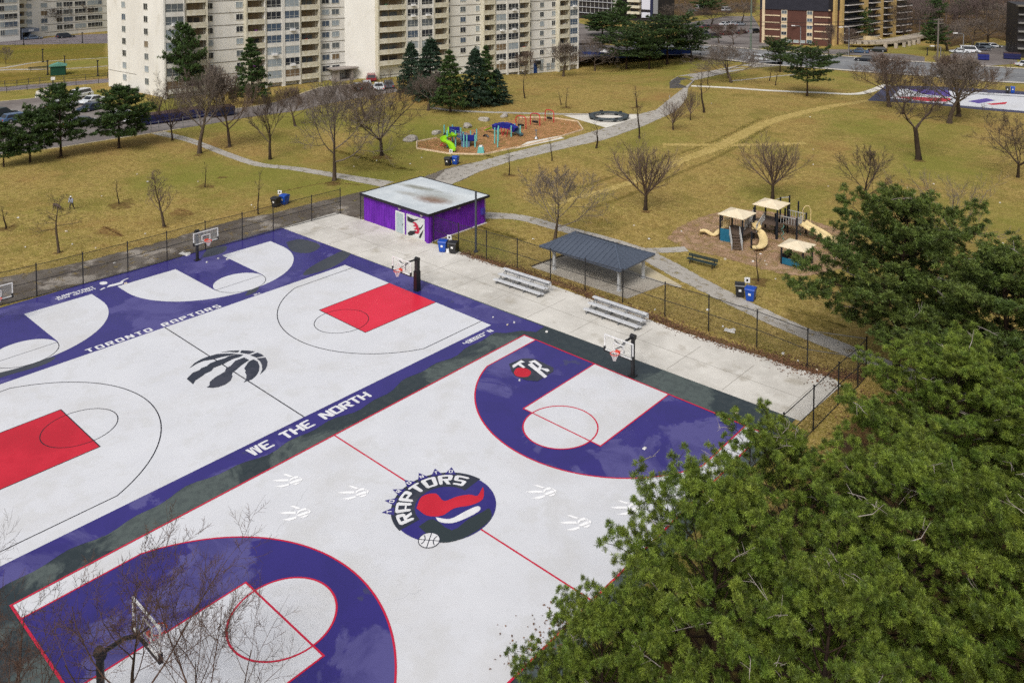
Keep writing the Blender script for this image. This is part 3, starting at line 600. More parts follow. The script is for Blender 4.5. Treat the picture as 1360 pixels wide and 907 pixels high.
# ---------------------------------------------------------------- hoops
def hoop(loc, rz, label, style, group='basketball hoops of the courts'):
    """local frame: pole at the origin, board towards -y"""
    t = empty('basketball_hoop', loc, rz, label, 'basketball hoop', group)
    o = MB()
    if style == 'pad': o.box(0, 0, 0, .3, .3, 2.45, m=0)
    else: o.cyl(0, 0, 0, .13, 2.5, 12)
    o.tube([(-.17, 0, 2.5), (.17, 0, 2.5)], .17, 10); o.box(0, 0, 0, .45, .45, .05); o.build('pole', black, t)
    if style == 'pad':
        o = MB(); o.box(0, -.02, .06, .36, .42, 1.5); pd = o.build('pole_pad', mat('black vinyl pad', (.014, .014, .016), rough=.35), t)
        o = MB(); w = twidth('SPALDING', .26); letters(o, 'SPALDING', lambda u, v: (-.185, .12-v, .16+u*1.28/w), .26); o.build('lettering', wht, pd)
    yb = -1.55; o = MB(); o.tube([(0, -.1, 2.5), (0, -.8, 2.52), (0, yb+.25, 2.33)], .075, 8); o.bar((-.35, yb+.12, 2.12), (0, yb+.3, 2.35), .06, .06); o.bar((.35, yb+.12, 2.12), (0, yb+.3, 2.35), .06, .06); o.bar((-.4, yb+.1, 2.7), (0, yb+.3, 2.35), .06, .06); o.bar((.4, yb+.1, 2.7), (0, yb+.3, 2.35), .06, .06); o.build('arm', black, t)
    W2, z0, z1 = 1.06, 1.95, 2.9
    o = MB(); o.box(0, yb, z0, W2*2, .03, z1-z0); bd = o.build('backboard', glassb, t)
    o = MB()
    for z in (z0, z1): o.bar((-W2-.02, yb, z), (W2+.02, yb, z), .06, .055)
    for x in (-W2, W2): o.bar((x, yb, z0-.02), (x, yb, z1+.02), .05, .06)
    o.build('board_frame', wpaint, bd)
    o = MB()
    for p, q in (((-.35, 2.15), (.35, 2.15)), ((-.35, 2.58), (.35, 2.58)), ((-.35, 2.13), (-.35, 2.6)), ((.35, 2.13), (.35, 2.6))): o.bar((p[0], yb-.025, p[1]), (q[0], yb-.025, q[1]), .05 if p[1] == q[1] else .05, .05)
    o.build('target_square', wpaint, bd)
    o = MB()
    for x in (-W2, W2): o.box(x, yb, z0-.09, .1, .13, .3)
    o.bar((-W2, yb, z0-.06), (W2, yb, z0-.06), .13, .07); o.build('edge_padding', black, bd)
    zr = 2.16; yc = yb-.42; o = MB(); o.tube([(.27*math.cos(a), yc+.27*math.sin(a), zr) for a in np.linspace(0, 2*PI, 25)[:-1]], .022, 6, closed=True); o.box(0, yb-.09, zr-.09, .3, .14, .15); rm = o.build('rim', orange, t)
    o = MB()
    for k in range(12):
        a = 2*PI*k/12
        for s in (-1, 1):
            pts = []
            for q in range(5):
                r_ = .26-.035*q-(.01*q*q if q < 3 else .04); aa = a+s*q*PI/12; pts.append((r_*math.cos(aa), yc+r_*math.sin(aa), zr-.11*q))
            o.tube(pts, .011, 3, cap=False)
    o.build('net', netm, rm)
    return t
hoop((8.8, .42, .012), 0, 'black pole hoop behind the near court with dark asphalt around its foot', 'plain')
hoop((-11.35, .12, .016), 0, 'hoop with thick padded black pole lettered in white, behind the red key', 'pad')
hoop((-30.35, -8.05, .016), PI/2, 'hoop with white framed clear board standing against the left fence, near the shed end', 'plain')
hoop((-30.35, -23.45, .016), PI/2, 'hoop against the left fence, cut off by the left picture edge', 'plain')
hoop((8.75, -31.2, .012), PI, 'hoop half hidden by bare branches, board seen from behind', 'plain').scale = (1, 1, 1.18)
# ---------------------------------------------------------------- bleachers
def bleacher(loc, rz, label):
    """low side towards -y"""
    t = empty('bleacher', loc, rz, label, 'bleachers', 'aluminium bleachers on the concrete apron')
    Lb = 4.75
    for k, (y, z) in enumerate(((0, .32), (.55, .58), (1.15, .84))):
        o = MB(); o.box(0, y, z, Lb, .27, .045); o.box(0, y-.13, z-.03, Lb, .02, .05); o.build('seat', alu, t)
    for y, z in ((.33, .18), (.88, .44)):
        o = MB(); o.box(0, y, z, Lb, .3, .04); o.build('footboard', alu, t)
    o = MB(); o.box(0, 1.31, .5, Lb, .03, .3); o.build('back_panel', alu, t)
    for x in (-2.1, -.7, .7, 2.1):
        o = MB(); o.bar((x, -.12, .05), (x, 1.35, .05), .06, .06); o.bar((x, 0, .05), (x, 0, .32), .05, .05); o.bar((x, .55, .05), (x, .55, .58), .05, .05); o.bar((x, 1.15, .05), (x, 1.15, .84), .05, .05); o.bar((x, -.1, .1), (x, 1.15, .78), .05, .05); o.build('support_frame', steel, t)
    return t
a, b = G(660, 378), G(714, 395); bleacher(((a.x+b.x)/2, (a.y+b.y)/2, .03), math.atan2(b.y-a.y, b.x-a.x)*.6, 'aluminium bleachers nearest the purple shed, in front of the shelter')
a, b = G(781, 418), G(842, 439); bleacher(((a.x+b.x)/2, (a.y+b.y)/2, .03), math.atan2(b.y-a.y, b.x-a.x)*.6, 'aluminium bleachers nearest the pines, behind the dark asphalt hoop')
# ---------------------------------------------------------------- purple shed
def shed():
    t = empty('purple_shed', (-23.35, 11.35, 0), 0, 'purple sided utility shed with pale flat roof and claw mural on its door', 'shed')
    pw = mat('purple siding', srgb(116, 42, 176), srgb(100, 34, 156), scale=.8, rough=.6, c3=srgb(74, 26, 128), scale3=3, amt3=.5, stretch=(1, 1, .3), bump=0)
    hx, hy, h = 4.75, 3.6, 2.6
    o = MB(); o.box(0, 0, 0, 2*hx, 2*hy, h)
    for i in range(38):
        x = -hx+.12+i*.255
        if not (.4 < x < 4.35): o.box(x, -hy-.012, .1, .03, .03, h-.12)
        o.box(x, hy+.012, .1, .03, .03, h-.12)
    for i in range(28):
        y = -hy+.12+i*.258
        for x in (-hx-.012, hx+.012): o.box(x, y, .1, .03, .03, h-.12)
    w = o.build('wall', pw, t)
    o = MB(); o.box(hx+.03, -hy-.03, 0, .34, .34, h); o.box(1.62, -hy-.02, 0, .25, .09, h); o.box(4.35, -hy-.02, 0, .25, .09, h); o.box(2.9, -hy-.02, 2.1, 2.9, .08, .45); o.build('corner_trim', pw, t)
    roofm = mat('pale roof membrane', srgb(212, 218, 221), srgb(188, 196, 201), scale=.35, rough=.55, detail=8)
    nt = roofm.node_tree; bb = nt.nodes['Principled BSDF']; L = nt.links.new; src = bb.inputs['Base Color'].links[0].from_socket; tc = nd(nt, 'ShaderNodeTexCoord')
    for (x, y, sx, sy, col, amt) in ((1.9, -.5, 2.6, 1.3, srgb(128, 76, 48), 1.), (1.6, .3, 3.8, 2.2, srgb(150, 150, 140), .6), (-2.2, 1.2, 3.6, .8, srgb(120, 118, 100), .8), (-1.4, -.8, 2.2, .7, srgb(160, 158, 150), .7)):
        mp = nd(nt, 'ShaderNodeMapping', vector_type='TEXTURE'); mp.inputs['Location'].default_value = (x, y, h); mp.inputs['Scale'].default_value = (sx, sy, 9); mp.inputs['Rotation'].default_value = (0, 0, .15); L(tc.outputs['Object'], mp.inputs[0])
        ns = nd(nt, 'ShaderNodeTexNoise', i_Scale=2.2, i_Detail=8, i_Roughness=.65); L(tc.outputs['Object'], ns.inputs['Vector'])
        ln = nd(nt, 'ShaderNodeVectorMath', operation='LENGTH'); L(mp.outputs[0], ln.inputs[0])
        ad = nd(nt, 'ShaderNodeMath', operation='ADD'); L(ln.outputs['Value'], ad.inputs[0]); L(ns.outputs['Fac'], ad.inputs[1])
        r = nd(nt, 'ShaderNodeMapRange'); r.inputs[1].default_value = 1.45; r.inputs[2].default_value = .75; r.inputs[4].default_value = amt; L(ad.outputs[0], r.inputs[0])
        mx = nd(nt, 'ShaderNodeMix', data_type='RGBA'); mx.inputs[7].default_value = c4(col); L(src, mx.inputs[6]); L(r.outputs[0], mx.inputs[0]); src = mx.outputs[2]
    L(src, bb.inputs['Base Color'])
    o = MB(); o.box(0, .05, h, 2*hx+.5, 2*hy+.62, .1); rf = o.build('roof', roofm, t)
    o = MB()
    for s in (-1, 1):
        o.box(0, .05+s*(hy+.33), h-.08, 2*hx+.6, .06, .24); o.box(s*(hx+.27), .05, h-.08, .06, 2*hy+.6, .24)
    o.build('fascia', mat('black trim', (.02, .018, .025), rough=.4), rf)
    y0 = -hy-.05
    dm = mat('grey white door paint', srgb(206, 208, 206), srgb(190, 192, 190), scale=1.5, rough=.5)
    o = MB(); o.box(.78, y0, 0, 1.3, .06, 2.05); fr = o.build('door', mat('door frame paint', srgb(222, 222, 218), rough=.5), t)
    o = MB(); o.box(.78, y0-.035, .04, 1.04, .03, 1.9); o.build('door_leaf', mat('door glass grille', srgb(150, 166, 172), srgb(176, 188, 190), scale=9, rough=.3), fr); o = MB(); o.box(1.2, y0-.08, .85, .06, .06, .18); o.build('handle', steel, fr)
    o = MB(); o.box(2.98, y0, 0, 2.55, .06, 2.1); mu = o.build('mural_door', dm, t)
    P = lambda pts: [(1.78+x/100*2.4, y0-.036, .05+(100-y)/100*2.0) for x, y in pts]
    def poly(o, pts, m=0, e=0):
        q = P(pts); a = sum(pts[i][0]*pts[(i+1) % len(pts)][1]-pts[(i+1) % len(pts)][0]*pts[i][1] for i in range(len(pts)))
        q = [(x, y-e, z) for x, y, z in q]; o.add([*(q if a < 0 else q[::-1])], [tuple(range(len(q)))], m)
    o = MB(); poly(o, [(3, 8), (20, 12), (45, 14), (72, 3), (62, 12), (42, 22), (36, 32), (16, 34), (3, 30)]); poly(o, [(4, 90), (18, 74), (40, 68), (55, 62), (50, 80), (30, 92), (12, 98)]); poly(o, [(68, 48), (82, 40), (98, 20), (88, 42), (76, 56)]); poly(o, [(70, 92), (76, 76), (98, 46), (90, 72), (80, 92)]); o.build('claw_mark', mat('black mural paint', (.02, .02, .025), rough=.5), mu)
    o = MB(); poly(o, [(34, 34), (42, 25), (54, 26), (66, 36), (74, 52), (74, 66), (66, 76), (56, 78), (44, 74), (54, 68), (60, 62), (58, 58), (48, 62), (40, 60), (52, 52), (54, 46), (44, 48), (36, 46), (46, 40), (44, 34)], 0, .003); o.build('red_crescent', mat('red mural paint', srgb(176, 40, 66), rough=.5), mu)
    for x, yy in ((.8, -hy-.1), (3.9, -hy-.1)):
        o = MB(); o.box(x, yy, 2.28, .3, .18, .18); o.build('wall_lamp', mat('lamp housing', srgb(150, 140, 150), rough=.5), t)
    o = MB(); o.box(hx+.1, 0, 2.3, .18, .34, .2); o.build('wall_lamp', mat('lamp housing', (1, 1, 1)), t)
    o = MB(); o.box(hx+.15, 3.2, 1.0, .25, .4, .6); o.build('meter_box', mat('blue box paint', srgb(70, 60, 150), rough=.5), t)
    o = MB(); o.box(0, 0, -.02, 2*hx+.35, 2*hy+.35, .07); o.build('footing', conc, t)
shed()
# ---------------------------------------------------------------- picnic shelter
def shelter():
    A, B, C_ = G(718, 327, 1.9), G(822, 360.5, 1.9), G(872, 338, 1.9)
    x0, x1, y0, y1 = (A.x-.1), (B.x+C_.x)/2, (A.y+B.y)/2, C_.y
    cx, cy = (x0+x1)/2, (y0+y1)/2; hx, hy = (x1-x0)/2, (y1-y0)/2
    t = empty('picnic_shelter', (cx, cy, 0), 0, 'open picnic shelter with slate blue hipped metal roof on white posts', 'shelter')
    ze, zr, rl = 1.9, 2.75, hx-hy*.95
    rm = mat('slate metal roof', srgb(82, 90, 104), srgb(72, 79, 92), scale=.3, rough=.4, spec=.5)
    o = MB(); e = .0
    c = [(-hx, -hy, ze), (hx, -hy, ze), (hx, hy, ze), (-hx, hy, ze)]; r = [(-rl, 0, zr), (rl, 0, zr)]
    o.add(c+r, [(0, 1, 5, 4), (2, 3, 4, 5), (1, 2, 5), (3, 0, 4)])
    o.add([(x, y, z-.1) for x, y, z in c], [(3, 2, 1, 0)])
    for i in range(4): a, b = c[i], c[(i+1) % 4]; o.quad((a[0], a[1], a[2]-.1), (b[0], b[1], b[2]-.1), b, a)
    rf = o.build('roof', rm, t)
    o = MB(); sl = (zr-ze)/hy
    n = int(2*hx/.46)
    for i in range(1, n):
        x = -hx+i*2*hx/n; top = hy if abs(x) <= rl else hy*(hx-abs(x))/(hx-rl); 
        for s in (-1, 1): o.bar((x, s*hy, ze+.03), (x, s*(hy-top), ze+sl*top+.03), .045, .05)
    n = int(2*hy/.46)
    for i in range(1, n):
        y = -hy+i*2*hy/n; run = (hx-rl)*(1-abs(y)/hy)
        for s in (-1, 1): o.bar((s*hx, y, ze+.03), (s*(hx-run), y, ze+(zr-ze)*(1-abs(y)/hy)+.03), .045, .05)
    for q in c: o.bar((q[0], q[1], ze+.03), ((rl if q[0] > 0 else -rl), 0, zr+.03), .1, .06)
    o.bar((-rl, 0, zr+.03), (rl, 0, zr+.03), .14, .06); o.build('roof_seam', mat('slate seam', srgb(86, 95, 110), rough=.4), rf)
    for x in (-hx+1.2, hx-.55):
        for y in (-hy+.55, hy-.9):
            o = MB(); o.box(x, y, 0, .2, .2, ze+.02); o.box(x, y, 0, .32, .32, .1); o.build('post', mat('white post paint', srgb(196, 198, 200), srgb(180, 182, 184), scale=2, rough=.5), t)
    o = MB()
    for y in (-hy+.55, hy-.9): o.bar((-hx+.4, y, ze-.16), (hx-.4, y, ze-.16), .12, .14)
    for x in (-hx+1.2, hx-.55): o.bar((x, -hy+.3, ze-.3), (x, hy-.3, ze-.3), .12, .14)
    o.build('beam', mat('white post paint', (1, 1, 1)), t)
    pad = [(p[0]-cx, p[1]-cy) for p in gp((706, 355), (750, 340), (800, 338), (852, 350), (886, 377), (833, 397))]
    o = MB(); o.prism(pad, -.05, .06); o.build('floor_slab', mat('stained slab', srgb(190, 184, 172), srgb(168, 160, 148), scale=.3, rough=.85, detail=8, c3=srgb(130, 120, 102), scale3=.6, amt3=.5, lo3=.55, hi3=.7), t)
    o = MB(); o.flat([(p[0]-cx, p[1]-cy) for p in gp((832, 358), (853, 351), (906, 381), (884, 377))], .07); o.build('paved_corner', mat('buff slab', srgb(196, 184, 156), srgb(184, 172, 146), scale=1, rough=.85), t)
    o = MB(); o.line(pad[:3], .1, .1); o.bar((*pad[0], .1), (*pad[1], .1), .1, .1); o.build('low_kerb', mat('dark timber', srgb(74, 66, 52)), t)
shelter()
# ---------------------------------------------------------------- bins
def bin_(px, py, col, label, rz=0, cat='bin', open_=False, z=0., h=1.05):
    p = G(px, py); t = empty('wheeled_bin', (p.x, p.y, z), rz, label, cat, 'wheeled bins standing in pairs')
    bm = mat('blue plastic', srgb(22, 78, 176), srgb(18, 66, 158), scale=2, rough=.4, spec=.5) if col == 'blue' else mat('black plastic', (.018, .018, .02), rough=.4, spec=.5)
    w, d = .72, .8
    o = MB(); o.add([(x*w*k/2, y*d*k/2, zz) for zz, k in ((.06, .74), (h*.88, 1.)) for x, y in ((-1, -1), (1, -1), (1, 1), (-1, 1))], [(3, 2, 1, 0), (4, 5, 6, 7), (0, 1, 5, 4), (1, 2, 6, 5), (2, 3, 7, 6), (3, 0, 4, 7)])
    o.box(0, 0, h*.82, w*1.06, d*1.06, .07); o.build('body', bm, t)
    o = MB(); k = h*.89
    prof = [(-d*.56, k), (-d*.5, k+.07), (-d*.1, k+.14), (d*.4, k+.1), (d*.54, k)]; n = len(prof)
    o.add([(s*w*.53, y, z_) for s in (-1, 1) for y, z_ in prof], [tuple(range(n))[::-1], tuple(range(n, 2*n))]+[(i, i+1, n+i+1, n+i) for i in range(n-1)]+[(n-1, 0, n, 2*n-1)]); ld = o.build('lid', bm, t)
    if open_: ld.location = (0, .0, .0)
    o = MB(); o.tube([(-w*.3, d*.6, k-.02), (w*.3, d*.6, k-.02)], .03, 6); o.build('handle', bm, t)
    for s in (-1, 1):
        o = MB(); o.tube([(s*w*.36-.04, d*.36, .13), (s*w*.36+.04, d*.36, .13)], .13, 10); o.build('wheel', black, t)
    o = MB(); o.quad((-.1, -d*.44-.03, h*.48), (.1, -d*.44-.03, h*.48), (.1, -d*.47-.03, h*.66), (-.1, -d*.47-.03, h*.66)); o.build('sticker', wpaint, t)
    return t
def bin_sign(px, py, label, h=1.3):
    p = G(px, py); t = empty('bin_sign', p, .6, label, 'sign post', 'small sign posts behind the bins')
    o = MB(); o.bar((0, 0, 0), (0, 0, h), .06, .06); o.build('post', steel, t); o = MB(); o.box(0, -.05, h-.42, .42, .03, .42); pl = o.build('plate', wpaint, t)
    o = MB(); o.box(0, -.07, h-.3, .16, .005, .18); o.build('pictogram', black, pl)
bin_(588.5, 334.5, 'blue', 'blue bin beside a black one on the concrete by the purple shed', .5, z=.03); bin_(602.5, 336.5, 'black', 'black bin on the concrete by the purple shed', .4, z=.03); bin_sign(597, 331, 'white sign post behind the two bins by the purple shed')
bin_(366.5, 275, 'black', 'black bin on the left path outside the fence corner', .3); bin_(378, 271.5, 'blue', 'blue bin on the left path outside the fence corner', .3); bin_sign(372, 269, 'white sign post behind the two bins at the left path')
bin_(595, 220, 'black', 'black bin below the green slide beside the main path', .4); bin_(605, 218.5, 'blue', 'blue bin below the green slide beside the main path', .4); bin_sign(599, 212, 'white sign post behind the two bins below the green slide')
bin_(982.5, 393.5, 'black', 'black bin with open top on the grass below the tan slides', .5); bin_(997, 399, 'blue', 'blue bin on the grass below the tan slides', .2); bin_sign(992, 390, 'grey sign post behind the two bins below the tan slides')
bin_(1338, 124, 'black', 'black bin beside the far court, close to the road', .2, h=1.3); bin_(1345, 124, 'blue', 'blue bin beside the far court, close to the road', .2, h=1.3)
o = MB(); o.box(0, 0, 0, .28, .22, .3, .3); o.box(.2, .1, 0, .2, .2, .16, .8); tag(o.build('paper_bag', wpaint, None, Vector(G(595, 335.5))+Vector((0, 0, .03))), 'small white bag between the blue and black bins by the shed', 'bag')
# ---------------------------------------------------------------- benches, boulders
def bench(px, py, rz, label, Lb=2.7):
    p = G(px, py); t = empty('park_bench', p, rz, label, 'bench'); dm = mat('dark green bench paint', srgb(48, 60, 60), rough=.5)
    o = MB()
    for y in (-.16, 0, .16): o.box(0, y, .36, Lb, .12, .05)
    o.build('seat', dm, t); o = MB()
    for z in (.5, .64): o.box(0, .28, z, Lb, .05, .11)
    o.build('backrest', dm, t)
    for x in (-Lb*.38, Lb*.38):
        o = MB(); o.bar((x, -.18, 0), (x, -.1, .36), .07, .07); o.bar((x, .26, 0), (x, .3, .74), .07, .07); o.bar((x, -.18, .32), (x, .28, .32), .06, .06); o.build('leg', black, t)
a, b = G(920, 349), G(944, 355); bench(932, 353, math.atan2(b.y-a.y, b.x-a.x), 'dark bench on the grass between the shelter and the tan playground')
bench(52, 93.5, math.atan2(*((lambda a, b: (b.y-a.y, b.x-a.x))(G(46, 94), G(59, 93)))), 'low bench beside the green booth at upper left', 4.)
stone = mat('pale boulder', srgb(176, 170, 162), srgb(140, 134, 126), scale=2, rough=.9, bump=.6, bscale=6, detail=8)
for i, (px, py, s, lb) in enumerate(((545.5, 187, 1.15, 'pale boulder nearest the corner of the left playground border, flat topped'), (579.5, 178, .85, 'low pale boulder between the left playground and the bare tree'), (620, 169.5, 1., 'whitest boulder, above the middle of the left playground border'), (643, 160.5, .95, 'long low boulder near the far path beside the left playground'), (670, 155.5, .8, 'small boulder farthest up by the thin path beyond the left playground'))):
    r = random.Random(i); import bmesh
    bm = bmesh.new(); bmesh.ops.create_icosphere(bm, subdivisions=3, radius=1)
    ax = [(Vector((r.gauss(0, 1), r.gauss(0, 1), r.gauss(0, 1))).normalized(), r.uniform(.62, .85)) for _ in range(9)]
    for v in bm.verts:
        for d, k in ax:
            if v.co.dot(d) > k: v.co -= d*(v.co.dot(d)-k)
        v.co.z = max(v.co.z, -.3)
    me = bpy.data.meshes.new('boulder'); bm.to_mesh(me); bm.free(); me.materials.append(stone)
    o = link('boulder', me, None, G(px, py)+Vector((0, 0, .15*s))); o.scale = (s*1.05, s*.8, s*.55); o.rotation_euler = (0, 0, r.uniform(0, 3)); tag(o, lb, 'boulder', 'boulders above the left playground')
# ---------------------------------------------------------------- ring seat
p = G(808.5, 157.5); t = empty('ring_bench', p, 0, 'dark round ring bench on the pale pad beside the curving path', 'bench')
o = MB(); V = []; n = 64; R1, R2, zt, zb = 3.15, 2.45, .55, .3
for i in range(n):
    a = 2*PI*i/n; c_, s_ = math.cos(a), math.sin(a); V += [(R1*c_, R1*s_, zb), (R1*c_, R1*s_, zt), (R2*c_, R2*s_, zt), (R2*c_, R2*s_, zb)]
o.add(V, [(4*i+k, 4*((i+1) % n)+k, 4*((i+1) % n)+(k+1) % 4, 4*i+(k+1) % 4) for i in range(n) for k in range(4)]); o.build('ring_seat', mat('dark slate composite', srgb(52, 60, 64), srgb(70, 78, 82), scale=1, rough=.5), t)
for k in range(8):
    a = 2*PI*k/8+.2; o = MB(); o.box(2.8*math.cos(a), 2.8*math.sin(a), 0, .5, .4, .3, a); o.build('foot', black, t)
for k in range(6):
    a = 2*PI*k/6+.5; o = MB(); o.box(3.1*math.cos(a), 3.1*math.sin(a), .55, .5, .22, .16, a+PI/2); o.build('armrest', black, t)
# ================================================================ playgrounds
tan = mat('tan plastic', srgb(222, 200, 150), srgb(206, 184, 132), scale=1.5, rough=.45, spec=.4)
tanroof = mat('cream roof panel', srgb(236, 222, 194), srgb(222, 206, 176), scale=2, rough=.5)
navy = mat('black post paint', srgb(30, 34, 42), rough=.45); teal = mat('teal panel', srgb(36, 104, 132), srgb(28, 92, 120), scale=2, rough=.5)
greyrail = mat('light grey rail', srgb(176, 176, 174), rough=.5); deck = mat('brown deck', srgb(92, 78, 68), rough=.7)
def chute(path, w, m=0, wall=.16, side=None):
    """open trough along a 3-D path"""
    P = smooth_path(path, 6); V = []; n = len(P)
    for i, p in enumerate(P):
        d = (P[min(i+1, n-1)]-P[max(i-1, 0)]); h = Vector((d.x, d.y, 0)).normalized(); s = Vector((-h.y, h.x, 0))
        for k, z in ((-.5, wall), (-.5, wall*.9), (-.4, .02), (-.2, -.03), (.2, -.03), (.4, .02), (.5, wall*.9), (.5, wall), (.42, wall), (.34, .07), (0, .02), (-.34, .07), (-.42, wall)):
            V.append(p+s*w*k+Vector((0, 0, z)))
    o = MB(); c = 13
    o.add(V, [(i*c+k, i*c+(k+1) % c, (i+1)*c+(k+1) % c, (i+1)*c+k) for i in range(n-1) for k in range(c)]+[tuple(range(c)), tuple((n-1)*c+k for k in range(c))[::-1]], m); return o
def roof4(o, x, y, z, s, h, m=0):
    o.add([(x-s, y-s, z), (x+s, y-s, z), (x+s, y+s, z), (x-s, y+s, z), (x, y, z+h)], [(0, 1, 4), (1, 2, 4), (2, 3, 4), (3, 0, 4)], m)
    o.add([(x-s, y-s, z-.06), (x+s, y-s, z-.06), (x+s, y+s, z-.06), (x-s, y+s, z-.06), (x-s, y-s, z), (x+s, y-s, z), (x+s, y+s, z), (x-s, y+s, z)], [(3, 2, 1, 0), (0, 1, 5, 4), (1, 2, 6, 5), (2, 3, 7, 6), (3, 0, 4, 7)], m)
def tan_play():
    b = G(978, 322); t = empty('play_structure', b, 0, 'large tan and black climbing frame with two cream roofs and tan slides', 'play structure')
    rel = lambda px, py: G(px, py)-b
    T1 = rel(978.5, 318); T2 = rel(1024, 310); T3 = rel(1050, 311)
    def tower(T, s, h, n=4, name='post'):
        for dx, dy in ((-s, -s), (s, -s), (s, s), (-s, s)):
            o = MB(); o.cyl(T.x+dx, T.y+dy, 0, .09, h, 8); o.build(name, navy, t)
    s1 = 1.12; tower(T1, s1, 2.45); o = MB(); roof4(o, T1.x, T1.y, 2.45, 1.3, .42); o.build('roof', tanroof, t)
    o = MB(); o.box(T1.x, T1.y, .78, 2*s1, 2*s1, .1); o.build('deck', deck, t)
    s2 = 1.12; tower(T2, s2, 2.85); o = MB(); roof4(o, T2.x, T2.y, 2.85, 1.3, .42); o.build('roof', tanroof, t)
    o = MB(); o.box(T2.x, T2.y, 1.15, 2*s2, 2*s2, .1); o.build('deck', deck, t)
    tower(T3, 1.05, 2.0); o = MB(); o.box(T3.x, T3.y, 1.15, 2.1, 2.1, .1); o.build('deck', deck, t)
    for q, h in ((rel(1031, 318), 2.2), (rel(1036, 297), 2.6), (rel(1048, 296), 2.7), (rel(1060, 294), 2.), (rel(1066, 304), 2.), (rel(959, 303), 1.5), (rel(1001, 297), 1.6)):
        o = MB(); o.cyl(q.x, q.y, 0, .09, h, 8); o.build('post', navy, t)
    # ramp between the roofed towers, with barred sides
    a = T1+Vector((s1, s1*.4, .83)); c_ = T2+Vector((-s2, -s2*.2, 1.2)); d = (c_-a); side = Vector((-d.y, d.x, 0)).normalized()*.55
    o = MB(); o.bar(a, c_, 1.1, .08); o.build('ramp', deck, t)
    for s in (-1, 1):
        o = MB(); A, B = a+side*s, c_+side*s; up = Vector((0, 0, .75)); o.bar(A+up, B+up, .06, .06); o.bar(A+Vector((0, 0, .1)), B+Vector((0, 0, .1)), .05, .05); n = 16
        for k in range(n+1): q = A.lerp(B, k/n); o.bar(q+Vector((0, 0, .1)), q+up, .035, .035)
        o.build('ramp_rail', greyrail, t)
    # bridge and platform rails on the right
    o = MB(); o.bar(T2+Vector((s2, 0, 1.2)), T3+Vector((-1., 0, 1.2)), 1., .08); o.build('bridge', deck, t)
    for (x0, y0, x1, y1) in ((-1.05, -1.05, 1.05, -1.05), (-1.05, 1.05, 1.05, 1.05), (1.05, -1.05, 1.05, .1)):
        o = MB(); A = T3+Vector((x0, y0, 0)); B = T3+Vector((x1, y1, 0)); o.bar(A+Vector((0, 0, 1.9)), B+Vector((0, 0, 1.9)), .06, .06)
        for k in range(9): q = A.lerp(B, k/8); o.bar(q+Vector((0, 0, 1.25)), q+Vector((0, 0, 1.9)), .035, .035)
        o.build('guard_rail', greyrail, t)
    q0, q1 = rel(1036, 297), rel(1048, 296); o = MB(); o.bar(q0+Vector((0, 0, 2.55)), q1+Vector((0, 0, 2.55)), .06, .06); o.bar(rel(1030, 296)+Vector((0, 0, 2.3)), q0+Vector((0, 0, 2.5)), .05, .05); o.build('overhead_bar', greyrail, t)
    o = MB(); q = T3+Vector((.9, .6, 0)); o.tube([q+Vector((0, 0, 1.2)), q+Vector((0, 0, 2.4)), q+Vector((.2, .1, 2.75)), q+Vector((.45, .3, 2.75)), q+Vector((.6, .4, 2.4)), q+Vector((.6, .4, 1.2))], .04, 6); o.build('loop_handle', tan, t)
    # steps
    e = rel(979, 333); a = T1+Vector((.35, -s1, .8)); o = MB()
    for k in range(5):
        q = a.lerp(e+Vector((0, 0, .05)), (k+.6)/5.2); o.box(q.x, q.y, q.z-.05, .8, .3, .08, math.atan2(e.y-a.y, e.x-a.x)+PI/2)
    o.build('step', deck, t); d = Vector((e.x-a.x, e.y-a.y, 0)); side = Vector((-d.y, d.x, 0)).normalized()*.45
    for s in (-1, 1):
        o = MB(); A, B = a+side*s, e+side*s
        for z in (.75, .45, .12): o.bar(A+Vector((0, 0, z)), B+Vector((0, 0, z+.02)), .055, .055)
        for k in (0, .5, 1): q = A.lerp(B, k); o.bar(q+Vector((0, 0, -.05)), q+Vector((0, 0, .78)), .05, .05)
        o.build('hand_rail', greyrail, t)
    o = MB(); o.box(T1.x-.5, T1.y-s1-.1, .02, 1., .08, 1.15, .15); o.build('blue_panel', teal, t)
    for k, (x, y) in enumerate(((-s1, 0), (0, s1))):
        o = MB(); A = T1+Vector((x-(1 if y else 0), y-(1 if x else 0), 0)); B = T1+Vector((x+(1 if y else 0), y+(1 if x else 0), 0)); o.bar(A+Vector((0, 0, 1.6)), B+Vector((0, 0, 1.6)), .06, .06)
        for j in range(9): q = A.lerp(B, j/8); o.bar(q+Vector((0, 0, .85)), q+Vector((0, 0, 1.6)), .035, .035)
        o.build('guard_rail', tan if k == 0 else greyrail, t)
    # slides
    z = Vector((0, 0, 1))
    e = rel(937, 312); a = T1+Vector((-s1-.1, .2, .9)); chute([a, a.lerp(e, .3)-z*.25, a.lerp(e, .65)-z*.3+Vector((.2, -.2, 0)), e+z*.28, e+Vector((-.5, -.2, .22))], .62).build('slide', tan, t, smooth=True)
    o = MB(); o.tube([a+z*.0, a+Vector((.05, 0, .35)), a+Vector((.1, 0, .75))], .3, 10); o.build('slide_hood', tan, t)
    a = rel(1003, 317)+z*1.3; e = rel(1008, 335); o = MB(); chute([a, a+Vector((.5, -.5, -.15)), rel(1011, 322)+z*.75, rel(1014, 328)+z*.5, rel(1011, 333)+z*.28, e+z*.2+Vector((-.5, -.1, 0))], .75).build('spiral_slide', tan, t, smooth=True)
    o = MB(); q = rel(1004, 317); o.cyl(q.x, q.y, .95, .42, .6, 12, 0, .36); o.build('slide_hood', tan, t); o = MB(); q = rel(998, 330); o.cyl(q.x, q.y, 0, .09, 1.5, 8); o.build('post', navy, t)
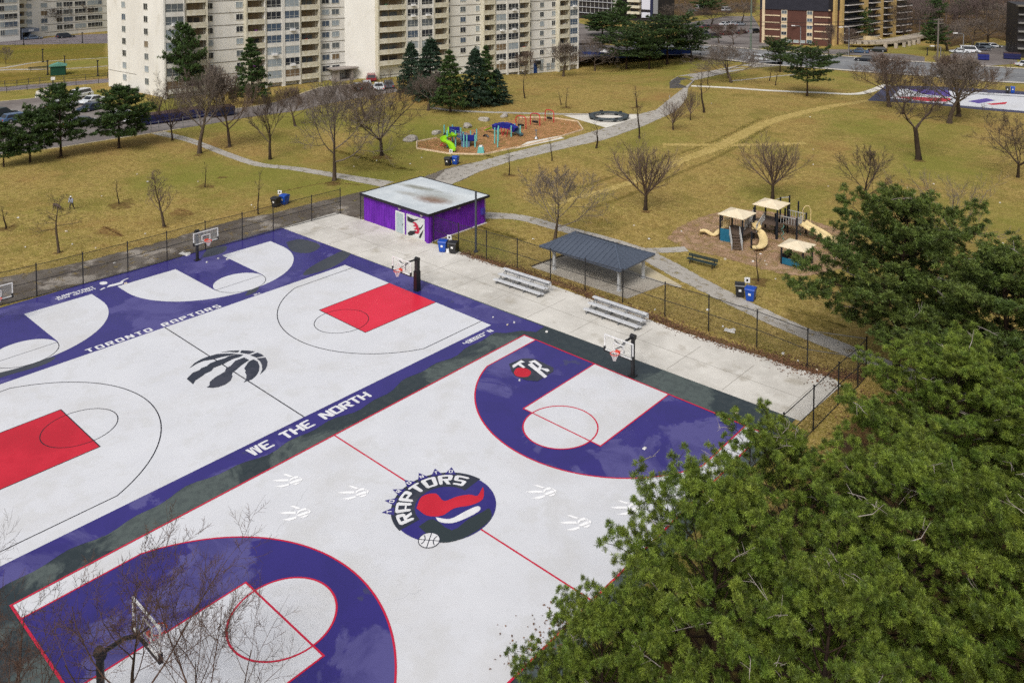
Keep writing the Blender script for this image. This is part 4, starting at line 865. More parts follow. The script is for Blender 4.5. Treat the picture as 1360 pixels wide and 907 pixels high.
    dr = (rel(1096, 322)-T3); dr.z = 0; dr.normalize(); sd = Vector((-dr.y, dr.x, 0))
    for k in (-.42, .42):
        a = T3+dr*1.15+sd*k+z*1.28; e = T3+dr*5.0+sd*k; chute([a, a.lerp(e, .2)-z*.05, a.lerp(e, .5)-z*.02, a.lerp(e, .78)-z*.12, Vector((e.x, e.y, .26)), Vector((e.x, e.y, .22))+dr*.5], .8).build('double_slide', tan, t, smooth=True)
    for q, h in ((rel(1039, 319), 1.4), (rel(1062, 312), 1.2)):
        o = MB(); o.tube([q+Vector((.12*math.cos(k), .12*math.sin(k), k*h/14)) for k in range(15)], .035, 5); o.build('climbing_coil', mat('green coil', srgb(80, 120, 110)), t)
tan_play()
def play_house():
    b = G(1058, 350); t = empty('play_house', b, 0, 'small cream roofed play house with teal front panel on wood chips', 'play house')
    for x, y in ((-.95, -.95), (.95, -.95), (.95, .95), (-.95, .95)):
        o = MB(); o.cyl(x, y, 0, .09, 1.6, 8); o.build('post', navy, t)
    o = MB(); roof4(o, 0, 0, 1.6, 1.2, .4); o.build('roof', tanroof, t)
    o = MB(); o.box(0, -.95, .05, 1.8, .07, .55); o.build('front_panel', teal, t); o = MB(); o.box(-.95, 0, .15, .06, 1.7, .7); o.build('side_panel', navy, t)
    o = MB(); o.box(.3, .3, .4, 1.3, .4, .06); o.box(.9, .1, .5, .3, 1.3, .05); o.build('counter', greyrail, t)
play_house()
# ---------------------------------------------------------------- the green and blue playground
lime = mat('lime plastic', srgb(150, 206, 30), srgb(134, 190, 24), scale=2, rough=.4); aqua = mat('aqua post paint', srgb(110, 184, 180), rough=.5); royal = mat('royal blue panel', srgb(34, 40, 140), srgb(28, 34, 120), scale=2, rough=.5)
greyp = mat('blue grey panel', srgb(96, 118, 150), rough=.5); crim = mat('crimson tube', srgb(186, 46, 60), rough=.5)
def green_play():
    b = G(612, 193); t = empty('play_structure', b, 0, 'climbing frame with lime green spiral slide and royal blue panels', 'play structure'); rel = lambda px, py: G(px, py)-b; z = Vector((0, 0, 1))
    posts = [(594, 196), (605, 196), (590, 188), (601, 188), (615, 192), (616, 196), (625, 190), (631, 196), (620, 196), (612, 186), (633, 188)]
    for i, q in enumerate(posts):
        p = rel(*q); o = MB(); o.cyl(p.x, p.y, 0, .1, 2.3 if i < 4 else 1.7, 6); o.build('post', aqua, t)
    T = rel(597.5, 192); o = MB(); o.box(T.x, T.y, 1.3, 1.7, 1.7, .12, .7); o.build('deck', navy, t)
    for k, (dx, dy) in enumerate(((-.1, .9), (.8, .2))): o = MB(); o.box(T.x+dx, T.y+dy, 1.4, 1.5, .1, .85, .7+k*PI/2); o.build('blue_panel', royal, t)
    T2 = rel(622, 193); o = MB(); o.box(T2.x, T2.y, .7, 1.8, 1.8, .1, .7); o.build('deck', navy, t)
    for dx, dy, r in ((.5, -.5, .7), (-.6, -.6, .7+PI/2), (.6, .5, .7+PI/2)): o = MB(); o.box(T2.x+dx, T2.y+dy, .75, 1.5, .1, .8, r); o.build('blue_panel', royal if dx > 0 else greyp, t)
    o = MB(); o.box(T2.x+.4, T2.y-.9, .05, 1.1, .5, .7, .7); o.build('grey_steps', greyp, t)
    A, B = T+z*1.4, T2+z*.8; o = MB(); o.bar(A, B, .9, .1); o.build('bridge', greyp, t)
    d = (B-A); sd = Vector((-d.y, d.x, 0)).normalized()*.45
    for s in (-1, 1):
        o = MB(); o.bar(A+sd*s+z*.6, B+sd*s+z*.6, .07, .07)
        for k in range(8): q = A.lerp(B, k/7)+sd*s; o.bar(q, q+z*.6, .05, .05)
        o.build('bridge_rail', greyp, t)
    C = rel(596, 197); pts = [T+z*1.5+Vector((.3, -.5, 0))]+[C+Vector((.75*math.cos(a), .75*math.sin(a), 1.55-.75*k/7)) for k, a in enumerate(np.linspace(.9, 5.4, 8))]+[rel(599, 200)+z*.5, rel(601.5, 203)+z*.22]
    chute(pts, .85, 0, .3).build('spiral_slide', lime, t, smooth=True)
    o = MB(); q = T+Vector((.3, -.55, 1.45)); o.tube([q+Vector((.42*math.cos(a), -.42*math.cos(a), .95*math.sin(a))) for a in np.linspace(0, PI, 10)], .13, 6); o.build('slide_hood', lime, t)
    o = MB(); P = rel(588, 195)
    for k in range(5): o.tube([P+Vector((-.5+.16*k, .1*k, .1+.3*k)), P+Vector((.4+.1*k, .5+.1*k, .1+.3*k))], .05, 5)
    for s in (0, 1): o.tube([P+Vector((-.5+.9*s, .5*s, 0)), P+Vector((.2+.6*s, .5+.5*s, 1.5))], .06, 5)
    o.build('climber', crim, t)
green_play()
def blue_play():
    b = G(672, 183); t = empty('play_structure', b, 0, 'low climbing frame of royal blue arched panels on aqua posts', 'play structure'); rel = lambda px, py: G(px, py)-b; z = Vector((0, 0, 1))
    for q, h in (((657, 191), 2.2), ((661, 196), 2.6), ((662, 188), 2.2), ((679, 182), 1.6), ((691, 181), 1.5), ((684, 178), 1.5)):
        p = rel(*q); o = MB(); o.cyl(p.x, p.y, 0, .1, h, 6); o.build('post', aqua, t)
    pts = [rel(656, 180)+z*1.1, rel(662, 179)+z*1.3, rel(670, 179)+z*1.4, rel(678, 180)+z*1.3, rel(685, 181)+z*.9]
    o = MB()
    for a, c_ in zip(pts, pts[1:]): o.bar(a, c_, .9, .7)
    o.build('blue_panel', royal, t); P = rel(672, 181)
    for s in (-1, 1):
        o = MB(); o.tube([P+Vector((s*.8, .3, 0)), P+Vector((s*.5, .3, 1.2))], .06, 5); o.tube([P+Vector((s*.4, -.3, 0)), P+Vector((s*.7, -.3, 1.2))], .06, 5); o.build('red_leg', crim, t)
    chute([rel(657, 178)+z*1., rel(650, 176.5)+z*.55, rel(645, 175.5)+z*.2], .7).build('slide', lime, t)
    chute([rel(684, 179)+z*1.1, rel(688, 181)+z*.5, rel(693, 182)+z*.2], .9).build('slide', mat('dark slide', srgb(60, 78, 84)), t)
blue_play()
def swing(px0, px1, label, h=1.75):
    a, c_ = G(*px0), G(*px1); t = empty('swing_set', a, 0, label, 'swing set', 'red arch swings in the left playground'); d = c_-a; z = Vector((0, 0, 1)); o = MB()
    o.tube([z*0, z*h*.75, d*.08+z*h*.93, d*.25+z*h, d*.75+z*h, d*.92+z*h*.93, d+z*h*.75, d], .075, 6); o.build('arch', crim, t)
    for k in (.35, .65):
        o = MB(); o.box(d.x*k, d.y*k, .4, .45, .25, .3); s_ = o.build('swing_seat', black, t); o = MB(); o.bar(d*k+z*.7+Vector((-.18, 0, 0)), d*k+z*h, .03, .03); o.bar(d*k+z*.7+Vector((.18, 0, 0)), d*k+z*h, .03, .03); o.build('chain', steel, s_)
swing((685, 170.5), (698.5, 172), 'red arch swing nearest the blue panel climber', 1.9); swing((704.5, 166), (717, 167.5), 'red arch swing in the middle of the row', 1.8); swing((724, 160.5), (735.5, 163), 'red arch swing farthest along the wood chip bed', 1.8)
def spinner(px, py, label):
    p = G(px, py); t = empty('spring_toy', p, .7, label, 'spring toy'); o = MB()
    for s in (-.3, .3): o.box(0, s, .1, .9, .07, .8, 0, 0, .7)
    o.build('side_panel', aqua, t); o = MB(); o.box(0, 0, .55, .4, .5, .5); o.build('seat', wpaint, t); o = MB(); o.cyl(0, 0, 0, .16, .3, 8); o.build('spring', steel, t)
spinner(638.5, 204, 'white and aqua spring toy near the front edge of the left playground')
o = MB(); o.tube([(-.5, 0, .05), (-.2, 0, .3), (.2, 0, .3), (.5, 0, .05)], .14, 6); tag(o.build('rubber_seat', black, None, G(645.5, 182.5)), 'low black rocker on the wood chips between the two climbing frames', 'rocker')
p = G(712, 184.5); t = empty('talking_post', p, 0, 'thin grey post with a cone foot near the right front of the left playground', 'post'); o = MB(); o.cyl(0, 0, 0, .3, .3, 10, 0, .1); o.build('foot', steel, t); o = MB(); o.cyl(0, 0, .3, .07, .9, 8); o.box(0, 0, 1.1, .25, .2, .2); o.build('post', steel, t)
# ================================================================ trees
def unit(v): return v/np.maximum(np.linalg.norm(v, axis=-1, keepdims=True), 1e-9)
def seg_mesh(name, segs, sides, m, ndead=0):
    """many tapered limbs as one mesh: segs rows of p0, p1, r0, r1"""
    A = np.array(segs, np.float64); P, Q, r0, r1 = A[:, :3], A[:, 3:6], A[:, 6], A[:, 7]
    d = unit(Q-P); ref = np.where(np.abs(d[:, 2:3]) < .9, [[0, 0, 1.]], [[1., 0, 0]]); a = unit(np.cross(d, ref)); b = np.cross(d, a); N = len(A)
    t = np.arange(sides)*2*PI/sides; ring = np.cos(t)[None, :, None]*a[:, None]+np.sin(t)[None, :, None]*b[:, None]
    V = np.stack([P[:, None]+ring*r0[:, None, None], Q[:, None]+ring*r1[:, None, None]], 1).reshape(-1, 3)
    o = (np.arange(N)*2*sides)[:, None, None]; k = np.arange(sides)
    Fq = np.stack([k, (k+1) % sides, sides+(k+1) % sides, sides+k], 1)[None]+o
    return np_mesh(name, V, Fq.reshape(-1, 4), m, np.repeat((np.arange(N) >= N-ndead).astype(np.int32), sides) if ndead else None)
def rot_about(d, ang, az, r):
    d = d/np.linalg.norm(d); ref = np.array([0, 0, 1.]) if abs(d[2]) < .95 else np.array([1., 0, 0]); a = np.cross(d, ref); a /= np.linalg.norm(a); b = np.cross(d, a)
    return d*math.cos(ang)+(a*math.cos(az)+b*math.sin(az))*math.sin(ang)
bark = mat('grey bark', srgb(92, 80, 68), srgb(66, 56, 48), scale=3, rough=.9, spec=.1, stretch=(1, 1, .25), detail=6)
barkd = mat('dark bark', srgb(66, 56, 46), srgb(46, 38, 32), scale=3, rough=.9, spec=.1, stretch=(1, 1, .25))
twig_g = mat('grey twigs', srgb(122, 112, 104), srgb(100, 90, 83), scale=.5, rough=.9, spec=.1)
twig_r = mat('reddish twigs', srgb(118, 102, 92), srgb(98, 84, 75), scale=.5, rough=.9, spec=.1)
twig_d = mat('dark twigs', srgb(92, 80, 72), srgb(72, 62, 56), scale=.5, rough=.9, spec=.1)
def bare(seed, H=9., trunk=.25, mains=7, spread=(35, 65), kids=(6, 6, 5), ratio=(.62, .5, .5), trop=(.05, .08, .06, .03), wob=.13, r0=.022, leader=.55, twig_r_=.011, lens=(.75, .95), angs=(30, 62), split=False, steps=(6, 5, 4, 3)):
    r = random.Random(seed); g = lambda: np.array([r.gauss(0, 1), r.gauss(0, 1), r.gauss(0, 1)]); trunk_s, crown_s = [], []
    def grow(p, d, L, rad, lev, sink):
        n = steps[min(lev, 3)]; tip = rad*(.35 if lev < 3 else .5); rr = rad; kc = kids[lev] if lev < 3 else 0; pos = []
        for i in range(n):
            d = d+g()*wob*(1 if lev else .7)+np.array([0, 0, trop[lev]*3]); d /= np.linalg.norm(d); q = p+d*L/n; rn = rad+(tip-rad)*(i+1)/n
            sink.append((*p, *q, rr, rn)); pos.append((p, q, d, rn)); p, rr = q, rn
        for k in range(kc):
            t = (k+.4+r.random()*.5)/kc; t = .22+.78*t; i = min(n-1, int(t*n)); a, b, dd, rn = pos[i]; pp = a+(b-a)*(t*n-i)
            grow(pp, rot_about(dd, math.radians(r.uniform(*angs)), r.uniform(0, 2*PI), r), L*ratio[lev]*r.uniform(.7, 1.15)*(1.12-.45*t), max(rn*.62, twig_r_), lev+1, sink)
        if lev < 3 and lev: grow(p, d, L*.35, max(rr, twig_r_), 3, sink)
    R0 = H*r0; p = np.zeros(3); d = np.array([0, 0, 1.]); zt = H*trunk; n = 5; tops = [(p, d, R0)]
    flare = [1.35, 1.05, .98, .92, .86, .8]
    for i in range(n):
        dn = d+g()*.05; dn[2] = abs(dn[2]); dn /= np.linalg.norm(dn); q = p+dn*zt/n; trunk_s.append((*p, *q, R0*flare[i], R0*flare[i+1])); p, d = q, dn
    base = p.copy(); az = r.uniform(0, 6)
    if leader:
        lead = []; pp = p.copy(); dd = d.copy()
        for i in range(6):
            dd = dd+g()*.07; dd[2] = abs(dd[2]); dd /= np.linalg.norm(dd); q = pp+dd*H*leader/6; k0 = .72*(1-i/6.6); k1 = .72*(1-(i+1)/6.6); trunk_s.append((*pp, *q, R0*k0, R0*k1)); lead.append((pp, q, dd, R0*k1)); pp = q
        for k in range(mains):
            t = k/mains; i = min(5, int(t*6)); a, b, dd2, rr = lead[i]; az += 2.4+r.uniform(-.4, .4); s = spread[1]+(spread[0]-spread[1])*t
            grow(a+(b-a)*(t*6-i), rot_about(np.array([0, 0, 1.]), math.radians(s*r.uniform(.85, 1.15)), az, r), H*(1-trunk)*r.uniform(*lens)*(1-.55*t)*.8, max(rr*.6, R0*.16), 0, crown_s)
    else:
        for k in range(mains):
            az += 2*PI/mains+r.uniform(-.35, .35); s = r.uniform(*spread)
            grow(base-np.array([0, 0, .15*H*trunk*r.random()]), rot_about(np.array([0, 0, 1.]), math.radians(s), az, r), H*(1-trunk)*r.uniform(*lens), R0*r.uniform(.38, .55), 0, crown_s)
    A = np.array(crown_s+trunk_s); Hm = A[:, 5].max(); Rm = np.percentile(np.hypot(A[:, 3], A[:, 4]), 90)
    return trunk_s, crown_s, Hm, Rm
TYPES = {}
def ttype(name, seed, mt, mb=None, **k):
    tr, cr, Hm, Rm = bare(seed, **k); TYPES[name] = (seg_mesh(name+' trunk', tr, 9, mb or bark), seg_mesh(name+' crown', cr, 4, mt), Hm, Rm)
ttype('round', 3, twig_g, mains=15, trunk=.26, spread=(12, 66), kids=(8, 7, 6), ratio=(.55, .52, .5), leader=.5, twig_r_=.0145)
ttype('round2', 8, twig_r, mains=13, trunk=.22, spread=(15, 64), kids=(8, 7, 6), ratio=(.6, .5, .5), leader=.45, twig_r_=.0145)
ttype('wide', 5, twig_g, mains=11, trunk=.2, spread=(20, 78), kids=(7, 7, 6), ratio=(.6, .52, .5), leader=.5, twig_r_=.0145, lens=(.85, 1.15), trop=(.06, .05, .03, .02))
ttype('wide2', 12, twig_d, barkd, mains=7, trunk=.22, spread=(28, 62), kids=(8, 7, 6), ratio=(.6, .52, .5), leader=0, twig_r_=.0145, lens=(.75, 1.05), trop=(.0, .05, .03, .02), wob=.17)
ttype('vase', 21, twig_r, barkd, mains=13, trunk=.24, spread=(10, 44), kids=(8, 6, 3), ratio=(.5, .42, .5), leader=0, lens=(.75, .95), angs=(16, 38), trop=(.015, .03, .03, .02), wob=.08, twig_r_=.0115)
ttype('vase2', 27, twig_d, barkd, mains=10, trunk=.22, spread=(12, 50), kids=(8, 7, 4), ratio=(.52, .45, .5), leader=.4, lens=(.7, .95), angs=(18, 42), trop=(.02, .03, .03, .02), wob=.1, twig_r_=.0115)
ttype('sparse', 31, twig_g, mains=6, trunk=.16, spread=(25, 72), kids=(6, 4, 4), ratio=(.62, .5, .5), leader=0, lens=(.85, 1.2), trop=(.02, .04, .03, .02), wob=.11, twig_r_=.018)
ttype('fork', 44, twig_d, barkd, mains=4, trunk=.36, spread=(25, 48), kids=(6, 6, 6), ratio=(.62, .5, .5), leader=0, lens=(.65, .95), trop=(.02, .04, .03, .02), wob=.2, r0=.019, twig_r_=.0135)
ttype('whip', 51, twig_d, barkd, mains=7, trunk=.45, spread=(25, 50), kids=(3, 2, 0), ratio=(.45, .4, .4), leader=.5, lens=(.3, .45), H=4, r0=.012, twig_r_=.01, wob=.08)
ttype('cone', 53, twig_r, bark, mains=16, trunk=.25, spread=(12, 42), kids=(5, 4, 3), ratio=(.5, .5, .4), leader=.7, lens=(.45, .6), H=6, r0=.014, twig_r_=.008, trop=(.05, .05, .05, .02), wob=.08)
ttype('tier', 57, twig_d, bark, mains=12, trunk=.4, spread=(50, 85), kids=(5, 4, 2), ratio=(.5, .5, .4), leader=.5, lens=(.5, .7), H=6, r0=.016, twig_r_=.009, trop=(.0, .02, .02, .02), wob=.1)
def place(typ, bx, by, ty, wpx, label, group='leafless trees of the park', rz=None, name='bare_tree', cat='tree'):
    """leafless tree standing at a photo pixel, as tall and wide as the photo shows"""
    tr, cr, Hm, Rm = TYPES[typ]; p = G(bx, by); h = HT(bx, by, ty); w = wpx/scale_at(p)/2
    t = empty(name, p, rnd.uniform(0, 6.28) if rz is None else rz, label, cat, group)
    k = h/Hm; t.scale = (w/Rm, w/Rm, k)
    link('trunk', tr, t); link('crown', cr, t); return t
T_ = [('wide2', 229, 187, 92, 60, 'dark leafless tree just left of the dense grey tree by the dumpsters'),
 ('round', 265, 204, 78, 72, 'dense round grey leafless tree in front of the tower end wall'),
 ('round2', 305, 195, 90, 64, 'dense leafless tree directly right of the grey round one, by the narrow path'),
 ('vase2', 359, 212, 116, 62, 'slim leafless tree with upswept limbs above the bend of the narrow path'),
 ('round2', 392, 168, 112, 48, 'small leafless tree at the edge of the tower drive'),
 ('wide', 444, 240, 100, 128, 'largest leafless tree, with low wide limbs, left of the purple shed roof'),
 ('wide2', 507, 207, 92, 118, 'wide leafless tree with a dark trunk between the big leafless one and the left playground'),
 ('round2', 485, 158, 105, 62, 'brownish leafless tree behind the wide ones, near the parked cars'),
 ('round', 569, 147, 92, 52, 'leafless tree half hidden by the spruces'),
 ('wide', 737, 319, 220, 108, 'leafless tree with a mossy trunk behind the picnic shelter'),
 ('vase', 857, 279, 180, 88, 'fan shaped leafless tree alone in the middle of the meadow'),
 ('vase', 1026, 264, 175, 78, 'fan shaped leafless tree directly behind the tan playground'),
 ('vase2', 1150, 280, 188, 78, 'fan shaped leafless tree above the tip of the dark green pine'),
 ('sparse', 1264, 322, 218, 150, 'sparse open leafless tree rising behind the foreground pines'),
 ('fork', 1220, 212, 92, 130, 'leafless tree with a trunk that splits and closes to a small loop'),
 ('round2', 1181, 142, 70, 84, 'leftmost leafless tree before the far painted court'),
 ('wide2', 1199, 152, 74, 74, 'leafless tree second from the left before the far painted court'),
 ('round', 1261, 164, 68, 84, 'leafless tree nearer to us of the thick pair at the far painted court'),
 ('round2', 1273, 155, 66, 90, 'leafless tree farther of the thick pair at the far painted court'),
 ('wide2', 1352, 236, 140, 100, 'leaning brown leafless tree at the right picture edge'),
 ('wide', 971, 110, 62, 96, 'flat topped leafless tree with a double trunk beside the fresh asphalt patch'),
 ('wide', 968, 104, 58, 80, 'second stem close behind the flat topped double leafless tree'),
 ('round', 748, 102, 52, 46, 'leafless tree close to the right end of the right tower'),
 ('wide', 790, 95, 47, 60, 'pale leafless tree before the orange play yard'),
 ('round', 59, 47, 4, 52, 'leafless tree before the entrance of the far left building'),
 ('round2', 92, 44, -8, 46, 'dark leafless tree before the right part of the far left building'),
 ('wide', 8, 86, 62, 22, 'small leafless tree at the left edge of the green playing field'),
 ('round2', 1100, 73, 30, 20, 'slim street tree on the verge before the brick building corner'),
 ('round2', 1128, 74, 36, 26, 'slim street tree right of the brick building corner'),
 ('wide2', 1199, 54, -5, 50, 'tall dark leafless tree at the right end of the brick building'),
 ('wide', 1291, 62, 24, 80, 'wide pinkish leafless tree over the far right parking lot'),
 ('wide2', 1312, 56, 8, 70, 'dark leafless tree behind the parked cars at the far right'),
 ('round', 1258, 68, 24, 46, 'grey leafless tree between the utility pole and the far lamp'),
 ('wide', 1338, 54, 4, 70, 'leafless tree close to the dark building at the right edge'),
 ('round2', 697, 101, 66, 24, 'small leafless tree before the ground floor of the right tower'),
 ('wide', 905, 30, 4, 60, 'leafless tree at the top behind the dark pines'),
 ('wide2', 945, 33, 5, 56, 'purplish leafless tree behind the far parked cars, left'),
 ('wide', 985, 30, 2, 60, 'grey leafless tree beside the brick building, behind the far parked cars'),
 ('round2', 955, 58, 32, 30, 'leafless tree between the main road and the far parked cars, left'),
 ('round2', 974, 60, 30, 26, 'leafless tree between the main road and the far parked cars, right')]
for a in T_: place(*a)
W_S = [('whip', 697, 131, 96, 14, 'bare whip sapling on the lawn before the fresh asphalt patch'), ('whip', 752, 143, 116, 10, 'thin sapling in a soil circle on the far lawn'), ('whip', 845, 143, 112, 12, 'thin sapling in a soil circle right above the ring bench'),
 ('whip', 849, 184, 122, 18, 'sapling at the path beside the ring bench'), ('vase', 894, 173, 128, 36, 'small fan shaped leafless tree below the curve of the path'), ('vase', 917, 160, 115, 24, 'small fan shaped leafless tree touching the curve of the path'),
 ('whip', 935, 150, 95, 22, 'slender sapling right of the curve of the path'), ('whip', 792, 197, 160, 20, 'sapling on the meadow side of the main path below the ring bench'), ('whip', 733, 214, 183, 12, 'sapling on the meadow side of the main path by the white slab'),
 ('whip', 940, 113, 94, 8, 'tiny sapling at the right of the fresh asphalt patch'), ('whip', 1022, 108, 86, 9, 'tiny sapling left of the far round pine'), ('whip', 1030, 114, 88, 10, 'tiny sapling close in front of the far round pine'),
 ('whip', 1280, 112, 90, 14, 'small street tree on the near verge of the main road'), ('whip', 1001, 84, 66, 10, 'thin sapling by the main road opposite the brick building'), ('cone', 218, 301, 220, 38, 'pale upright young tree with fine twigs on the left lawn'),
 ('tier', 78, 336, 258, 56, 'young tree with level branches near the left fence'), ('whip', 272, 249, 214, 10, 'thin sapling in a soil circle on the left lawn near the path'), ('whip', 158, 271, 238, 12, 'thin sapling in a soil patch in the middle of the left lawn'),
 ('whip', 8, 304, 272, 16, 'thin sapling at the left picture edge'), ('whip', 1007, 374, 326, 14, 'thin sapling in a soil circle by the tan spiral slide'), ('whip', 676, 233, 196, 12, 'thin sapling in a soil circle behind the purple shed'),
 ('whip', 343, 285, 225, 14, 'thin sapling just outside the fence corner'), ('whip', 745, 140, 122, 10, 'tiny leaning sapling on the far lawn'), ('cone', 210, 150, 112, 30, 'brown twiggy sapling by the tower end wall')]
for a in W_S: place(*a, group='young trees and saplings', name='sapling')
# ---------------------------------------------------------------- needle trees
def tufts(P, A, n, ln, wd, seed, spread=(22, 80), axis=.45):
    """brush of n needle triangles at every shoot; P positions, A shoot directions"""
    g = np.random.default_rng(seed); N = len(P); A = unit(A); ref = np.where(np.abs(A[:, 2:3]) < .9, [[0, 0, 1.]], [[1., 0, 0]]); u = unit(np.cross(A, ref)); v = np.cross(A, u)
    th = np.radians(g.uniform(*spread, (N, n))); az = g.uniform(0, 2*PI, (N, n)); k = g.uniform(.75, 1.15, (N, n))*ln
    D = A[:, None]*np.cos(th)[..., None]+(u[:, None]*np.cos(az)[..., None]+v[:, None]*np.sin(az)[..., None])*np.sin(th)[..., None]
    B = P[:, None]+A[:, None]*(g.uniform(-.5, .5, (N, n))*ln*axis)[..., None]
    S_ = unit(np.cross(D, g.normal(size=(N, n, 3))))*wd/2
    tip = B+D*k[..., None]; mid = B+D*(k*.55)[..., None]
    V = np.stack([B, mid+S_, tip, mid-S_], 2).reshape(-1, 3)
    tone = np.repeat(g.uniform(0, 1, N), n*4)
    return V, np.arange(len(V)).reshape(-1, 4), tone
def needles(name, c1, c2, c3, island=.45, tone=.4):
    m = mat(name, c1, c2, scale=.55, lo=.35, hi=.65, rough=.5, spec=.3, c3=c3, scale3=2.2, amt3=.6, lo3=.5, hi3=.62, island=island)
    nt = m.node_tree; b = nt.nodes['Principled BSDF']; L = nt.links.new; src = b.inputs['Base Color'].links[0].from_socket      # every shoot has a vigour of its own
    at = nd(nt, 'ShaderNodeAttribute', attribute_name='tone'); r = nd(nt, 'ShaderNodeMapRange'); r.inputs[3].default_value = 1-tone; r.inputs[4].default_value = 1+tone; L(at.outputs['Fac'], r.inputs[0])
    v = nd(nt, 'ShaderNodeVectorMath', operation='SCALE'); L(src, v.inputs[0]); L(r.outputs[0], v.inputs['Scale']); L(v.outputs[0], b.inputs['Base Color']); return m
n_fore = needles('foreground pine needles', srgb(88, 110, 38), srgb(116, 128, 48), srgb(60, 84, 36), .3, .62)
n_mid = needles('olive pine needles', srgb(72, 90, 40), srgb(94, 106, 46), srgb(52, 70, 34), .3, .55)
n_dark = needles('dark pine needles', srgb(56, 78, 40), srgb(72, 92, 44), srgb(44, 64, 36), .35)
n_blue = needles('spruce needles', srgb(46, 66, 50), srgb(60, 80, 62), srgb(38, 56, 40), .4)
n_far = needles('distant pine needles', srgb(52, 70, 36), srgb(66, 84, 40), srgb(42, 58, 32), .35)
dead = mat('weathered dead twigs', srgb(176, 168, 160), srgb(130, 120, 112), scale=1.5, rough=.9)
pbark = mat('pine bark', srgb(70, 56, 46), srgb(44, 36, 32), scale=2.5, rough=.95, spec=.1, stretch=(1, 1, .3))
def pine(seed, H, R, z0=.2, whorls=14, per=5, prof='dome', shoot=.32, tn=40, tl=.2, tw=.03, side=.42, up=12, lift=.35, irregular=.3, nm=None, trunk_r=.02, dead_n=0, twigs=1., droop=0., sub=.34, spr=(22, 80), clump=0, axl=.45, fmin=.28):
    r = random.Random(seed); g = np.random.default_rng(seed); limbs, P, A, dd_ = [], [], [], []
    tr = []; p = np.zeros(3); n = 10; lean = g.normal(size=2)*.01*H
    ax = lambda z: np.array([lean[0]*(z/H)**2*3, lean[1]*(z/H)**2*3, z])
    for i in range(n): a, b = ax(H*.97*i/n), ax(H*.97*(i+1)/n); tr.append((*a, *b, H*trunk_r*(1.15 if i == 0 else 1)*(1-i/n*.9), H*trunk_r*(1-(i+1)/n*.9)))
    for w in range(whorls):
        t = (w+r.random()*.6)/whorls; z = H*(z0+(1-z0)*t*.97)
        if prof == 'dome': Rz = R*(1-t**2.2)**.75*(.78+.22*min(1, t*4))
        elif prof == 'cone': Rz = R*(1-t)**.85+.15
        else: Rz = R*(1-max(0, (t-.25)/.75)**3)**.8*(.6+.4*min(1, t*3))           # umbrella
        az0 = r.uniform(0, 6.28)
        for k in range(per):
            az = az0+2*PI*k/per+r.uniform(-.35, .35); Lb = Rz*r.uniform(1-irregular, 1+irregular*.45)
            if r.random() < irregular*.35: Lb *= .6
            el = math.radians(up*r.uniform(.3, 1.6)+(45*t*t if prof != 'cone' else 10*t)-droop*(1-t)); d = np.array([math.cos(az)*math.cos(el), math.sin(az)*math.cos(el), math.sin(el)])
            q = ax(z); m = max(4, int(Lb/.5)); rad = max(.018, H*.0052*(1-t*.6)); path = [q]
            for i in range(m):
                d = d+np.array([r.gauss(0, .05), r.gauss(0, .05), r.gauss(0, .035)+lift*.09*(i/m)]); d /= np.linalg.norm(d); q2 = path[-1]+d*Lb/m; f0, f1 = 1-.85*i/m, 1-.85*(i+1)/m
                limbs.append((*path[-1], *q2, rad*f0, rad*f1)); path.append(q2)
                # side shoots on the outer part of the limb
                frac = (i+1)/m
                if frac > fmin:
                    for s in (-1, 1):
                        for _ in range(max(1, int(twigs*(Lb/m)/side+r.random()))):
                            sd = np.cross(d, [0, 0, 1.]); sd /= np.linalg.norm(sd)+1e-9; b0 = path[-2]+(q2-path[-2])*r.random()
                            Lt = Lb*sub*(1.15-.75*frac)*r.uniform(.5, 1.2)+.12; td = d*.65+sd*s*r.uniform(.5, .9)+np.array([0, 0, r.uniform(-.12, .3)]); td /= np.linalg.norm(td)
                            e = b0+td*Lt; limbs.append((*b0, *e, rad*.35, rad*.18)); ns = max(1, int(Lt/shoot+.5)) if not clump else 0
                            for fr in ((1.,) if Lt < .55 else (1., .5)) if clump else ():
                                for _ in range(clump):
                                    a2 = td*.3+g.normal(size=3)*.55+np.array([0, 0, .6]); a2 /= np.linalg.norm(a2); P.append(b0+td*Lt*fr+a2*r.uniform(.1, .24)); A.append(a2)
                            for j in range(ns):
                                fr = (j+1)/ns; pos = b0+td*Lt*fr; a2 = td*.5+np.array([r.gauss(0, .28), r.gauss(0, .28), r.uniform(.25, 1.)]); P.append(pos+g.normal(size=3)*.05); A.append(a2)
            P.append(path[-1]); A.append(d*.6+np.array([0, 0, .6])); P.append(path[-1]-d*.2+g.normal(size=3)*.06); A.append(d*.4+np.array([0, 0, .8]))
    for i in range(10): P.append(ax(H*(.93+.007*i))+g.normal(size=3)*.12); A.append(np.array([r.gauss(0, .4), r.gauss(0, .4), 1.]))
    for _ in range(dead_n):
        b0 = P[r.randrange(len(P))]; d = g.normal(size=3); d[2] = abs(d[2])*.5; d /= np.linalg.norm(d); L = r.uniform(.5, 1.3); mid = b0+d*L*.5; e = mid+(d+g.normal(size=3)*.35)*L*.5
        dd_ += [(*b0, *mid, .018, .014), (*mid, *e, .014, .007)]
        for _ in range(3): q = b0+(e-b0)*r.uniform(.3, .9); dd_.append((*q, *(q+(d+g.normal(size=3)*.8)*.25), .009, .005))
    V, Fq, tone = tufts(np.array(P), np.array(A), tn, tl, tw, seed, spr, axl)
    crown = np_mesh('needle crown', V, Fq, nm); at = crown.attributes.new('tone', 'FLOAT', 'POINT'); at.data.foreach_set('value', tone.astype(np.float32)); wood = seg_mesh('pine wood', tr+limbs+dd_, 6, [pbark, dead], len(dd_))
    return [wood, crown, None, H, R]
PT = {}
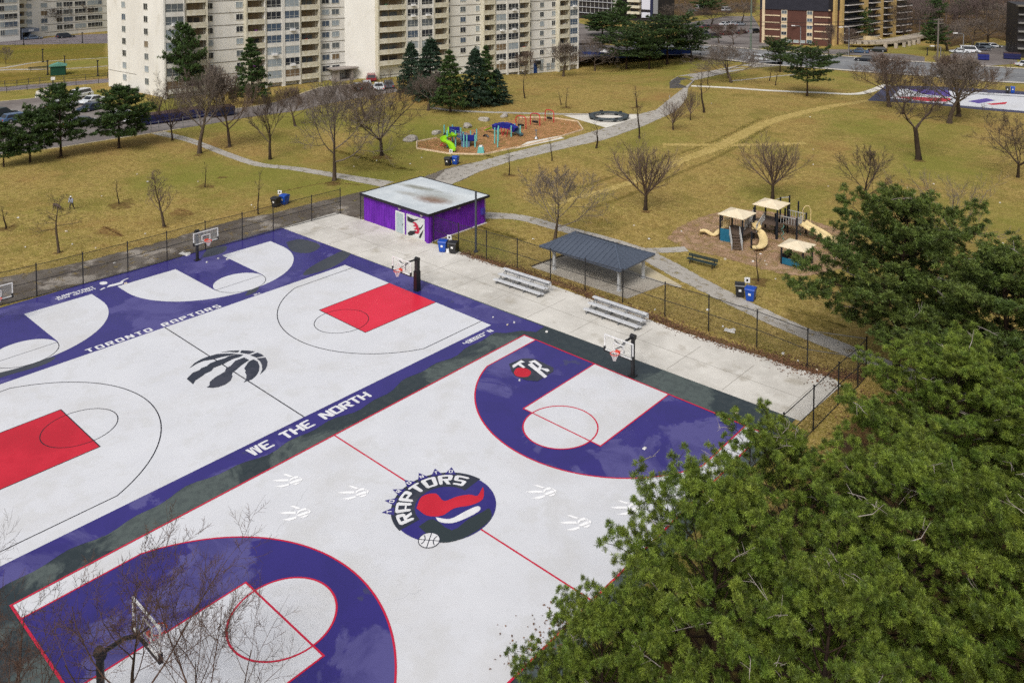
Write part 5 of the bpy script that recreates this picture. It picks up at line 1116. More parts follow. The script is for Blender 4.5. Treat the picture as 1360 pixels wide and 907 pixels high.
PT['flat'] = pine(61, 9, 5.4, .34, 8, 6, 'umbrella', shoot=.42, tn=16, tl=.36, tw=.09, side=.6, nm=n_far, irregular=.35, up=8, sub=.4)
PT['round'] = pine(63, 8, 4.2, .22, 10, 6, 'dome', shoot=.42, tn=16, tl=.36, tw=.09, side=.55, nm=n_dark, irregular=.4, up=12)
PT['open'] = pine(65, 7, 3.4, .2, 11, 6, 'dome', shoot=.34, tn=20, tl=.34, tw=.07, side=.42, nm=n_dark, irregular=.4, up=10, sub=.4)
PT['spruce'] = pine(67, 9, 2.6, .08, 18, 7, 'cone', shoot=.34, tn=18, tl=.3, tw=.075, side=.4, nm=n_blue, irregular=.18, up=2, droop=14, sub=.36)
PT['spruce2'] = pine(69, 9, 2.9, .1, 15, 6, 'cone', shoot=.36, tn=18, tl=.32, tw=.08, side=.45, nm=n_dark, irregular=.35, up=6, droop=8, sub=.4)
def conifer(typ, bx, by, ty, wpx, label, group, name='pine_tree', rz=None, grow=1.):
    wood, crown, dt, H, R = PT[typ]; p = G(bx, by); h = HT(bx, by, ty); w = wpx/scale_at(p)/2
    t = empty(name, p, rnd.uniform(0, 6.28) if rz is None else rz, label, 'tree', group); t.scale = (w/R, w/R, h/H)
    link('trunk', wood, t); link('crown', crown, t)
    if dt: link('dead_twigs', dt, t)
    return t
gp1 = 'dark pines by the left parking lot'
conifer('open', 40, 216, 150, 66, 'dark pine at the left picture edge before the parking lot', gp1); conifer('open', 81, 208, 116, 78, 'tallest dark pine before the left parking lot, hiding the white cars', gp1); conifer('open', 158, 197, 118, 88, 'dark pine nearest the white cars and blue dumpsters', gp1)
conifer('open', 5, 222, 165, 50, 'dark pine cut off by the left picture edge', gp1)
gs = 'evergreens against the pale towers'
conifer('round', 249, 132, 36, 60, 'broad dark evergreen before the balconies next to the tower end wall', gs); conifer('spruce2', 335, 138, 51, 54, 'pointed dark evergreen before the left tower, right of the broad one', gs)
for a in (('spruce', 547, 122, 56, 42, 'leftmost slim spruce of the row before the right tower'), ('spruce', 571, 132, 50, 58, 'tallest blue grey spruce of the row before the right tower'), ('spruce2', 598, 149, 67, 52, 'dark green spruce standing forward of the row before the right tower'), ('spruce', 632, 141, 64, 52, 'blue grey spruce right of the forward one'), ('spruce2', 645, 140, 61, 40, 'slim spruce with its tip behind the second blue grey one'), ('spruce', 660, 138, 92, 40, 'small leaning spruce at the right end of the row')):
    conifer(*a, gs, 'spruce_tree')
gf = 'umbrella pines beside the far blue fence'
for a in (('flat', 832, 92, 46, 90, 'umbrella pine at the left end of the far dark pine clump'), ('flat', 886, 86, 27, 104, 'highest umbrella pine of the far dark pine clump'), ('flat', 918, 82, 42, 66, 'umbrella pine at the right end of the far dark pine clump, leaning to the road'), ('flat', 857, 76, 34, 80, 'umbrella pine at the back of the far dark pine clump'), ('flat', 862, 92, 52, 70, 'low umbrella pine in the middle of the far dark pine clump')): conifer(*a, gf)
conifer('round', 822, 52, 4, 46, 'green pine before the far dark office block', 'lone pines around the park'); conifer('open', 800, 48, 18, 60, 'spreading pine left of the pine before the dark office block', 'lone pines around the park')
for a in (('flat', 1072, 128, 70, 84, 'round topped dark pine alone at the white path'), ('flat', 1036, 96, 57, 56, 'dark pine near the road, left of the lone pine at the white path'), ('round', 1141, 55, 10, 44, 'bushy pine before the brick building balconies'), ('round', 1242, 68, 30, 46, 'dark pine behind the utility pole'), ('round', 1238, 34, 2, 50, 'dark pine at the top behind the utility pole'), ('round', 1276, 26, 2, 40, 'dark pine at the top among the pinkish leafless trees'), ('flat', 1310, 20, 4, 40, 'low dark pine at the upper right corner'), ('round', 940, 20, -6, 50, 'dark pine at the top edge beside the far parked cars'), ('round', 880, 12, -12, 50, 'dark pine at the top edge behind the umbrella pines')): conifer(*a, 'lone pines around the park')
# far woods that read as one mass
tr, cr, Hm, Rm = bare(91, mains=6, kids=(6, 6, 3), spread=(20, 65), leader=.4, twig_r_=.026); segs = np.array(cr+tr); out = []
for i in range(300):
    r = random.Random(i); px = r.choice((r.uniform(1195, 1385), r.uniform(1195, 1385), r.uniform(770, 1010))); py = r.uniform(-38, 44 if px > 1212 else 30) if px > 1195 else r.uniform(-40, 8); p = G(px, py); s = r.uniform(.8, 1.25); a = r.uniform(0, 6); c_, s_ = math.cos(a), math.sin(a); q = segs.copy()
    for o_ in (0, 3):
        x, y = segs[:, o_]*s, segs[:, o_+1]*s; q[:, o_] = x*c_-y*s_+p.x; q[:, o_+1] = x*s_+y*c_+p.y; q[:, o_+2] = segs[:, o_+2]*s
    out.append(q)
tag(link('bare_woods', seg_mesh('bare woods', np.concatenate(out), 3, mat('mauve grey twigs', srgb(122, 108, 104), srgb(92, 80, 76), scale=.05, rough=.9, spec=.1))), None, None, None, 'stuff')
# ================================================================ buildings
stucco = mat('cream brick render', srgb(229, 227, 221), srgb(216, 213, 206), scale=.15, rough=.85, c3=srgb(190, 184, 170), scale3=.5, amt3=.6, lo3=.55, hi3=.75, stretch=(1, 1, .5), detail=9)
cream = mat('yellowed balcony paint', srgb(217, 212, 196), srgb(203, 198, 180), scale=.4, rough=.8, c3=srgb(176, 164, 126), scale3=1.5, amt3=.4)
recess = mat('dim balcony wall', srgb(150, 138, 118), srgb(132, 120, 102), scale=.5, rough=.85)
joint_m = mat('slab edge', srgb(112, 106, 96), rough=.9)
frame_m = mat('window frame', srgb(196, 196, 190), rough=.5)
def glass(name, c, c2): return mat(name, c, c2, scale=.8, rough=.18, spec=.6)
GLS = [glass('dark pane', srgb(34, 38, 48), srgb(48, 54, 66)), glass('curtained pane', srgb(166, 176, 182), srgb(130, 142, 152)), glass('blue pane', srgb(86, 102, 122), srgb(62, 76, 96)), glass('brown blind pane', srgb(128, 108, 84), srgb(104, 90, 74)), glass('grey pane', srgb(104, 112, 118), srgb(80, 86, 92))]
_pm = {}
def win_mesh(w, h, cols):
    k = (round(w, 2), round(h, 2), cols)
    if k not in _pm:
        o = MB(); t = .07
        for x in (-w/2, w/2): o.box(x, 0, 0, t, .1, h)
        for z in (0, h-t): o.box(0, 0, z, w, .1, t)
        for i in range(1, cols): o.box(-w/2+w*i/cols, 0, 0, .055, .09, h)
        if cols > 2: o.box(0, 0, h*.3, w, .085, .05)
        fr = o.mesh('window frame', frame_m); panes = []
        for g_ in GLS: o = MB(); o.quad((-w/2, -.02, 0), (w/2, -.02, 0), (w/2, -.02, h), (-w/2, -.02, h)); panes.append(o.mesh('pane', g_))
        _pm[k] = (fr, panes)
    return _pm[k]
def window(parent, x, y, z, w, h, cols=2, rz=0, g=None):
    fr, panes = win_mesh(w, h, cols); f = link('window', fr, parent, (x, y, z)); f.rotation_euler = (0, 0, rz)
    g = rnd.choices(range(5), (34, 30, 16, 6, 14))[0] if g is None else g
    link('pane', panes[g], f); return f
_bm = {}
CLUT = [srgb(170, 50, 44), srgb(60, 84, 140), srgb(210, 208, 204), srgb(84, 70, 60), srgb(58, 62, 66), srgb(120, 60, 130), srgb(70, 110, 80)]
def balcony(parent, x, z, w, fh, dep=1.15):
    k = (round(w, 2), round(fh, 2), dep)
    if k not in _bm:
        o = MB(); o.box(0, -dep/2, 0, w, dep, .14); o.box(0, -dep+.06, .142, w, .12, fh*.36); o.box(-w/2+.05, -dep/2+.02, .142, .1, dep-.3, fh*.36); o.box(w/2-.05, -dep/2+.02, .142, .1, dep-.3, fh*.36)
        o.box(0, -dep-.03, -.05, w+.1, .07, .16)
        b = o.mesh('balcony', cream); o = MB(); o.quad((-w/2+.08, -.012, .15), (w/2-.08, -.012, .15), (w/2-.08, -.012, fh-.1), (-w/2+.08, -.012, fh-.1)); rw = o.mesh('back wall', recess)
        o = MB(); o.box(-w*.2, -.05, .15, w*.22, .06, fh*.75); o.box(w*.12, -.05, fh*.3, w*.3, .06, fh*.45); d = [o.mesh('balcony glazing', g_) for g_ in (GLS[0], GLS[4], GLS[3])]
        _bm[k] = (b, rw, d)
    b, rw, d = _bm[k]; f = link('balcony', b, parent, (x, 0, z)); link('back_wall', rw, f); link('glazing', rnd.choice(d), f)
    if rnd.random() < .45:      # things kept on the balcony
        c_ = rnd.choice(CLUT); o = MB(); o.box(rnd.uniform(-w*.3, w*.3), -dep*.55, .145, rnd.uniform(.4, .9), .35, rnd.uniform(.8, 1.25)); o.build('balcony_clutter', mat('balcony clutter %d' % CLUT.index(c_), c_, rough=.7), f)
    return f
class Facade:
    """upright wall plane over the ground line P0-P1; local x runs along it, -y faces the viewer"""
    def __init__(s, name, P0, P1, label, cat='apartment building', group=None):
        s.P0, s.P1 = P0, P1; d = P1-P0; s.L = Vector((d.x, d.y)).length; s.a = math.atan2(d.y, d.x)
        s.t = empty(name, (P0.x, P0.y, 0), s.a, label, cat, group)
    def u(s, px):
        q = G(px, 300); d = Vector((q.x-CAM.x, q.y-CAM.y)); e = Vector((math.cos(s.a), math.sin(s.a))); w = Vector((CAM.x-s.P0.x, CAM.y-s.P0.y))
        return (w.x*d.y-w.y*d.x)/(e.x*d.y-e.y*d.x)
GRP = 'pale cream apartment towers'
FLH = 2.26
# --- left tower: front facade and end wall
def left_tower():
    f = Facade('apartment_tower', G(222, 131), G(470, 103), 'cream apartment tower on the left with a blank end wall of two window columns', group=GRP); t = f.t
    d = Vector((f.P1.x-f.P0.x, f.P1.y-f.P0.y, 0)).normalized(); e = G(144.5, 115)-f.P0; ex, ey = e.x*d.x+e.y*d.y, -e.x*d.y+e.y*d.x
    top = 21.; ol = [(0, 0), (f.L, 0), (f.L, 14), (ex, ey+1.)] ; ol = [(0, 0), (f.u(470), 0), (f.u(470)+1, 16), (ex+6, ey+10), (ex, ey)]
    o = MB(); o.prism(ol, -.3, top); w = o.build('wall', stucco, t)
    o = MB(); z0 = 1.05
    for k in range(9):
        z = z0+k*FLH
        o.box(f.L/2+1.5, -.03, z-.08, f.L-3, .07, .09)
    ew = math.atan2(-ey, -ex); el = math.hypot(ex, ey)
    n = (math.sin(ew), -math.cos(ew))
    o.bar((ex*.5+n[0]*.02, ey*.5+n[1]*.02, z0+FLH*.98), (ex+n[0]*.02, ey+n[1]*.02, z0+FLH*.98), .05, .06)
    o.build('floor_joint', joint_m, t)
    cols = [(222.5, 246, 'big'), (250, 275, 'bal'), (278, 287, 'win'), (317.5, 326.5, 'win'), (330, 352, 'bal'), (354.5, 373.5, 'big'), (378.5, 397, 'big'), (400, 422, 'bal'), (430, 439.5, 'win'), (443, 452.5, 'win'), (460.5, 464, 'win')]
    for x0, x1, kind in cols:
        u0, u1 = f.u(x0), f.u(x1); w = u1-u0; u = (u0+u1)/2
        if kind == 'bal' or kind == 'big':
            for x in (u0-.22, u1+.22): o = MB(); o.box(x, -.6, 0, .28, 1.2, top); o.build('pier', cream if kind == 'bal' else stucco, t)
        for k in range(0, 8):
            z = z0+k*FLH
            if kind == 'win': window(t, u, -.04, z+.78, w, 1.15, 2)
            elif kind == 'big': window(t, u, -1.05, z+.62, w, 1.5, 3)
            else: balcony(t, u, z-.1, w, FLH)
        if kind == 'big':
            for k in range(0, 9): o = MB(); o.box(0, 0, 0, w+.16, 1.1, .8); o.build('spandrel', stucco, t, (u, -.55, z0+k*FLH-.2))
    for q in (.3, .68):
        for k in range(0, 7): window(t, ex*(1-q)+n[0]*.03, ey*(1-q)+n[1]*.03, z0+k*FLH+.7, 1.3, 1.2, 2, ew)
    for (px, k) in ((234, 5), (234, 4), (388, 4), (364, 2), (388, 1)):
        o = MB(); o.box(0, 0, 0, .9, .5, .42); o.build('air_conditioner', wpaint, t, (f.u(px), -1.35, z0+k*FLH+.5))
    o = MB(); o.box(ex*.5+n[0]*1.5, ey*.5+n[1]*1.5, 0, 7, .1, 1.1, ew); o.build('low_fence', mat('dark fence', srgb(60, 58, 58)), t)
    o = MB(); o.box(f.u(452), -1.6, 0, 4.5, 3, .2); o.box(f.u(452), -1.6, 2.3, 5.5, 3.2, .25); o.box(f.u(443), -1.5, 0, .4, 2.6, 2.3); o.box(f.u(461), -1.5, 0, .4, 2.6, 2.3); o.build('entrance_porch', mat('entrance concrete', srgb(150, 142, 136), rough=.85), t)
left_tower()
def right_tower():
    P1 = CAM+(G(764, 88)-CAM)*1.; q = G(764, 300); dxy = Vector((q.x-CAM.x, q.y-CAM.y, 0)); dxy *= 205/(Vector((q.x, q.y, CZ))-CAM).dot(FH); P1 = Vector((CAM.x+dxy.x, CAM.y+dxy.y, 0))
    f = Facade('apartment_tower', G(499, 105), P1, 'cream apartment tower on the right with rows of rounded balconies behind the spruces', group=GRP); t = f.t; top = 24.5; L = f.L
    e = G(459, 104.5)-f.P0; c_, s_ = math.cos(-f.a), math.sin(-f.a); ex, ey = e.x*c_-e.y*s_, e.x*s_+e.y*c_
    o = MB(); o.prism([(0, 0), (L, 0), (L, 15), (ex+1, 15), (ex, ey)] if ey < 15 else [(0, 0), (L, 0), (L, 15), (0, 15)], -4, top); o.build('wall', stucco, t)
    z0 = .55-FLH
    o = MB()
    for k in range(0, 11): o.box(L/2, -.03, z0+k*FLH-.08, L, .07, .09)
    o.build('floor_joint', joint_m, t)
    cols = [(502, 536, 'bal', 1), (539, 552.5, 'big', 1), (557.5, 571.5, 'big', 1), (575, 590.5, 'bal', 1), (592.5, 598, 'win', 1), (611.5, 618.5, 'win', 1), (632, 636.5, 'win', 1), (640, 652.5, 'bal', 1), (655, 668, 'big', 0), (671, 684, 'big', 0), (686, 697.5, 'bal', 0), (699.5, 704.5, 'win', 0), (716, 721, 'win', 0), (731.5, 736, 'win', 0), (738.5, 750, 'bal', 0), (752, 761.5, 'big', 0)]
    ac = 0
    for x0, x1, kind, k0 in cols:
        u0, u1 = f.u(x0), f.u(x1); w = u1-u0; u = (u0+u1)/2
        if kind in ('bal', 'big'):
            for x in (u0-.22, u1+.22): o = MB(); o.box(x, -.6, -3.4, .3, 1.2, top+3.4); o.build('pier', cream if kind == 'bal' else stucco, t)
        rows = range(k0+1 if x0 > 600 or kind != 'win' else 2, 10) if x0 < 640 else range(0, 10)
        for k in rows:
            z = z0+k*FLH
            if kind == 'win': 
                if k < 9: window(t, u, -.04, z+.72, w, 1.2, 2)
            elif kind == 'big':
                if k < 9: window(t, u, -1.05, z+.6, w, 1.5, 3)
            else: balcony(t, u, z-.1, w, FLH)
        if kind == 'big':
            for k in range(0, 11): o = MB(); o.box(0, 0, 0, w+.16, 1.1, .78); o.build('spandrel', stucco, t, (u, -.55, z0+k*FLH-.2))
    for (px, k) in ((546, 6), (565, 6), (662, 4), (678, 4), (678, 6), (661, 1), (757, 6), (757, 7), (546, 7)):
        o = MB(); o.box(0, 0, 0, .9, .5, .42); o.build('air_conditioner', wpaint, t, (f.u(px), -1.35, z0+k*FLH+.45))
    o = MB(); o.box(f.u(710), -.12, -3.2, .9, .2, 2.5); o.build('blue_door', mat('blue door paint', srgb(28, 62, 120), rough=.5), t)
    o = MB(); o.box(f.u(711.5), -.5, -.9, 1.3, 1., .9); o.build('door_canopy', black, t)
    for px in (700, 718, 727, 733): window(t, f.u(px), -.04, -2.6, 1.1, 1.7, 2, 0, 1)
right_tower()
def far_left():
    f = Facade('apartment_block', G(24, 52), G(150, 41), 'far cream apartment block with an entrance canopy, at the upper left', group=GRP); t = f.t; L = f.L; u = f.u
    o = MB(); o.box(L/2, 8, -.2, L, 16, 24); o.build('wall', stucco, t)
    o = MB(); o.box(u(-10), 4, -.2, (u(25)-u(-45)), 16, 24); o.build('wing', stucco, t); yw = -4.05
    z0 = 1.2
    for k in range(6):
        z = z0+k*FLH
        for px, w, c_ in ((12.5, 3.4, 3), (1, 1.2, 2)): window(t, u(px), yw-.04, z+.5, w, 1.5, c_)
        for px, w, c_ in ((46, 1.6, 2), (66, 1.8, 2), (86, 1.6, 2), (97.5, 2.8, 3), (113.5, 3.4, 3), (130, 3.4, 3), (139.5, 1.2, 2)): window(t, u(px), -.05, z+.5, w, 1.4, c_, 0, None)
        balcony(t, u(33.5), z-.1, u(41)-u(26.5), FLH)
        o = MB(); o.box(L*.62, -.03, z-.06, L*.72, .08, .1); o.build('floor_joint', joint_m, t)
    o = MB(); o.box(u(38.5), -2, 0, .3, 3.5, 2.6); o.box(u(27.5), -2, 0, .3, 3.5, 2.6); o.box(u(38), -2.2, 2.1, u(49)-u(27), 4.2, .9); o.build('entrance_canopy', mat('slate canopy', srgb(96, 104, 118), rough=.6), t)
    o = MB(); o.box(u(38), -.1, .1, u(48)-u(29), .12, 2.1); o.build('glass_doors', GLS[0], t)
    o = MB(); w = twidth('330', .5); letters(o, '330', lambda a, b: (u(38)-w/2+a, -4.32, 2.3+b), .5); o.build('lettering', wpaint, t)
far_left()
def dark_office():
    brown = mat('dark bronze cladding', srgb(52, 48, 50), srgb(40, 38, 42), scale=.4, rough=.5); band = mat('pale floor band', srgb(176, 178, 186), rough=.6)
    f = Facade('office_block', G(740, 22), G(815, 29), 'dark glazed block with pale floor lines behind the right tower', 'office building', 'dark blocks at the top of the picture'); t = f.t; L = f.L
    o = MB(); o.box(L/2, 7, 0, L, 14, 16); o.build('wall', brown, t); o = MB()
    for k in range(6): o.box(L/2, -.2, 2.2+k*2.2, L, .5, .22)
    o.build('floor_band', band, t); o = MB()
    for i in range(14): o.box(L*(i+.5)/14, -.06, 2.5, .12, .1, 12)
    o.box(L+.3, .5, 0, .5, 1.5, 16, m=0); o.build('mullion', frame_m, t)
    f = Facade('office_block', G(822, 27), G(874, 30), 'dark block with white stair panels at the top centre', 'office building', 'dark blocks at the top of the picture'); t = f.t; L = f.L; u = f.u
    o = MB(); o.box(L/2, 7, 0, L, 14, 16); o.build('wall', brown, t)
    for q in ((u(855.5), -.25, 1.4, u(861)-u(850), .4, 1.9), (u(855.5), -.25, 4.4, u(861)-u(850), .4, 12), (u(822)-1.5, -.3, 5., 3., .4, 12)): o = MB(); o.box(*q); o.build('stair_panel', mat('white panel', srgb(206, 208, 222), rough=.6), t)
    o = MB(); o.box(u(863), -.3, .6, .9, .5, 14); o.build('blue_pier', mat('navy pier', srgb(36, 40, 70)), t); o = MB(); o.box(u(868), -.2, 3, u(871)-u(865), .3, 12); o.build('grey_bay', mat('grey bay', srgb(130, 132, 136)), t)
    for k in range(6): balcony(t, u(840.5), 2.6+k*2.2, u(849)-u(833), 2.2, 1.4)
dark_office()
def brick_block():
    br = mat('red brown brick', srgb(92, 60, 52), srgb(78, 50, 44), scale=.4, rough=.9, c3=srgb(104, 72, 62), scale3=4, amt3=.4); pale = mat('pale stone trim', srgb(216, 196, 164), srgb(200, 180, 150), scale=.6, rough=.8); slate = mat('dark mansard', srgb(44, 44, 54), srgb(36, 36, 46), scale=.8, rough=.6)
    f = Facade('brick_apartment_block', G(1008.5, 57), G(1099, 62), 'brown brick apartment block with pale bands and a dark mansard top', 'apartment building'); t = f.t; L = f.L; u = f.u; fh = 1.98
    q = G(1200, 45); d = Vector((q.x-f.P1.x, q.y-f.P1.y, 0)); c_, s_ = math.cos(-f.a), math.sin(-f.a); bx, by = d.x*c_-d.y*s_, d.x*s_+d.y*c_
    o = MB(); o.prism([(0, 0), (L, 0), (L+bx, by), (bx, by+4)], 0, 9.6); o.build('wall', br, t)
    o = MB(); o.prism([(.05, -.25), (L+.1, -.25), (L+bx, by), (bx, by+4)], 9.6, 15); o.build('mansard', slate, t)
    o = MB()
    for k in range(1, 6): o.box(u(1021), -.08, k*fh-.15, u(1031)-u(1011.5), .18, .3); o.box(u(1086.5), -.08, k*fh-.15, u(1097)-u(1076), .18, .3)
    o.box(u(1009.5), -.15, 0, u(1011.5)-u(1008), .4, 15.2); o.build('stone_band', pale, t)
    for px in (1036.5, 1070):
        o = MB(); o.box(u(px), -.06, 1., u(px+4)-u(px-4), .14, 14); o.build('pale_bay', pale, t)
        for k in range(7): window(t, u(px), -.17, .55+k*fh, u(px+3.4)-u(px-3.4), 1.0, 2, 0, rnd.choice((0, 2, 4)))
    for px in (1044, 1052.5, 1061): window(t, u(px), -.05, .5, 1.4, .8, 2, 0, 1)
    # long side with balconies
    ang = math.atan2(by, bx); Ls = math.hypot(bx, by); e = Vector((math.cos(ang), math.sin(ang), 0)); n = Vector((math.sin(ang), -math.cos(ang), 0))
    def su(px):
        g_ = G(px, 300); dd = Vector((g_.x-CAM.x, g_.y-CAM.y)); e2 = Vector((math.cos(ang+f.a), math.sin(ang+f.a))); w = Vector((CAM.x-f.P1.x, CAM.y-f.P1.y)); return (w.x*dd.y-w.y*dd.x)/(e2.x*dd.y-e2.y*dd.x)
    for a, b in ((1099.5, 1102.5), (1108.5, 1111.5), (1134, 1143), (1156, 1163), (1172, 1180)):
        m_ = (su(a)+su(b))/2; p = Vector((L, 0, 0))+e*m_+n*.3; o = MB(); o.box(p.x, p.y, 0, su(b)-su(a), 1., 15.5, ang); o.build('stone_pier', mat('buff pier', srgb(196, 168, 112), srgb(182, 154, 100), scale=.6, rough=.85), t)
    rail = mat('white balcony edge', srgb(196, 190, 186), rough=.7)
    for a, b in ((1112.5, 1133), (1144, 1155), (1163.5, 1171.5), (1181, 1197)):
        for k in range(7):
            m_ = (su(a)+su(b))/2; p = Vector((L, 0, 0))+e*m_; w = su(b)-su(a); o = MB(); o.box(0, -.9, 0, w, 1.8, .16); o.box(0, -1.78, .162, w, .06, .12); bl = o.build('balcony', rail, t, (p.x, p.y, .9+k*fh)); bl.rotation_euler = (0, 0, ang)
            o = MB(); o.box(0, -1.74, .3, w-.1, .04, .5); o.build('railing', black, bl); o = MB(); o.quad((-w/2, -.04, .2), (w/2, -.04, .2), (w/2, -.04, fh), (-w/2, -.04, fh)); o.build('glazing', GLS[rnd.choice((0, 0, 3))], bl)
brick_block()
f = Facade('dark_block', G(1350.5, 77), G(1420, 80), 'dark block with grey floor edges cut by the right picture edge', 'apartment building'); o = MB(); o.box(f.L/2, 8, 0, f.L, 16, 13); o.build('wall', mat('dark bronze cladding', (1, 1, 1)), f.t); o = MB()
for k in range(6): o.box(f.L/2, -.5, 2.2+k*2.1, f.L, 1.2, .35)
o.build('floor_band', mat('grey band', srgb(128, 126, 124)), f.t); o = MB(); o.box(f.L/2, -1.0, 12.8, f.L+1, 3, .3); o.build('roof_edge', joint_m, f.t)
# --- ramp on piers before the brick block
o = MB(); t = empty('concrete_ramp', G(1130, 60), 0, 'curved concrete ramp on square piers before the brick block', 'ramp'); b = G(1130, 60); pts = smooth_path([G(*q)-b for q in ((1128, 62), (1150, 63), (1175, 62), (1196, 59), (1215, 55), (1235, 51))], 4); V = []
cr = mat('ramp concrete', srgb(176, 164, 148), srgb(150, 140, 126), scale=.5, rough=.85)
for p, q in zip(pts, pts[1:]): o.bar(p+Vector((0, 0, 1.3)), q+Vector((0, 0, 1.3)), 4.5, .7)
o.build('ramp_deck', cr, t)
for q in ((1176, 64), (1190, 64.5), (1201, 63), (1208, 61.5), (1214, 60), (1220, 58.5)):
    p = G(*q)-b; o = MB(); o.box(p.x, p.y, 0, .8, .8, 1.3); o.build('pier', cr, t)
o = MB(); pts = smooth_path([G(*q) for q in ((1125, 57), (1150, 55.5), (1165, 57), (1170, 59))], 5)
for p, q in zip(pts, pts[1:]): o.bar(p+Vector((0, 0, .8)), q+Vector((0, 0, .8)), .4, 1.6)
tag(o.build('retaining_wall', mat('pale wall', srgb(206, 188, 152), rough=.85)), 'pale curved retaining wall above the parked bluish car', 'wall')
# ================================================================ vehicles
def paint(c): return M('car paint', c, rough=.25, spec=.6)
dk = mat('tinted car glass', srgb(26, 30, 36), rough=.1, spec=.7); tyre = mat('tyre rubber', (.015, .015, .015), rough=.8); rimm = mat('alloy rim', (.45, .46, .48), rough=.35, metal=.7)
CARS = {}
def car(px, py, rz, colour, label, kind='saloon', group='parked cars', z=.014):
    key = (colour, kind)
    if key not in CARS:
        cm = paint(colour); tall = kind in ('suv', 'hatch', 'van'); hb = .72 if tall else .64; ht = {'saloon': 1.22, 'suv': 1.42, 'hatch': 1.3, 'van': 1.75}[kind]; L, W = (4.9, 2.0); fx = {'saloon': (-1.35, 1.25, -.75, .55), 'suv': (-2.25, 1.2, -1.95, .5), 'hatch': (-2.2, 1.2, -1.75, .5), 'van': (-2.4, 1.75, -2.35, 1.1)}[kind]
        o = MB(); side = [(-L/2, .3), (-L/2+.05, hb), (fx[0], hb+.04), (fx[1], hb+.02), (L/2-.25, hb-.12), (L/2, hb-.3), (L/2, .3), (L/2-.3, .2), (-L/2+.3, .2)]; n = len(side); V = []
        for s in (-1, -.92, .92, 1):
            V += [(x*(1 if abs(s) < 1 else .985), s*W/2, z_ if abs(s) < 1 else z_*.93+.02) for x, z_ in side]
        o.add(V, [tuple(range(n)), tuple(range(3*n, 4*n))[::-1]]+[(j*n+i, (j+1)*n+i, (j+1)*n+(i+1) % n, j*n+(i+1) % n) for j in range(3) for i in range(n)])
        y0, y1 = W*.46, W*.37; B = [(fx[0], -y0, hb), (fx[1], -y0, hb), (fx[1], y0, hb), (fx[0], y0, hb)]; Tt = [(fx[2], -y1, ht), (fx[3], -y1, ht), (fx[3], y1, ht), (fx[2], y1, ht)]
        o.add(B+Tt, [(4, 5, 6, 7), (0, 1, 5, 4), (1, 2, 6, 5), (2, 3, 7, 6), (3, 0, 4, 7)])
        root = empty('car', (0, 0, -50)); body = o.build('body', cm, root)
        def face(a, b, c_, d, name, i0=.1, i1=.9):
            a, b, c_, d = map(Vector, (a, b, c_, d)); nrm = (b-a).cross(d-a).normalized()*.012; P = lambda u, v: (a.lerp(b, u)).lerp(d.lerp(c_, u), v)+nrm
            q = MB(); q.quad(P(i0*.6, .12), P(1-i0*.6, .12), P(1-i0*.6, .9), P(i0*.6, .9)); q.build(name, dk, root)
        face(B[1], B[2], Tt[2], Tt[1], 'windscreen'); face(B[3], B[0], Tt[0], Tt[3], 'rear_window'); face(B[0], B[1], Tt[1], Tt[0], 'side_window'); face(B[2], B[3], Tt[3], Tt[2], 'side_window')
        for x in (-1.45, 1.45):
            for s in (-1, 1):
                q = MB(); q.tube([(x, s*(W/2-.2), .33), (x, s*(W/2+.01), .33)], .33, 14); wh = q.build('wheel', tyre, root); q = MB(); q.tube([(x, s*(W/2), .33), (x, s*(W/2+.025), .33)], .2, 10); q.build('rim', rimm, wh)
        for s in (-1, 1):
            q = MB(); q.box(L/2-.06, s*.72, hb-.3, .14, .4, .15); q.build('headlight', mat('lamp glass', (.7, .7, .7), rough=.1), root); q = MB(); q.box(-L/2+.02, s*.78, hb-.25, .08, .3, .18); q.build('tail_light', mat('tail lamp', (.4, .02, .02), rough=.2), root)
        CARS[key] = [root, False]
    root, used = CARS[key]; c_ = copy_tree(root) if used else root; CARS[key][1] = True
    p = G(px, py); c_.location = (p.x, p.y, z+terr(p.x, p.y)); c_.rotation_euler = (0, 0, rz); return tag(c_, label, 'car', group)
def head(a, b): p, q = G(*a), G(*b); return math.atan2(q.y-p.y, q.x-p.x)
hl = head((90, 195), (200, 176)); wh, wh2, sil, blu, dkb, gry, blk_ = srgb(220, 222, 226), srgb(206, 210, 214), srgb(150, 156, 164), srgb(70, 96, 130), srgb(36, 50, 76), srgb(86, 90, 98), (.015, .015, .018)
car(104, 129.5, hl+PI+.35, wh, 'white parked suv farthest up the left lot, roof in view above the pine', 'suv'); car(123, 136.5, hl+PI+.3, wh2, 'white parked saloon second down the left lot, beside the grass', 'saloon'); car(82, 143, hl+.4, wh2, 'white car behind the tallest pine of the left lot', 'hatch'); car(122, 146.5, hl+PI+.3, dkb, 'dark car below the white ones in the left lot', 'saloon')
car(25, 161, hl, blu, 'blue car between the two left pines', 'hatch'); car(1, 155, hl+.3, srgb(40, 52, 54), 'dark green car at the left picture edge', 'suv'); car(188, 161, hl, wh, 'white saloon nearest the blue dumpsters', 'saloon'); car(166, 157.5, hl, sil, 'silver car partly behind the pine nearest the dumpsters', 'hatch'); car(110, 166, hl+.2, gry, 'grey car behind the trunks of the left pines', 'saloon')
car(43, 52.5, head((20, 54), (60, 51)), srgb(96, 110, 130), 'blue grey saloon before the far left entrance canopy', 'saloon'); car(87, 50.5, head((60, 52), (110, 48)), srgb(44, 50, 62), 'dark suv right of the far left entrance', 'suv')
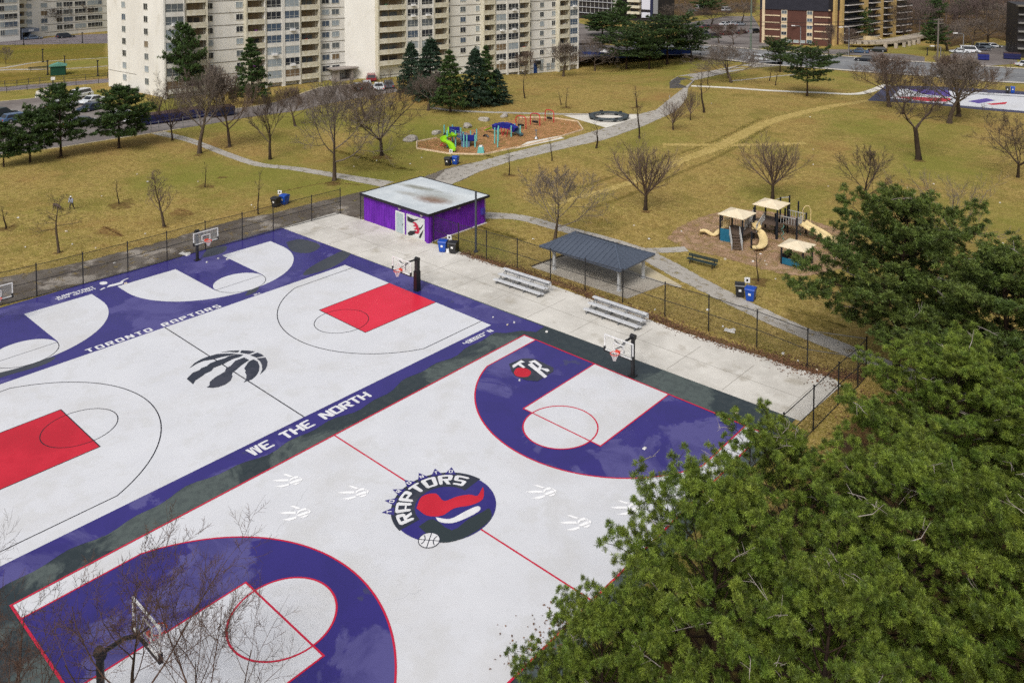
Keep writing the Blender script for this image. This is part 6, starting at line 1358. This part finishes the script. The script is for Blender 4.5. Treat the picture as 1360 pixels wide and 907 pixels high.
hr = head((1100, 84), (1200, 90)); car(1149, 81.5, hr+PI, srgb(26, 32, 42), 'black hatchback driving on the main road', 'hatch', 'cars on the main road', .014); car(1141, 70.5, hr+PI, srgb(70, 92, 120), 'bluish saloon parked below the concrete ramp', 'saloon'); car(1165, 69, hr+PI, srgb(30, 36, 34), 'dark car behind the bluish saloon at the ramp', 'hatch')
car(1008, 80, hr, wh2, 'white car on the main road between the two pines', 'hatch', 'cars on the main road')
car(1275, 70.5, hr+PI+.2, wh2, 'white saloon at the far right lot, next to the lamp', 'saloon'); car(1288, 70, hr+.2, wh, 'white van in the far right lot under the pinkish tree', 'van'); car(1318, 63.5, hr+.5, wh, 'white saloon at the end of the far right lot row', 'saloon'); car(1308, 64.5, hr+.5, srgb(110, 120, 128), 'grey green suv beside the white saloon at the end of the row', 'suv'); car(1302, 67.5, hr+.5, gry, 'grey car before the grey green suv in the far right row', 'saloon')
car(1363, 88, hr+.6, wh, 'white car cut off by the right picture edge', 'saloon')
for a in ((474, 119, srgb(120, 126, 134), 'grey saloon leftmost in the tower forecourt', 'saloon'), (487, 117, sil, 'silver suv in the middle of the tower forecourt', 'suv'), (503, 118.5, wh2, 'pale saloon rightmost in the tower forecourt', 'saloon'), (516, 116, gry, 'dark grey car at the right end of the tower forecourt, near the spruces', 'hatch'), (493, 107, srgb(120, 34, 40), 'dark red car close to the right tower wall', 'suv')): car(a[0], a[1], hl+.9, a[2], a[3], a[4])
for i, (x, y, c_, lb, k) in enumerate(((925, 37, gry, 'dark grey saloon leftmost in the upper far lot row', 'saloon'), (938, 38, srgb(96, 36, 48), 'dark red saloon in the upper far lot row', 'saloon'), (950, 38.5, srgb(84, 30, 40), 'maroon suv in the upper far lot row', 'suv'), (963, 34, wh2, 'white saloon in the middle of the upper far lot row', 'saloon'), (973, 33.5, wh, 'white car right of the middle of the upper far lot row', 'hatch'), (983, 34, sil, 'silver car at the right of the upper far lot row', 'saloon'), (936, 47, gry, 'dark car leftmost in the lower far lot row', 'hatch'), (948, 49.5, srgb(44, 40, 46), 'nearly black saloon in the lower far lot row', 'saloon'), (965, 47, srgb(70, 30, 36), 'dark maroon car in the lower far lot row', 'suv'), (985, 45, srgb(56, 30, 36), 'dark maroon saloon right in the lower far lot row', 'saloon'), (1003, 44, blk_, 'black suv next to the brick block corner', 'suv'), (930, 12, wh, 'white van at the top behind the purplish trees', 'van'), (965, 15, wh2, 'white van at the top beside the dark pine', 'van'), (920, 16, sil, 'silver car at the top left of the white vans', 'saloon'))):
    car(x, y, hr+1.1, c_, lb, k)
def dumpster(px, py, rz, w, label, col=srgb(40, 44, 92)):
    p = G(px, py); t = empty('dumpster', (p.x, p.y, .02), rz, label, 'dumpster', 'blue dumpsters'); m = mat('dumpster paint '+str(round(col[2], 2)), col, tuple(c_*.8 for c_ in col), scale=1, rough=.55)
    o = MB(); o.box(0, 0, .12, w, 1.9, 1.3, 0, 0, 1.04); o.box(0, -1., .9, w*1.02, .1, .1); o.box(0, -1., .25, w*1.02, .1, .1)
    for i in range(int(w)): o.box(-w/2+.5+i, -1.02, .15, .1, .1, 1.2)
    o.build('body', m, t)
    for s in (-1, 1): o = MB(); o.box(s*w*.25, .05, 1.43, w*.48, 1.9, .08, 0, 0, 1, ('X', .05)); o.build('lid', mat('brown dumpster lid', srgb(74, 56, 54), rough=.6), t)
hd = head((200, 172), (280, 162)); dumpster(214, 163, hd, 5.2, 'long blue dumpster with white sticker, nearest the white saloon'); dumpster(236, 160, hd, 3.2, 'blue dumpster in the middle, behind the dense grey tree'); dumpster(254, 157, hd, 3.4, 'blue dumpster right of the dense grey tree trunk'); dumpster(294, 154, hd, 3.6, 'dark blue dumpster apart from the others, at the right', srgb(46, 50, 76)); dumpster(1344, 79, hr, 3.6, 'dark blue dumpster before the dark block at the right edge', srgb(34, 38, 86)); dumpster(1306, 80, hr, 2.4, 'small blue dumpster at the far right lot entrance', srgb(34, 44, 120))
# ================================================================ street furniture
def lamp(px, py, ty, label, style='plain'):
    p = G(px, py); h = HT(px, py, ty); t = empty('street_lamp' if style != 'post' else 'lamp_post', p, 0, label, 'lamp', 'lamp posts'); m = steel if style == 'arm' else mat('dark lamp post', srgb(40, 40, 44), rough=.5)
    o = MB(); o.cyl(0, 0, 0, .14, h*.97, 8, 0, .1); o.cyl(0, 0, 0, .25, .2, 8); o.build('pole', m, t)
    if style == 'arm': o = MB(); o.tube([(0, 0, h*.95), (-.3*RH.x, -.3*RH.y, h), (-1.6*RH.x, -1.6*RH.y, h+.1)], .07, 6); o.build('arm', m, t); o = MB(); o.box(-2.1*RH.x, -2.1*RH.y, h, 1., .4, .2, YAW and math.atan2(RH.y, RH.x)); o.build('lamp_head', wpaint, t)
    else: o = MB(); o.cyl(0, 0, h*.95, .22, h*.05+.1, 8); o.build('lamp_head', m, t)
    return t
for a in ((57, 83, 66, 'dark post lamp standing on the green playing field'), (63.5, 100, 81, 'dark post lamp directly left of the green booth'), (86, 86, 75, 'dark post lamp behind the green booth'), (130, 101.5, 81, 'dark post lamp right of the green booth, near the tower end wall'), (109.5, 58, 44, 'dark post lamp on the far kerb, upper left'), (31.5, 60, 51, 'dark post lamp on the far kerb before the blue grey saloon')): lamp(*a, 'post')
lamp(1063, 60, 35, 'street lamp with a short arm before the brown brick wall', 'arm'); lamp(1279, 74, 45, 'street lamp with a short arm in the far right lot', 'arm'); lamp(1127, 74, 37, 'street lamp on the verge before the brick balconies', 'arm'); lamp(1249, 80, 62, 'small curved street lamp beside the utility pole', 'arm'); lamp(1231.5, 74, 64, 'short white topped post lamp at the ramp exit', 'post'); lamp(1178, 40, 24, 'curved white lamp before the brick block right end', 'arm')
p = G(997, 66); t = empty('utility_pole', p, 0, 'greenish pole beside the left corner of the brick block', 'utility pole'); o = MB(); o.cyl(0, 0, 0, .3, 13.5, 8, 0, .2); o.build('pole', mat('green grey pole', srgb(98, 108, 96), rough=.7), t); o = MB(); o.box(0, 0, 4.3, .8, .6, 1.); o.build('transformer', steel, t)
p = G(1245, 81); t = empty('utility_pole', p, 0, 'wooden utility pole with a cross arm beside the main road', 'utility pole'); o = MB(); o.cyl(0, 0, 0, .24, 10.2, 8, 0, .18); o.build('pole', mat('weathered pole wood', srgb(120, 112, 104), srgb(96, 90, 84), scale=2), t); o = MB()
for z in (9.9, 9.): o.bar(-RH*1.2+Vector((0, 0, z)), RH*1.2+Vector((0, 0, z)), .16, .2)
o.build('cross_arm', mat('weathered pole wood', (1, 1, 1)), t); o = MB()
for z in (10.1, 9.2):
    for s in (-1, 1): o.tube([RH*s+Vector((0, 0, z)), RH*s-RH*32-FH*3+Vector((0, 0, z-.9)), RH*s-RH*70-FH*6+Vector((0, 0, z))], .035, 4)
o.build('wire', black, t)
a, b = G(69, 99.5), G(86, 99.5); t = empty('green_booth', (a+b)/2, math.atan2(b.y-a.y, b.x-a.x)+.45, 'small dark green booth with a pale green roof on the playing field', 'booth'); o = MB(); o.box(0, 0, 0, 2.7, 2.5, 1.9); o.build('wall', mat('dark green boards', srgb(20, 70, 52), srgb(16, 58, 44), scale=2, rough=.6), t); o = MB(); o.prism([(-1.6, -1.5), (1.6, -1.5), (1.6, 1.5), (-1.6, 1.5)], 1.9, 2.0); o.add([(-1.6, -1.5, 2.), (1.6, -1.5, 2.), (1.6, 1.5, 2.), (-1.6, 1.5, 2.), (0, -1.5, 2.5), (0, 1.5, 2.5)], [(0, 1, 4), (2, 3, 5), (1, 2, 5, 4), (3, 0, 4, 5)]); o.build('roof', mat('pale green roof', srgb(92, 142, 126), rough=.6), t)
p = G(70.5, 115); t = empty('sign_post', p, head((40, 117), (100, 112)), 'white sign on a dark post by the side road at the left', 'sign'); o = MB(); o.box(0, 0, 0, .2, .2, 1.5); o.build('post', black, t); o = MB(); o.box(0, -.12, 1.2, .7, .08, .6); o.build('plate', wpaint, t)
# low park fences
thin = mat('dark wire fence', srgb(70, 68, 64), rough=.6)
fence('wire_fence', gp((-30, 122), (9, 123.5), (36, 120), (86, 115.5), (101, 113.5), (131, 111.5)), 1.05, 'low wire fence on the near side of the left side road', m=thin, mesh_m=None, r=.06)
fence('wire_fence', gp((-20, 116), (6.5, 115.5), (22.5, 114.5), (38, 112.5), (53, 111), (85, 109), (113.5, 106.5), (143, 104)), 1.05, 'low wire fence on the far side of the left side road', m=thin, mesh_m=None, r=.06)
fence('wire_fence', gp((-10, 63), (20, 60.5), (57, 59.5), (85, 59), (110, 58), (143, 57)), 1., 'low wire fence along the top of the playing field', m=thin, mesh_m=None, r=.05)
fence('wire_fence', gp((200.5, 177), (211, 175), (243, 170), (262, 167), (281, 165)), 1.5, 'grey wire fence before the blue dumpsters', m=steel, mesh_m=None, r=.05)
fence('wire_fence', gp((680, 101), (700, 104), (741, 104.5), (758, 102), (775, 98.5), (800, 94), (820, 91)), 1.1, 'dark wire fence before the right end of the right tower', m=thin, mesh_m=None, r=.05)
def board_fence(pts, h, label):
    P = gp(*pts); t = empty('blue_fence', (*P[0], 0), 0, label, 'fence', 'blue fences round the play yard'); m = mat('blue fence fabric', srgb(26, 54, 118), srgb(20, 42, 98), scale=.6, rough=.7); Q = [Vector((p[0]-P[0][0], p[1]-P[0][1], 0)) for p in P]
    for a, b in zip(Q, Q[1:]):
        d = b-a; c_ = (a+b)/2; o = MB(); o.box(0, 0, .1, d.length-.04, .05, h); q = o.build('panel', m, t, c_); q.rotation_euler = (0, 0, math.atan2(d.y, d.x))
    for a in Q: o = MB(); o.cyl(0, 0, 0, .06, h+.25, 6); o.build('post', thin, t, a)
board_fence(((816, 92), (830, 90.5), (846, 87.5), (862, 84), (880, 80), (905, 77), (917, 75)), 1.35, 'blue fence running below the umbrella pines'); board_fence(((766, 89), (780, 88), (795, 88), (816, 91)), .7, 'low blue fence before the orange play yard')
# far play yard
org = mat('orange play plastic', srgb(216, 104, 44), rough=.5)
p = G(768, 82); t = empty('play_structure', p, 0, 'orange climbing frame with an aqua roof at the end of the right tower', 'play structure'); o = MB(); o.box(.3, 0, .3, 2.2, 1.6, 1.1); o.box(-.6, .3, .2, 1., 1., 1.7); o.build('orange_panel', org, t); o = MB(); roof4(o, .2, 0, 2.3, 1.1, .4); o.build('roof', mat('aqua roof', srgb(60, 150, 144)), t)
for x in (-.7, 1.1): o = MB(); o.cyl(x, 0, 0, .1, 2.3, 6); o.build('post', navy, t)
p = G(798, 80); t = empty('play_structure', p, 0, 'orange topped tower with a violet slide in the far play yard', 'play structure'); o = MB(); o.box(1.2, 0, 1.1, 1.3, 1.3, 1.); o.build('orange_panel', org, t); o = MB(); roof4(o, 1.2, 0, 2.3, .9, .5); o.build('roof', wpaint, t); chute([(.6, 0, 1.3), (-.4, -.2, .8), (-1.4, -.4, .25)], .8).build('slide', mat('violet slide', srgb(84, 74, 150)), t)
for x in (.7, 1.7): o = MB(); o.cyl(x, 0, 0, .1, 2.3, 6); o.build('post', navy, t)
# --- far painted court
o = MB(); fc = gp((1178, 113), (1176, 131), (1140, 132), (1226, 141), (1300, 147), (1370, 151), (1460, 156), (1460, 128), (1360, 121), (1310, 117), (1240, 114)); fc = gp((1176, 114), (1240, 115), (1310, 119), (1360, 122), (1460, 128), (1460, 158), (1370, 151.5), (1300, 146), (1226, 138), (1152, 134)); o.flat(fc, .02); k = struct(o.build('basketball_court', mat('slate court paint', srgb(74, 72, 100), srgb(58, 58, 82), scale=.1, rough=.5))); k['label'] = 'far painted court in violet, red and white beside the main road'
o = MB(); o.flat(gp((1196, 118.5), (1300, 123), (1352, 126), (1452, 131), (1452, 153), (1360, 148), (1280, 141), (1182, 131)), .026); o.build('white_field', white, k)
o = MB(); o.flat(gp((1189, 129.5), (1205, 129), (1262, 131), (1262, 135.5), (1225, 135)), .032); o.flat(gp((1310, 138.5), (1338, 136), (1335, 139), (1318, 140)), .032); o.build('red_key', red, k)
o = MB(); o.flat(gp((1206, 119), (1260, 121), (1264, 129), (1228, 126)), .033); o.flat(gp((1285, 135), (1310, 131), (1322, 134), (1300, 138)), .033); o.build('violet_area', mat('violet court paint', srgb(92, 76, 150)), k); o = MB(); o.line(gp((1290, 125), (1360, 129), (1452, 134)), .6, .034); o.build('court_line', char, k)
# ================================================================ people and dog
def skin(name, joints, edges, m, parent, root=0):
    me = bpy.data.meshes.new(name); me.from_pydata([j[:3] for j in joints], edges, []); me.materials.append(m); o = link(name, me, parent)
    md = o.modifiers.new('skin', 'SKIN'); md.use_smooth_shade = True
    for i, j in enumerate(joints): me.skin_vertices[0].data[i].radius = (j[3], j[4] if len(j) > 4 else j[3]); 
    me.skin_vertices[0].data[root].use_root = True
    s = o.modifiers.new('sub', 'SUBSURF'); s.levels = s.render_levels = 1; return o
def person(px, py, ty, rz, top, legs, label, lean=0., hood=None, walk=.16):
    p = G(px, py); h = HT(px, py, ty)/1.75; t = empty('person', p, rz, label, 'person', None); t.scale = (h*1.12, h*1.12, h); l = lean
    J = [(0, 0, .93, .13, .1), (0, l*.3, 1.15, .13, .1), (0, l*.8, 1.38, .15, .1), (0, l*1.05, 1.5, .055), (0, l*1.25, 1.62, .095, .11), (0, l*1.3, 1.72, .07), (-.19, l*.85, 1.4, .06), (.19, l*.85, 1.4, .06), (-.25, l*.9+.05, 1.14, .045), (.25, l*.9-.05, 1.14, .045), (-.24, l*.9-.08, .9, .035), (.24, l*.9-.14, .9, .035),
         (-.1, 0, .86, .085), (.1, 0, .86, .085), (-.11, -walk, .48, .06), (.11, walk*.4, .48, .06), (-.11, -walk*.9, .08, .042), (.11, walk*1.5, .1, .042), (-.11, -walk*.9-.16, .035, .04), (.11, walk*1.5-.15, .05, .04)]
    E = [(0, 1), (1, 2), (2, 3), (3, 4), (4, 5), (2, 6), (2, 7), (6, 8), (7, 9), (8, 10), (9, 11), (0, 12), (0, 13), (12, 14), (13, 15), (14, 16), (15, 17), (16, 18), (17, 19)]
    skin('body', J, E, legs, t)
    J2 = [(0, 0, .84, .165, .13), (0, l*.3, 1.12, .165, .13), (0, l*.8, 1.38, .175, .125), (-.2, l*.85, 1.4, .085), (.2, l*.85, 1.4, .085), (-.26, l*.9+.05, 1.13, .07), (.26, l*.9-.05, 1.13, .07), (-.25, l*.9-.07, .93, .055), (.25, l*.9-.12, .93, .055), (0, l*1., 1.49, .08)]
    skin('jacket', J2, [(0, 1), (1, 2), (2, 3), (2, 4), (3, 5), (4, 6), (5, 7), (6, 8), (2, 9)], top, t)
    if hood: skin('hood', [(0, l*1.15+.02, 1.54, .1), (0, l*1.25+.02, 1.65, .125), (0, l*1.3+.02, 1.76, .08)], [(0, 1), (1, 2)], hood, t)
gj = mat('grey blue jacket', srgb(140, 146, 166), rough=.8); dkc = mat('dark clothing', srgb(34, 34, 42), rough=.85); kh = mat('dark olive trousers', srgb(70, 62, 52), rough=.85)
person(95.5, 279, 260, .5, gj, kh, 'person in a grey jacket with a white hood, walking a dog on the left lawn', -.12, mat('white hood', srgb(226, 226, 224), rough=.8))
person(930, 77, 70, 1., dkc, dkc, 'person in dark clothes walking along the main road by the flat topped tree'); person(1318, 108.5, 99.5, .4, dkc, dkc, 'person in dark clothes on the near pavement before the far court'); person(694, 99.5, 92.5, 0, mat('white top', srgb(210, 206, 206), rough=.8), dkc, 'person in a white top by the ground floor corner of the right tower')
p = G(75.5, 279); t = empty('dog', p, head((70, 278), (82, 282)), 'grizzled brown dog with lowered dark head on the left lawn', 'dog'); fur = mat('grizzled fur', srgb(112, 98, 88), srgb(70, 58, 54), scale=4, rough=.95)
J = [(-.42, 0, .5, .13), (-.1, 0, .52, .15), (.25, 0, .5, .17), (.48, 0, .5, .1), (.66, 0, .4, .1), (.84, 0, .3, .055), (-.45, .1, .42, .08), (-.52, .1, .25, .04), (-.46, .1, .03, .035), (-.45, -.1, .42, .08), (-.4, -.1, .25, .04), (-.42, -.1, .03, .035), (.3, .1, .36, .06), (.31, .1, .2, .035), (.32, .1, .03, .035), (.3, -.1, .36, .06), (.36, -.1, .2, .035), (.34, -.1, .03, .035), (-.6, 0, .56, .035), (-.76, 0, .46, .025), (.6, .09, .5, .025), (.6, -.09, .5, .025)]
skin('body', J, [(0, 1), (1, 2), (2, 3), (3, 4), (4, 5), (0, 6), (6, 7), (7, 8), (0, 9), (9, 10), (10, 11), (2, 12), (12, 13), (13, 14), (2, 15), (15, 16), (16, 17), (0, 18), (18, 19), (4, 20), (4, 21)], fur, t, 1)
# ================================================================ litter and leaves
lit = [mat('white litter', srgb(214, 212, 208), rough=.7), mat('pale card litter', srgb(196, 184, 166), rough=.8)]
for i, (x, y) in enumerate(((24, 290), (34, 329), (88, 308), (96, 325), (135, 261), (182, 232), (196, 242), (193, 311), (263, 242), (290, 344), (152, 350), (127, 330), (275, 349), (334, 273), (338, 276), (545, 218), (560, 210), (470, 222), (500, 214), (302, 345), (855, 416), (870, 412), (940, 412), (963, 345), (1000, 348), (905, 308), (842, 300), (862, 318), (1016, 347), (1018, 352), (1010, 338), (1030, 371), (1205, 250), (1240, 245), (1328, 270), (1312, 284), (1332, 324), (1080, 219), (1100, 248), (945, 138), (1076, 156), (1080, 199), (708, 318), (692, 290), (1085, 492), (1060, 480), (1040, 470), (975, 441), (960, 434), (655, 422), (674, 432), (683, 429), (726, 441), (978, 549), (856, 596), (690, 506), (167, 377), (113, 376))):
    r = random.Random(i); o = MB(); s = .1+.16*r.random(); o.box(0, 0, .0, s, s*.7, .04+.05*r.random(), r.uniform(0, 3), 0, .7, ('X', r.uniform(-.3, .3))); p = G(x, y)
    tag(o.build('litter_scrap', lit[i % 3 == 2], None, (p.x, p.y, .03)), 'small pale scrap of litter lying on the ground', 'litter', 'scraps of litter lying about')
for (x, y, lb, sx, sy) in ((969, 440.5, 'largest white sheet of litter, blown against the right fence', .75, .4), (245, 338.5, 'cardboard litter lying outside the left fence near the hoop', .9, .4), (668, 364, 'striped pale parcel under the bleachers by the shed', .3, .3)):
    p = G(x, y); o = MB(); o.box(0, 0, 0, sx, sy, .05, .4, 0, .9, ('Y', .12)); o.box(.12, .2, .02, sx*.6, sy*.5, .08, 1.1, 0, .8); tag(o.build('litter_sheet', lit[0], None, (p.x, p.y, .06)), lb, 'litter')
g = np.random.default_rng(5); A = np.array([list(G(x, y)) for x, y in ((612, 336), (655, 350), (700, 364), (760, 384), (800, 400), (860, 420), (905, 438), (960, 457), (1020, 474), (1060, 488), (1104, 499), (1148, 503))])
k = g.uniform(0, len(A)-1.001, 6000); i = k.astype(int); base = A[i]+(A[i+1]-A[i])*(k-i)[:, None]; off = np.abs(g.normal(0, 1, 6000))*g.choice([-.26, .5], 6000)
nrm = np.array([-.09, 1., 0]); P = base+nrm*off[:, None]; P2 = np.stack([g.uniform(-30, 18, 1500), g.uniform(2, 7.5, 1500)], 1); P[:0] = 0
extra = np.concatenate([np.column_stack([g.normal(G(x, y).x, sx, n), g.normal(G(x, y).y, sy, n), np.full(n, .0)]) for x, y, sx, sy, n in ((752, 822, .4, .8, 60), (735, 850, .6, .6, 70), (1090, 505, 1.4, .5, 160), (975, 465, 3, .3, 70), (700, 880, .8, .8, 50), (1140, 535, .5, 1.2, 200))]); P = np.concatenate([P, extra]); N = len(P)
sz = g.uniform(.035, .085, N); az = g.uniform(0, 6.28, N); ca, sa = np.cos(az)*sz, np.sin(az)*sz; z = g.uniform(.045, .075, N); V = np.stack([np.column_stack([P[:, 0]+ca, P[:, 1]+sa, z]), np.column_stack([P[:, 0]-sa*.6, P[:, 1]+ca*.6, z+g.uniform(0, .04, N)]), np.column_stack([P[:, 0]-ca, P[:, 1]-sa, z]), np.column_stack([P[:, 0]+sa*.6, P[:, 1]-ca*.6, z+g.uniform(0, .04, N)])], 1).reshape(-1, 3)
tag(link('fallen_leaves', np_mesh('fallen leaves', V, np.arange(4*N).reshape(-1, 4), mat('brown fallen leaf', srgb(126, 92, 68), srgb(100, 72, 54), scale=1.2, rough=.9, island=.4))), None, None, None, 'stuff')
struct(ribbon('bare_soil', [(a[0], a[1]+.2) for a in A], 1.2, .012, mat('leafy soil', srgb(112, 86, 62), srgb(130, 106, 70), scale=2, rough=.95, edge=1.3), .6, 3))
# ================================================================ foreground trees
PT['foreA'] = pine(101, 10, 5.2, .16, 12, 6, 'dome', tn=64, tl=.165, tw=.0145, side=.72, nm=n_fore, irregular=.4, up=18, dead_n=26, twigs=1.05, spr=(25, 105), clump=6, axl=.9, fmin=.42)
PT['foreB'] = pine(107, 10, 5.4, .2, 11, 6, 'dome', tn=64, tl=.165, tw=.0145, side=.72, nm=n_fore, irregular=.48, up=20, dead_n=26, twigs=1.05, spr=(25, 105), clump=6, axl=.9, fmin=.4)
PT['foreD'] = pine(113, 10, 5.6, .25, 11, 7, 'dome', tn=34, tl=.2, tw=.03, side=.6, nm=n_mid, irregular=.45, up=10, dead_n=25, twigs=1.1, lift=.6, spr=(25, 100), clump=5, axl=.9)
gfp = 'foreground pines along the right side'
def fore(typ, bx, by, ty, R_, label, rz=0.):
    wood, crown, dt, H, R = PT[typ]; p = G(bx, by); h = HT(bx, by, ty); t = empty('pine_tree', p, rz, label, 'tree', gfp); t.scale = (R_/R, R_/R, h/H)
    link('trunk', wood, t); link('crown', crown, t)
    if dt: link('dead_twigs', dt, t)
fore('foreD', 1190, 492, 270, 6.6, 'dark flat layered pine in front of the tan double slide', .4)
fore('foreD', 1335, 575, 345, 6.6, 'pine at the right edge beside the dark layered one', 2.2)
fore('foreA', 1262, 690, 462, 5.6, 'pine in the middle right, just beyond the fence corner', 1.)
fore('foreB', 1400, 760, 510, 5.6, 'pine cut by the right edge, below the one beside the dark layered pine', 3.1)
fore('foreB', 1045, 850, 580, 4.6, 'yellow green pine nearest the court corner, hiding the fence', .2)
fore('foreA', 1210, 940, 620, 5.2, 'large pine in the lower right, right of the one at the court corner', 4.)
fore('foreA', 935, 1000, 655, 4.6, 'pine over the near court edge with its tips on the white paint', 2.6)
fore('foreB', 1390, 1040, 690, 5., 'pine in the lower right corner', 5.2)
fore('foreB', 1080, 1130, 760, 4.6, 'pine at the bottom edge below the large lower right pine', 1.7)
fore('foreA', 800, 1075, 800, 3.2, 'lowest pine at the bottom edge beside the near court sideline', .8)
# bare trees at the lower left
ttype('near', 71, mat('brown near twigs', srgb(102, 80, 68), srgb(76, 58, 50), scale=.8, rough=.9), barkd, mains=8, trunk=.2, spread=(14, 50), kids=(7, 6, 6), ratio=(.55, .5, .5), leader=.4, H=8, r0=.014, twig_r_=.006, lens=(.8, 1.0), trop=(.03, .03, .03, .02), wob=.12)
gn = 'bare trees at the lower left corner'
for (x, y, ty, w, lb, rz) in ((160, 1040, 752, 270, 'bare brown tree in front of the half hidden hoop', .3), (290, 1060, 768, 220, 'bare tree whose twigs cross the near white key', 2.), (20, 1050, 790, 220, 'thick brown bare tree in the lower left corner', 4.2), (-38, 1000, 718, 130, 'bare tree at the left edge with twigs over the middle court line', 1.2)):
    tr, cr, Hm, Rm = TYPES['near']; p = G(x, y); h = HT(x, y, ty); wm = w/scale_at(p)/2; t = empty('bare_tree', p, rz, lb, 'tree', gn); t.scale = (wm/Rm, wm/Rm, h/Hm); link('trunk', tr, t); link('crown', cr, t)
# ================================================================ light
S.world = bpy.data.worlds.new('World'); S.world.use_nodes = True; nt = S.world.node_tree; bg = nt.nodes['Background']
SUN_EL, SUN_AZ = math.radians(48), math.radians(158)          # azimuth clockwise from +Y
sky = nd(nt, 'ShaderNodeTexSky', sky_type='NISHITA'); sky.sun_disc = False; sky.sun_elevation = SUN_EL; sky.sun_rotation = SUN_AZ; sky.air_density = 1.2; sky.dust_density = 6; sky.ozone_density = .6; sky.altitude = 100
hs = nd(nt, 'ShaderNodeHueSaturation', i_Saturation=.35); nt.links.new(sky.outputs[0], hs.inputs['Color']); nt.links.new(hs.outputs[0], bg.inputs[0]); bg.inputs[1].default_value = .105
l = bpy.data.lights.new('sun', 'SUN'); l.energy = 1.5; l.angle = math.radians(22); l.color = (1, .975, .94); so = bpy.data.objects.new('sun', l); COL.objects.link(so)
d = Vector((math.sin(SUN_AZ)*math.cos(SUN_EL), math.cos(SUN_AZ)*math.cos(SUN_EL), math.sin(SUN_EL))); so.rotation_euler = d.to_track_quat('Z', 'Y').to_euler()
vs = S.view_settings; S.display_settings.display_device = 'sRGB'; vs.view_transform = 'Standard'; vs.look = 'None'; vs.exposure = .1; vs.gamma = 1; vs.use_curve_mapping = False
S.cycles.max_bounces = 6; S.cycles.transparent_max_bounces = 16; S.cycles.diffuse_bounces = 3; S.cycles.use_denoising = False; S.cycles.use_adaptive_sampling = False
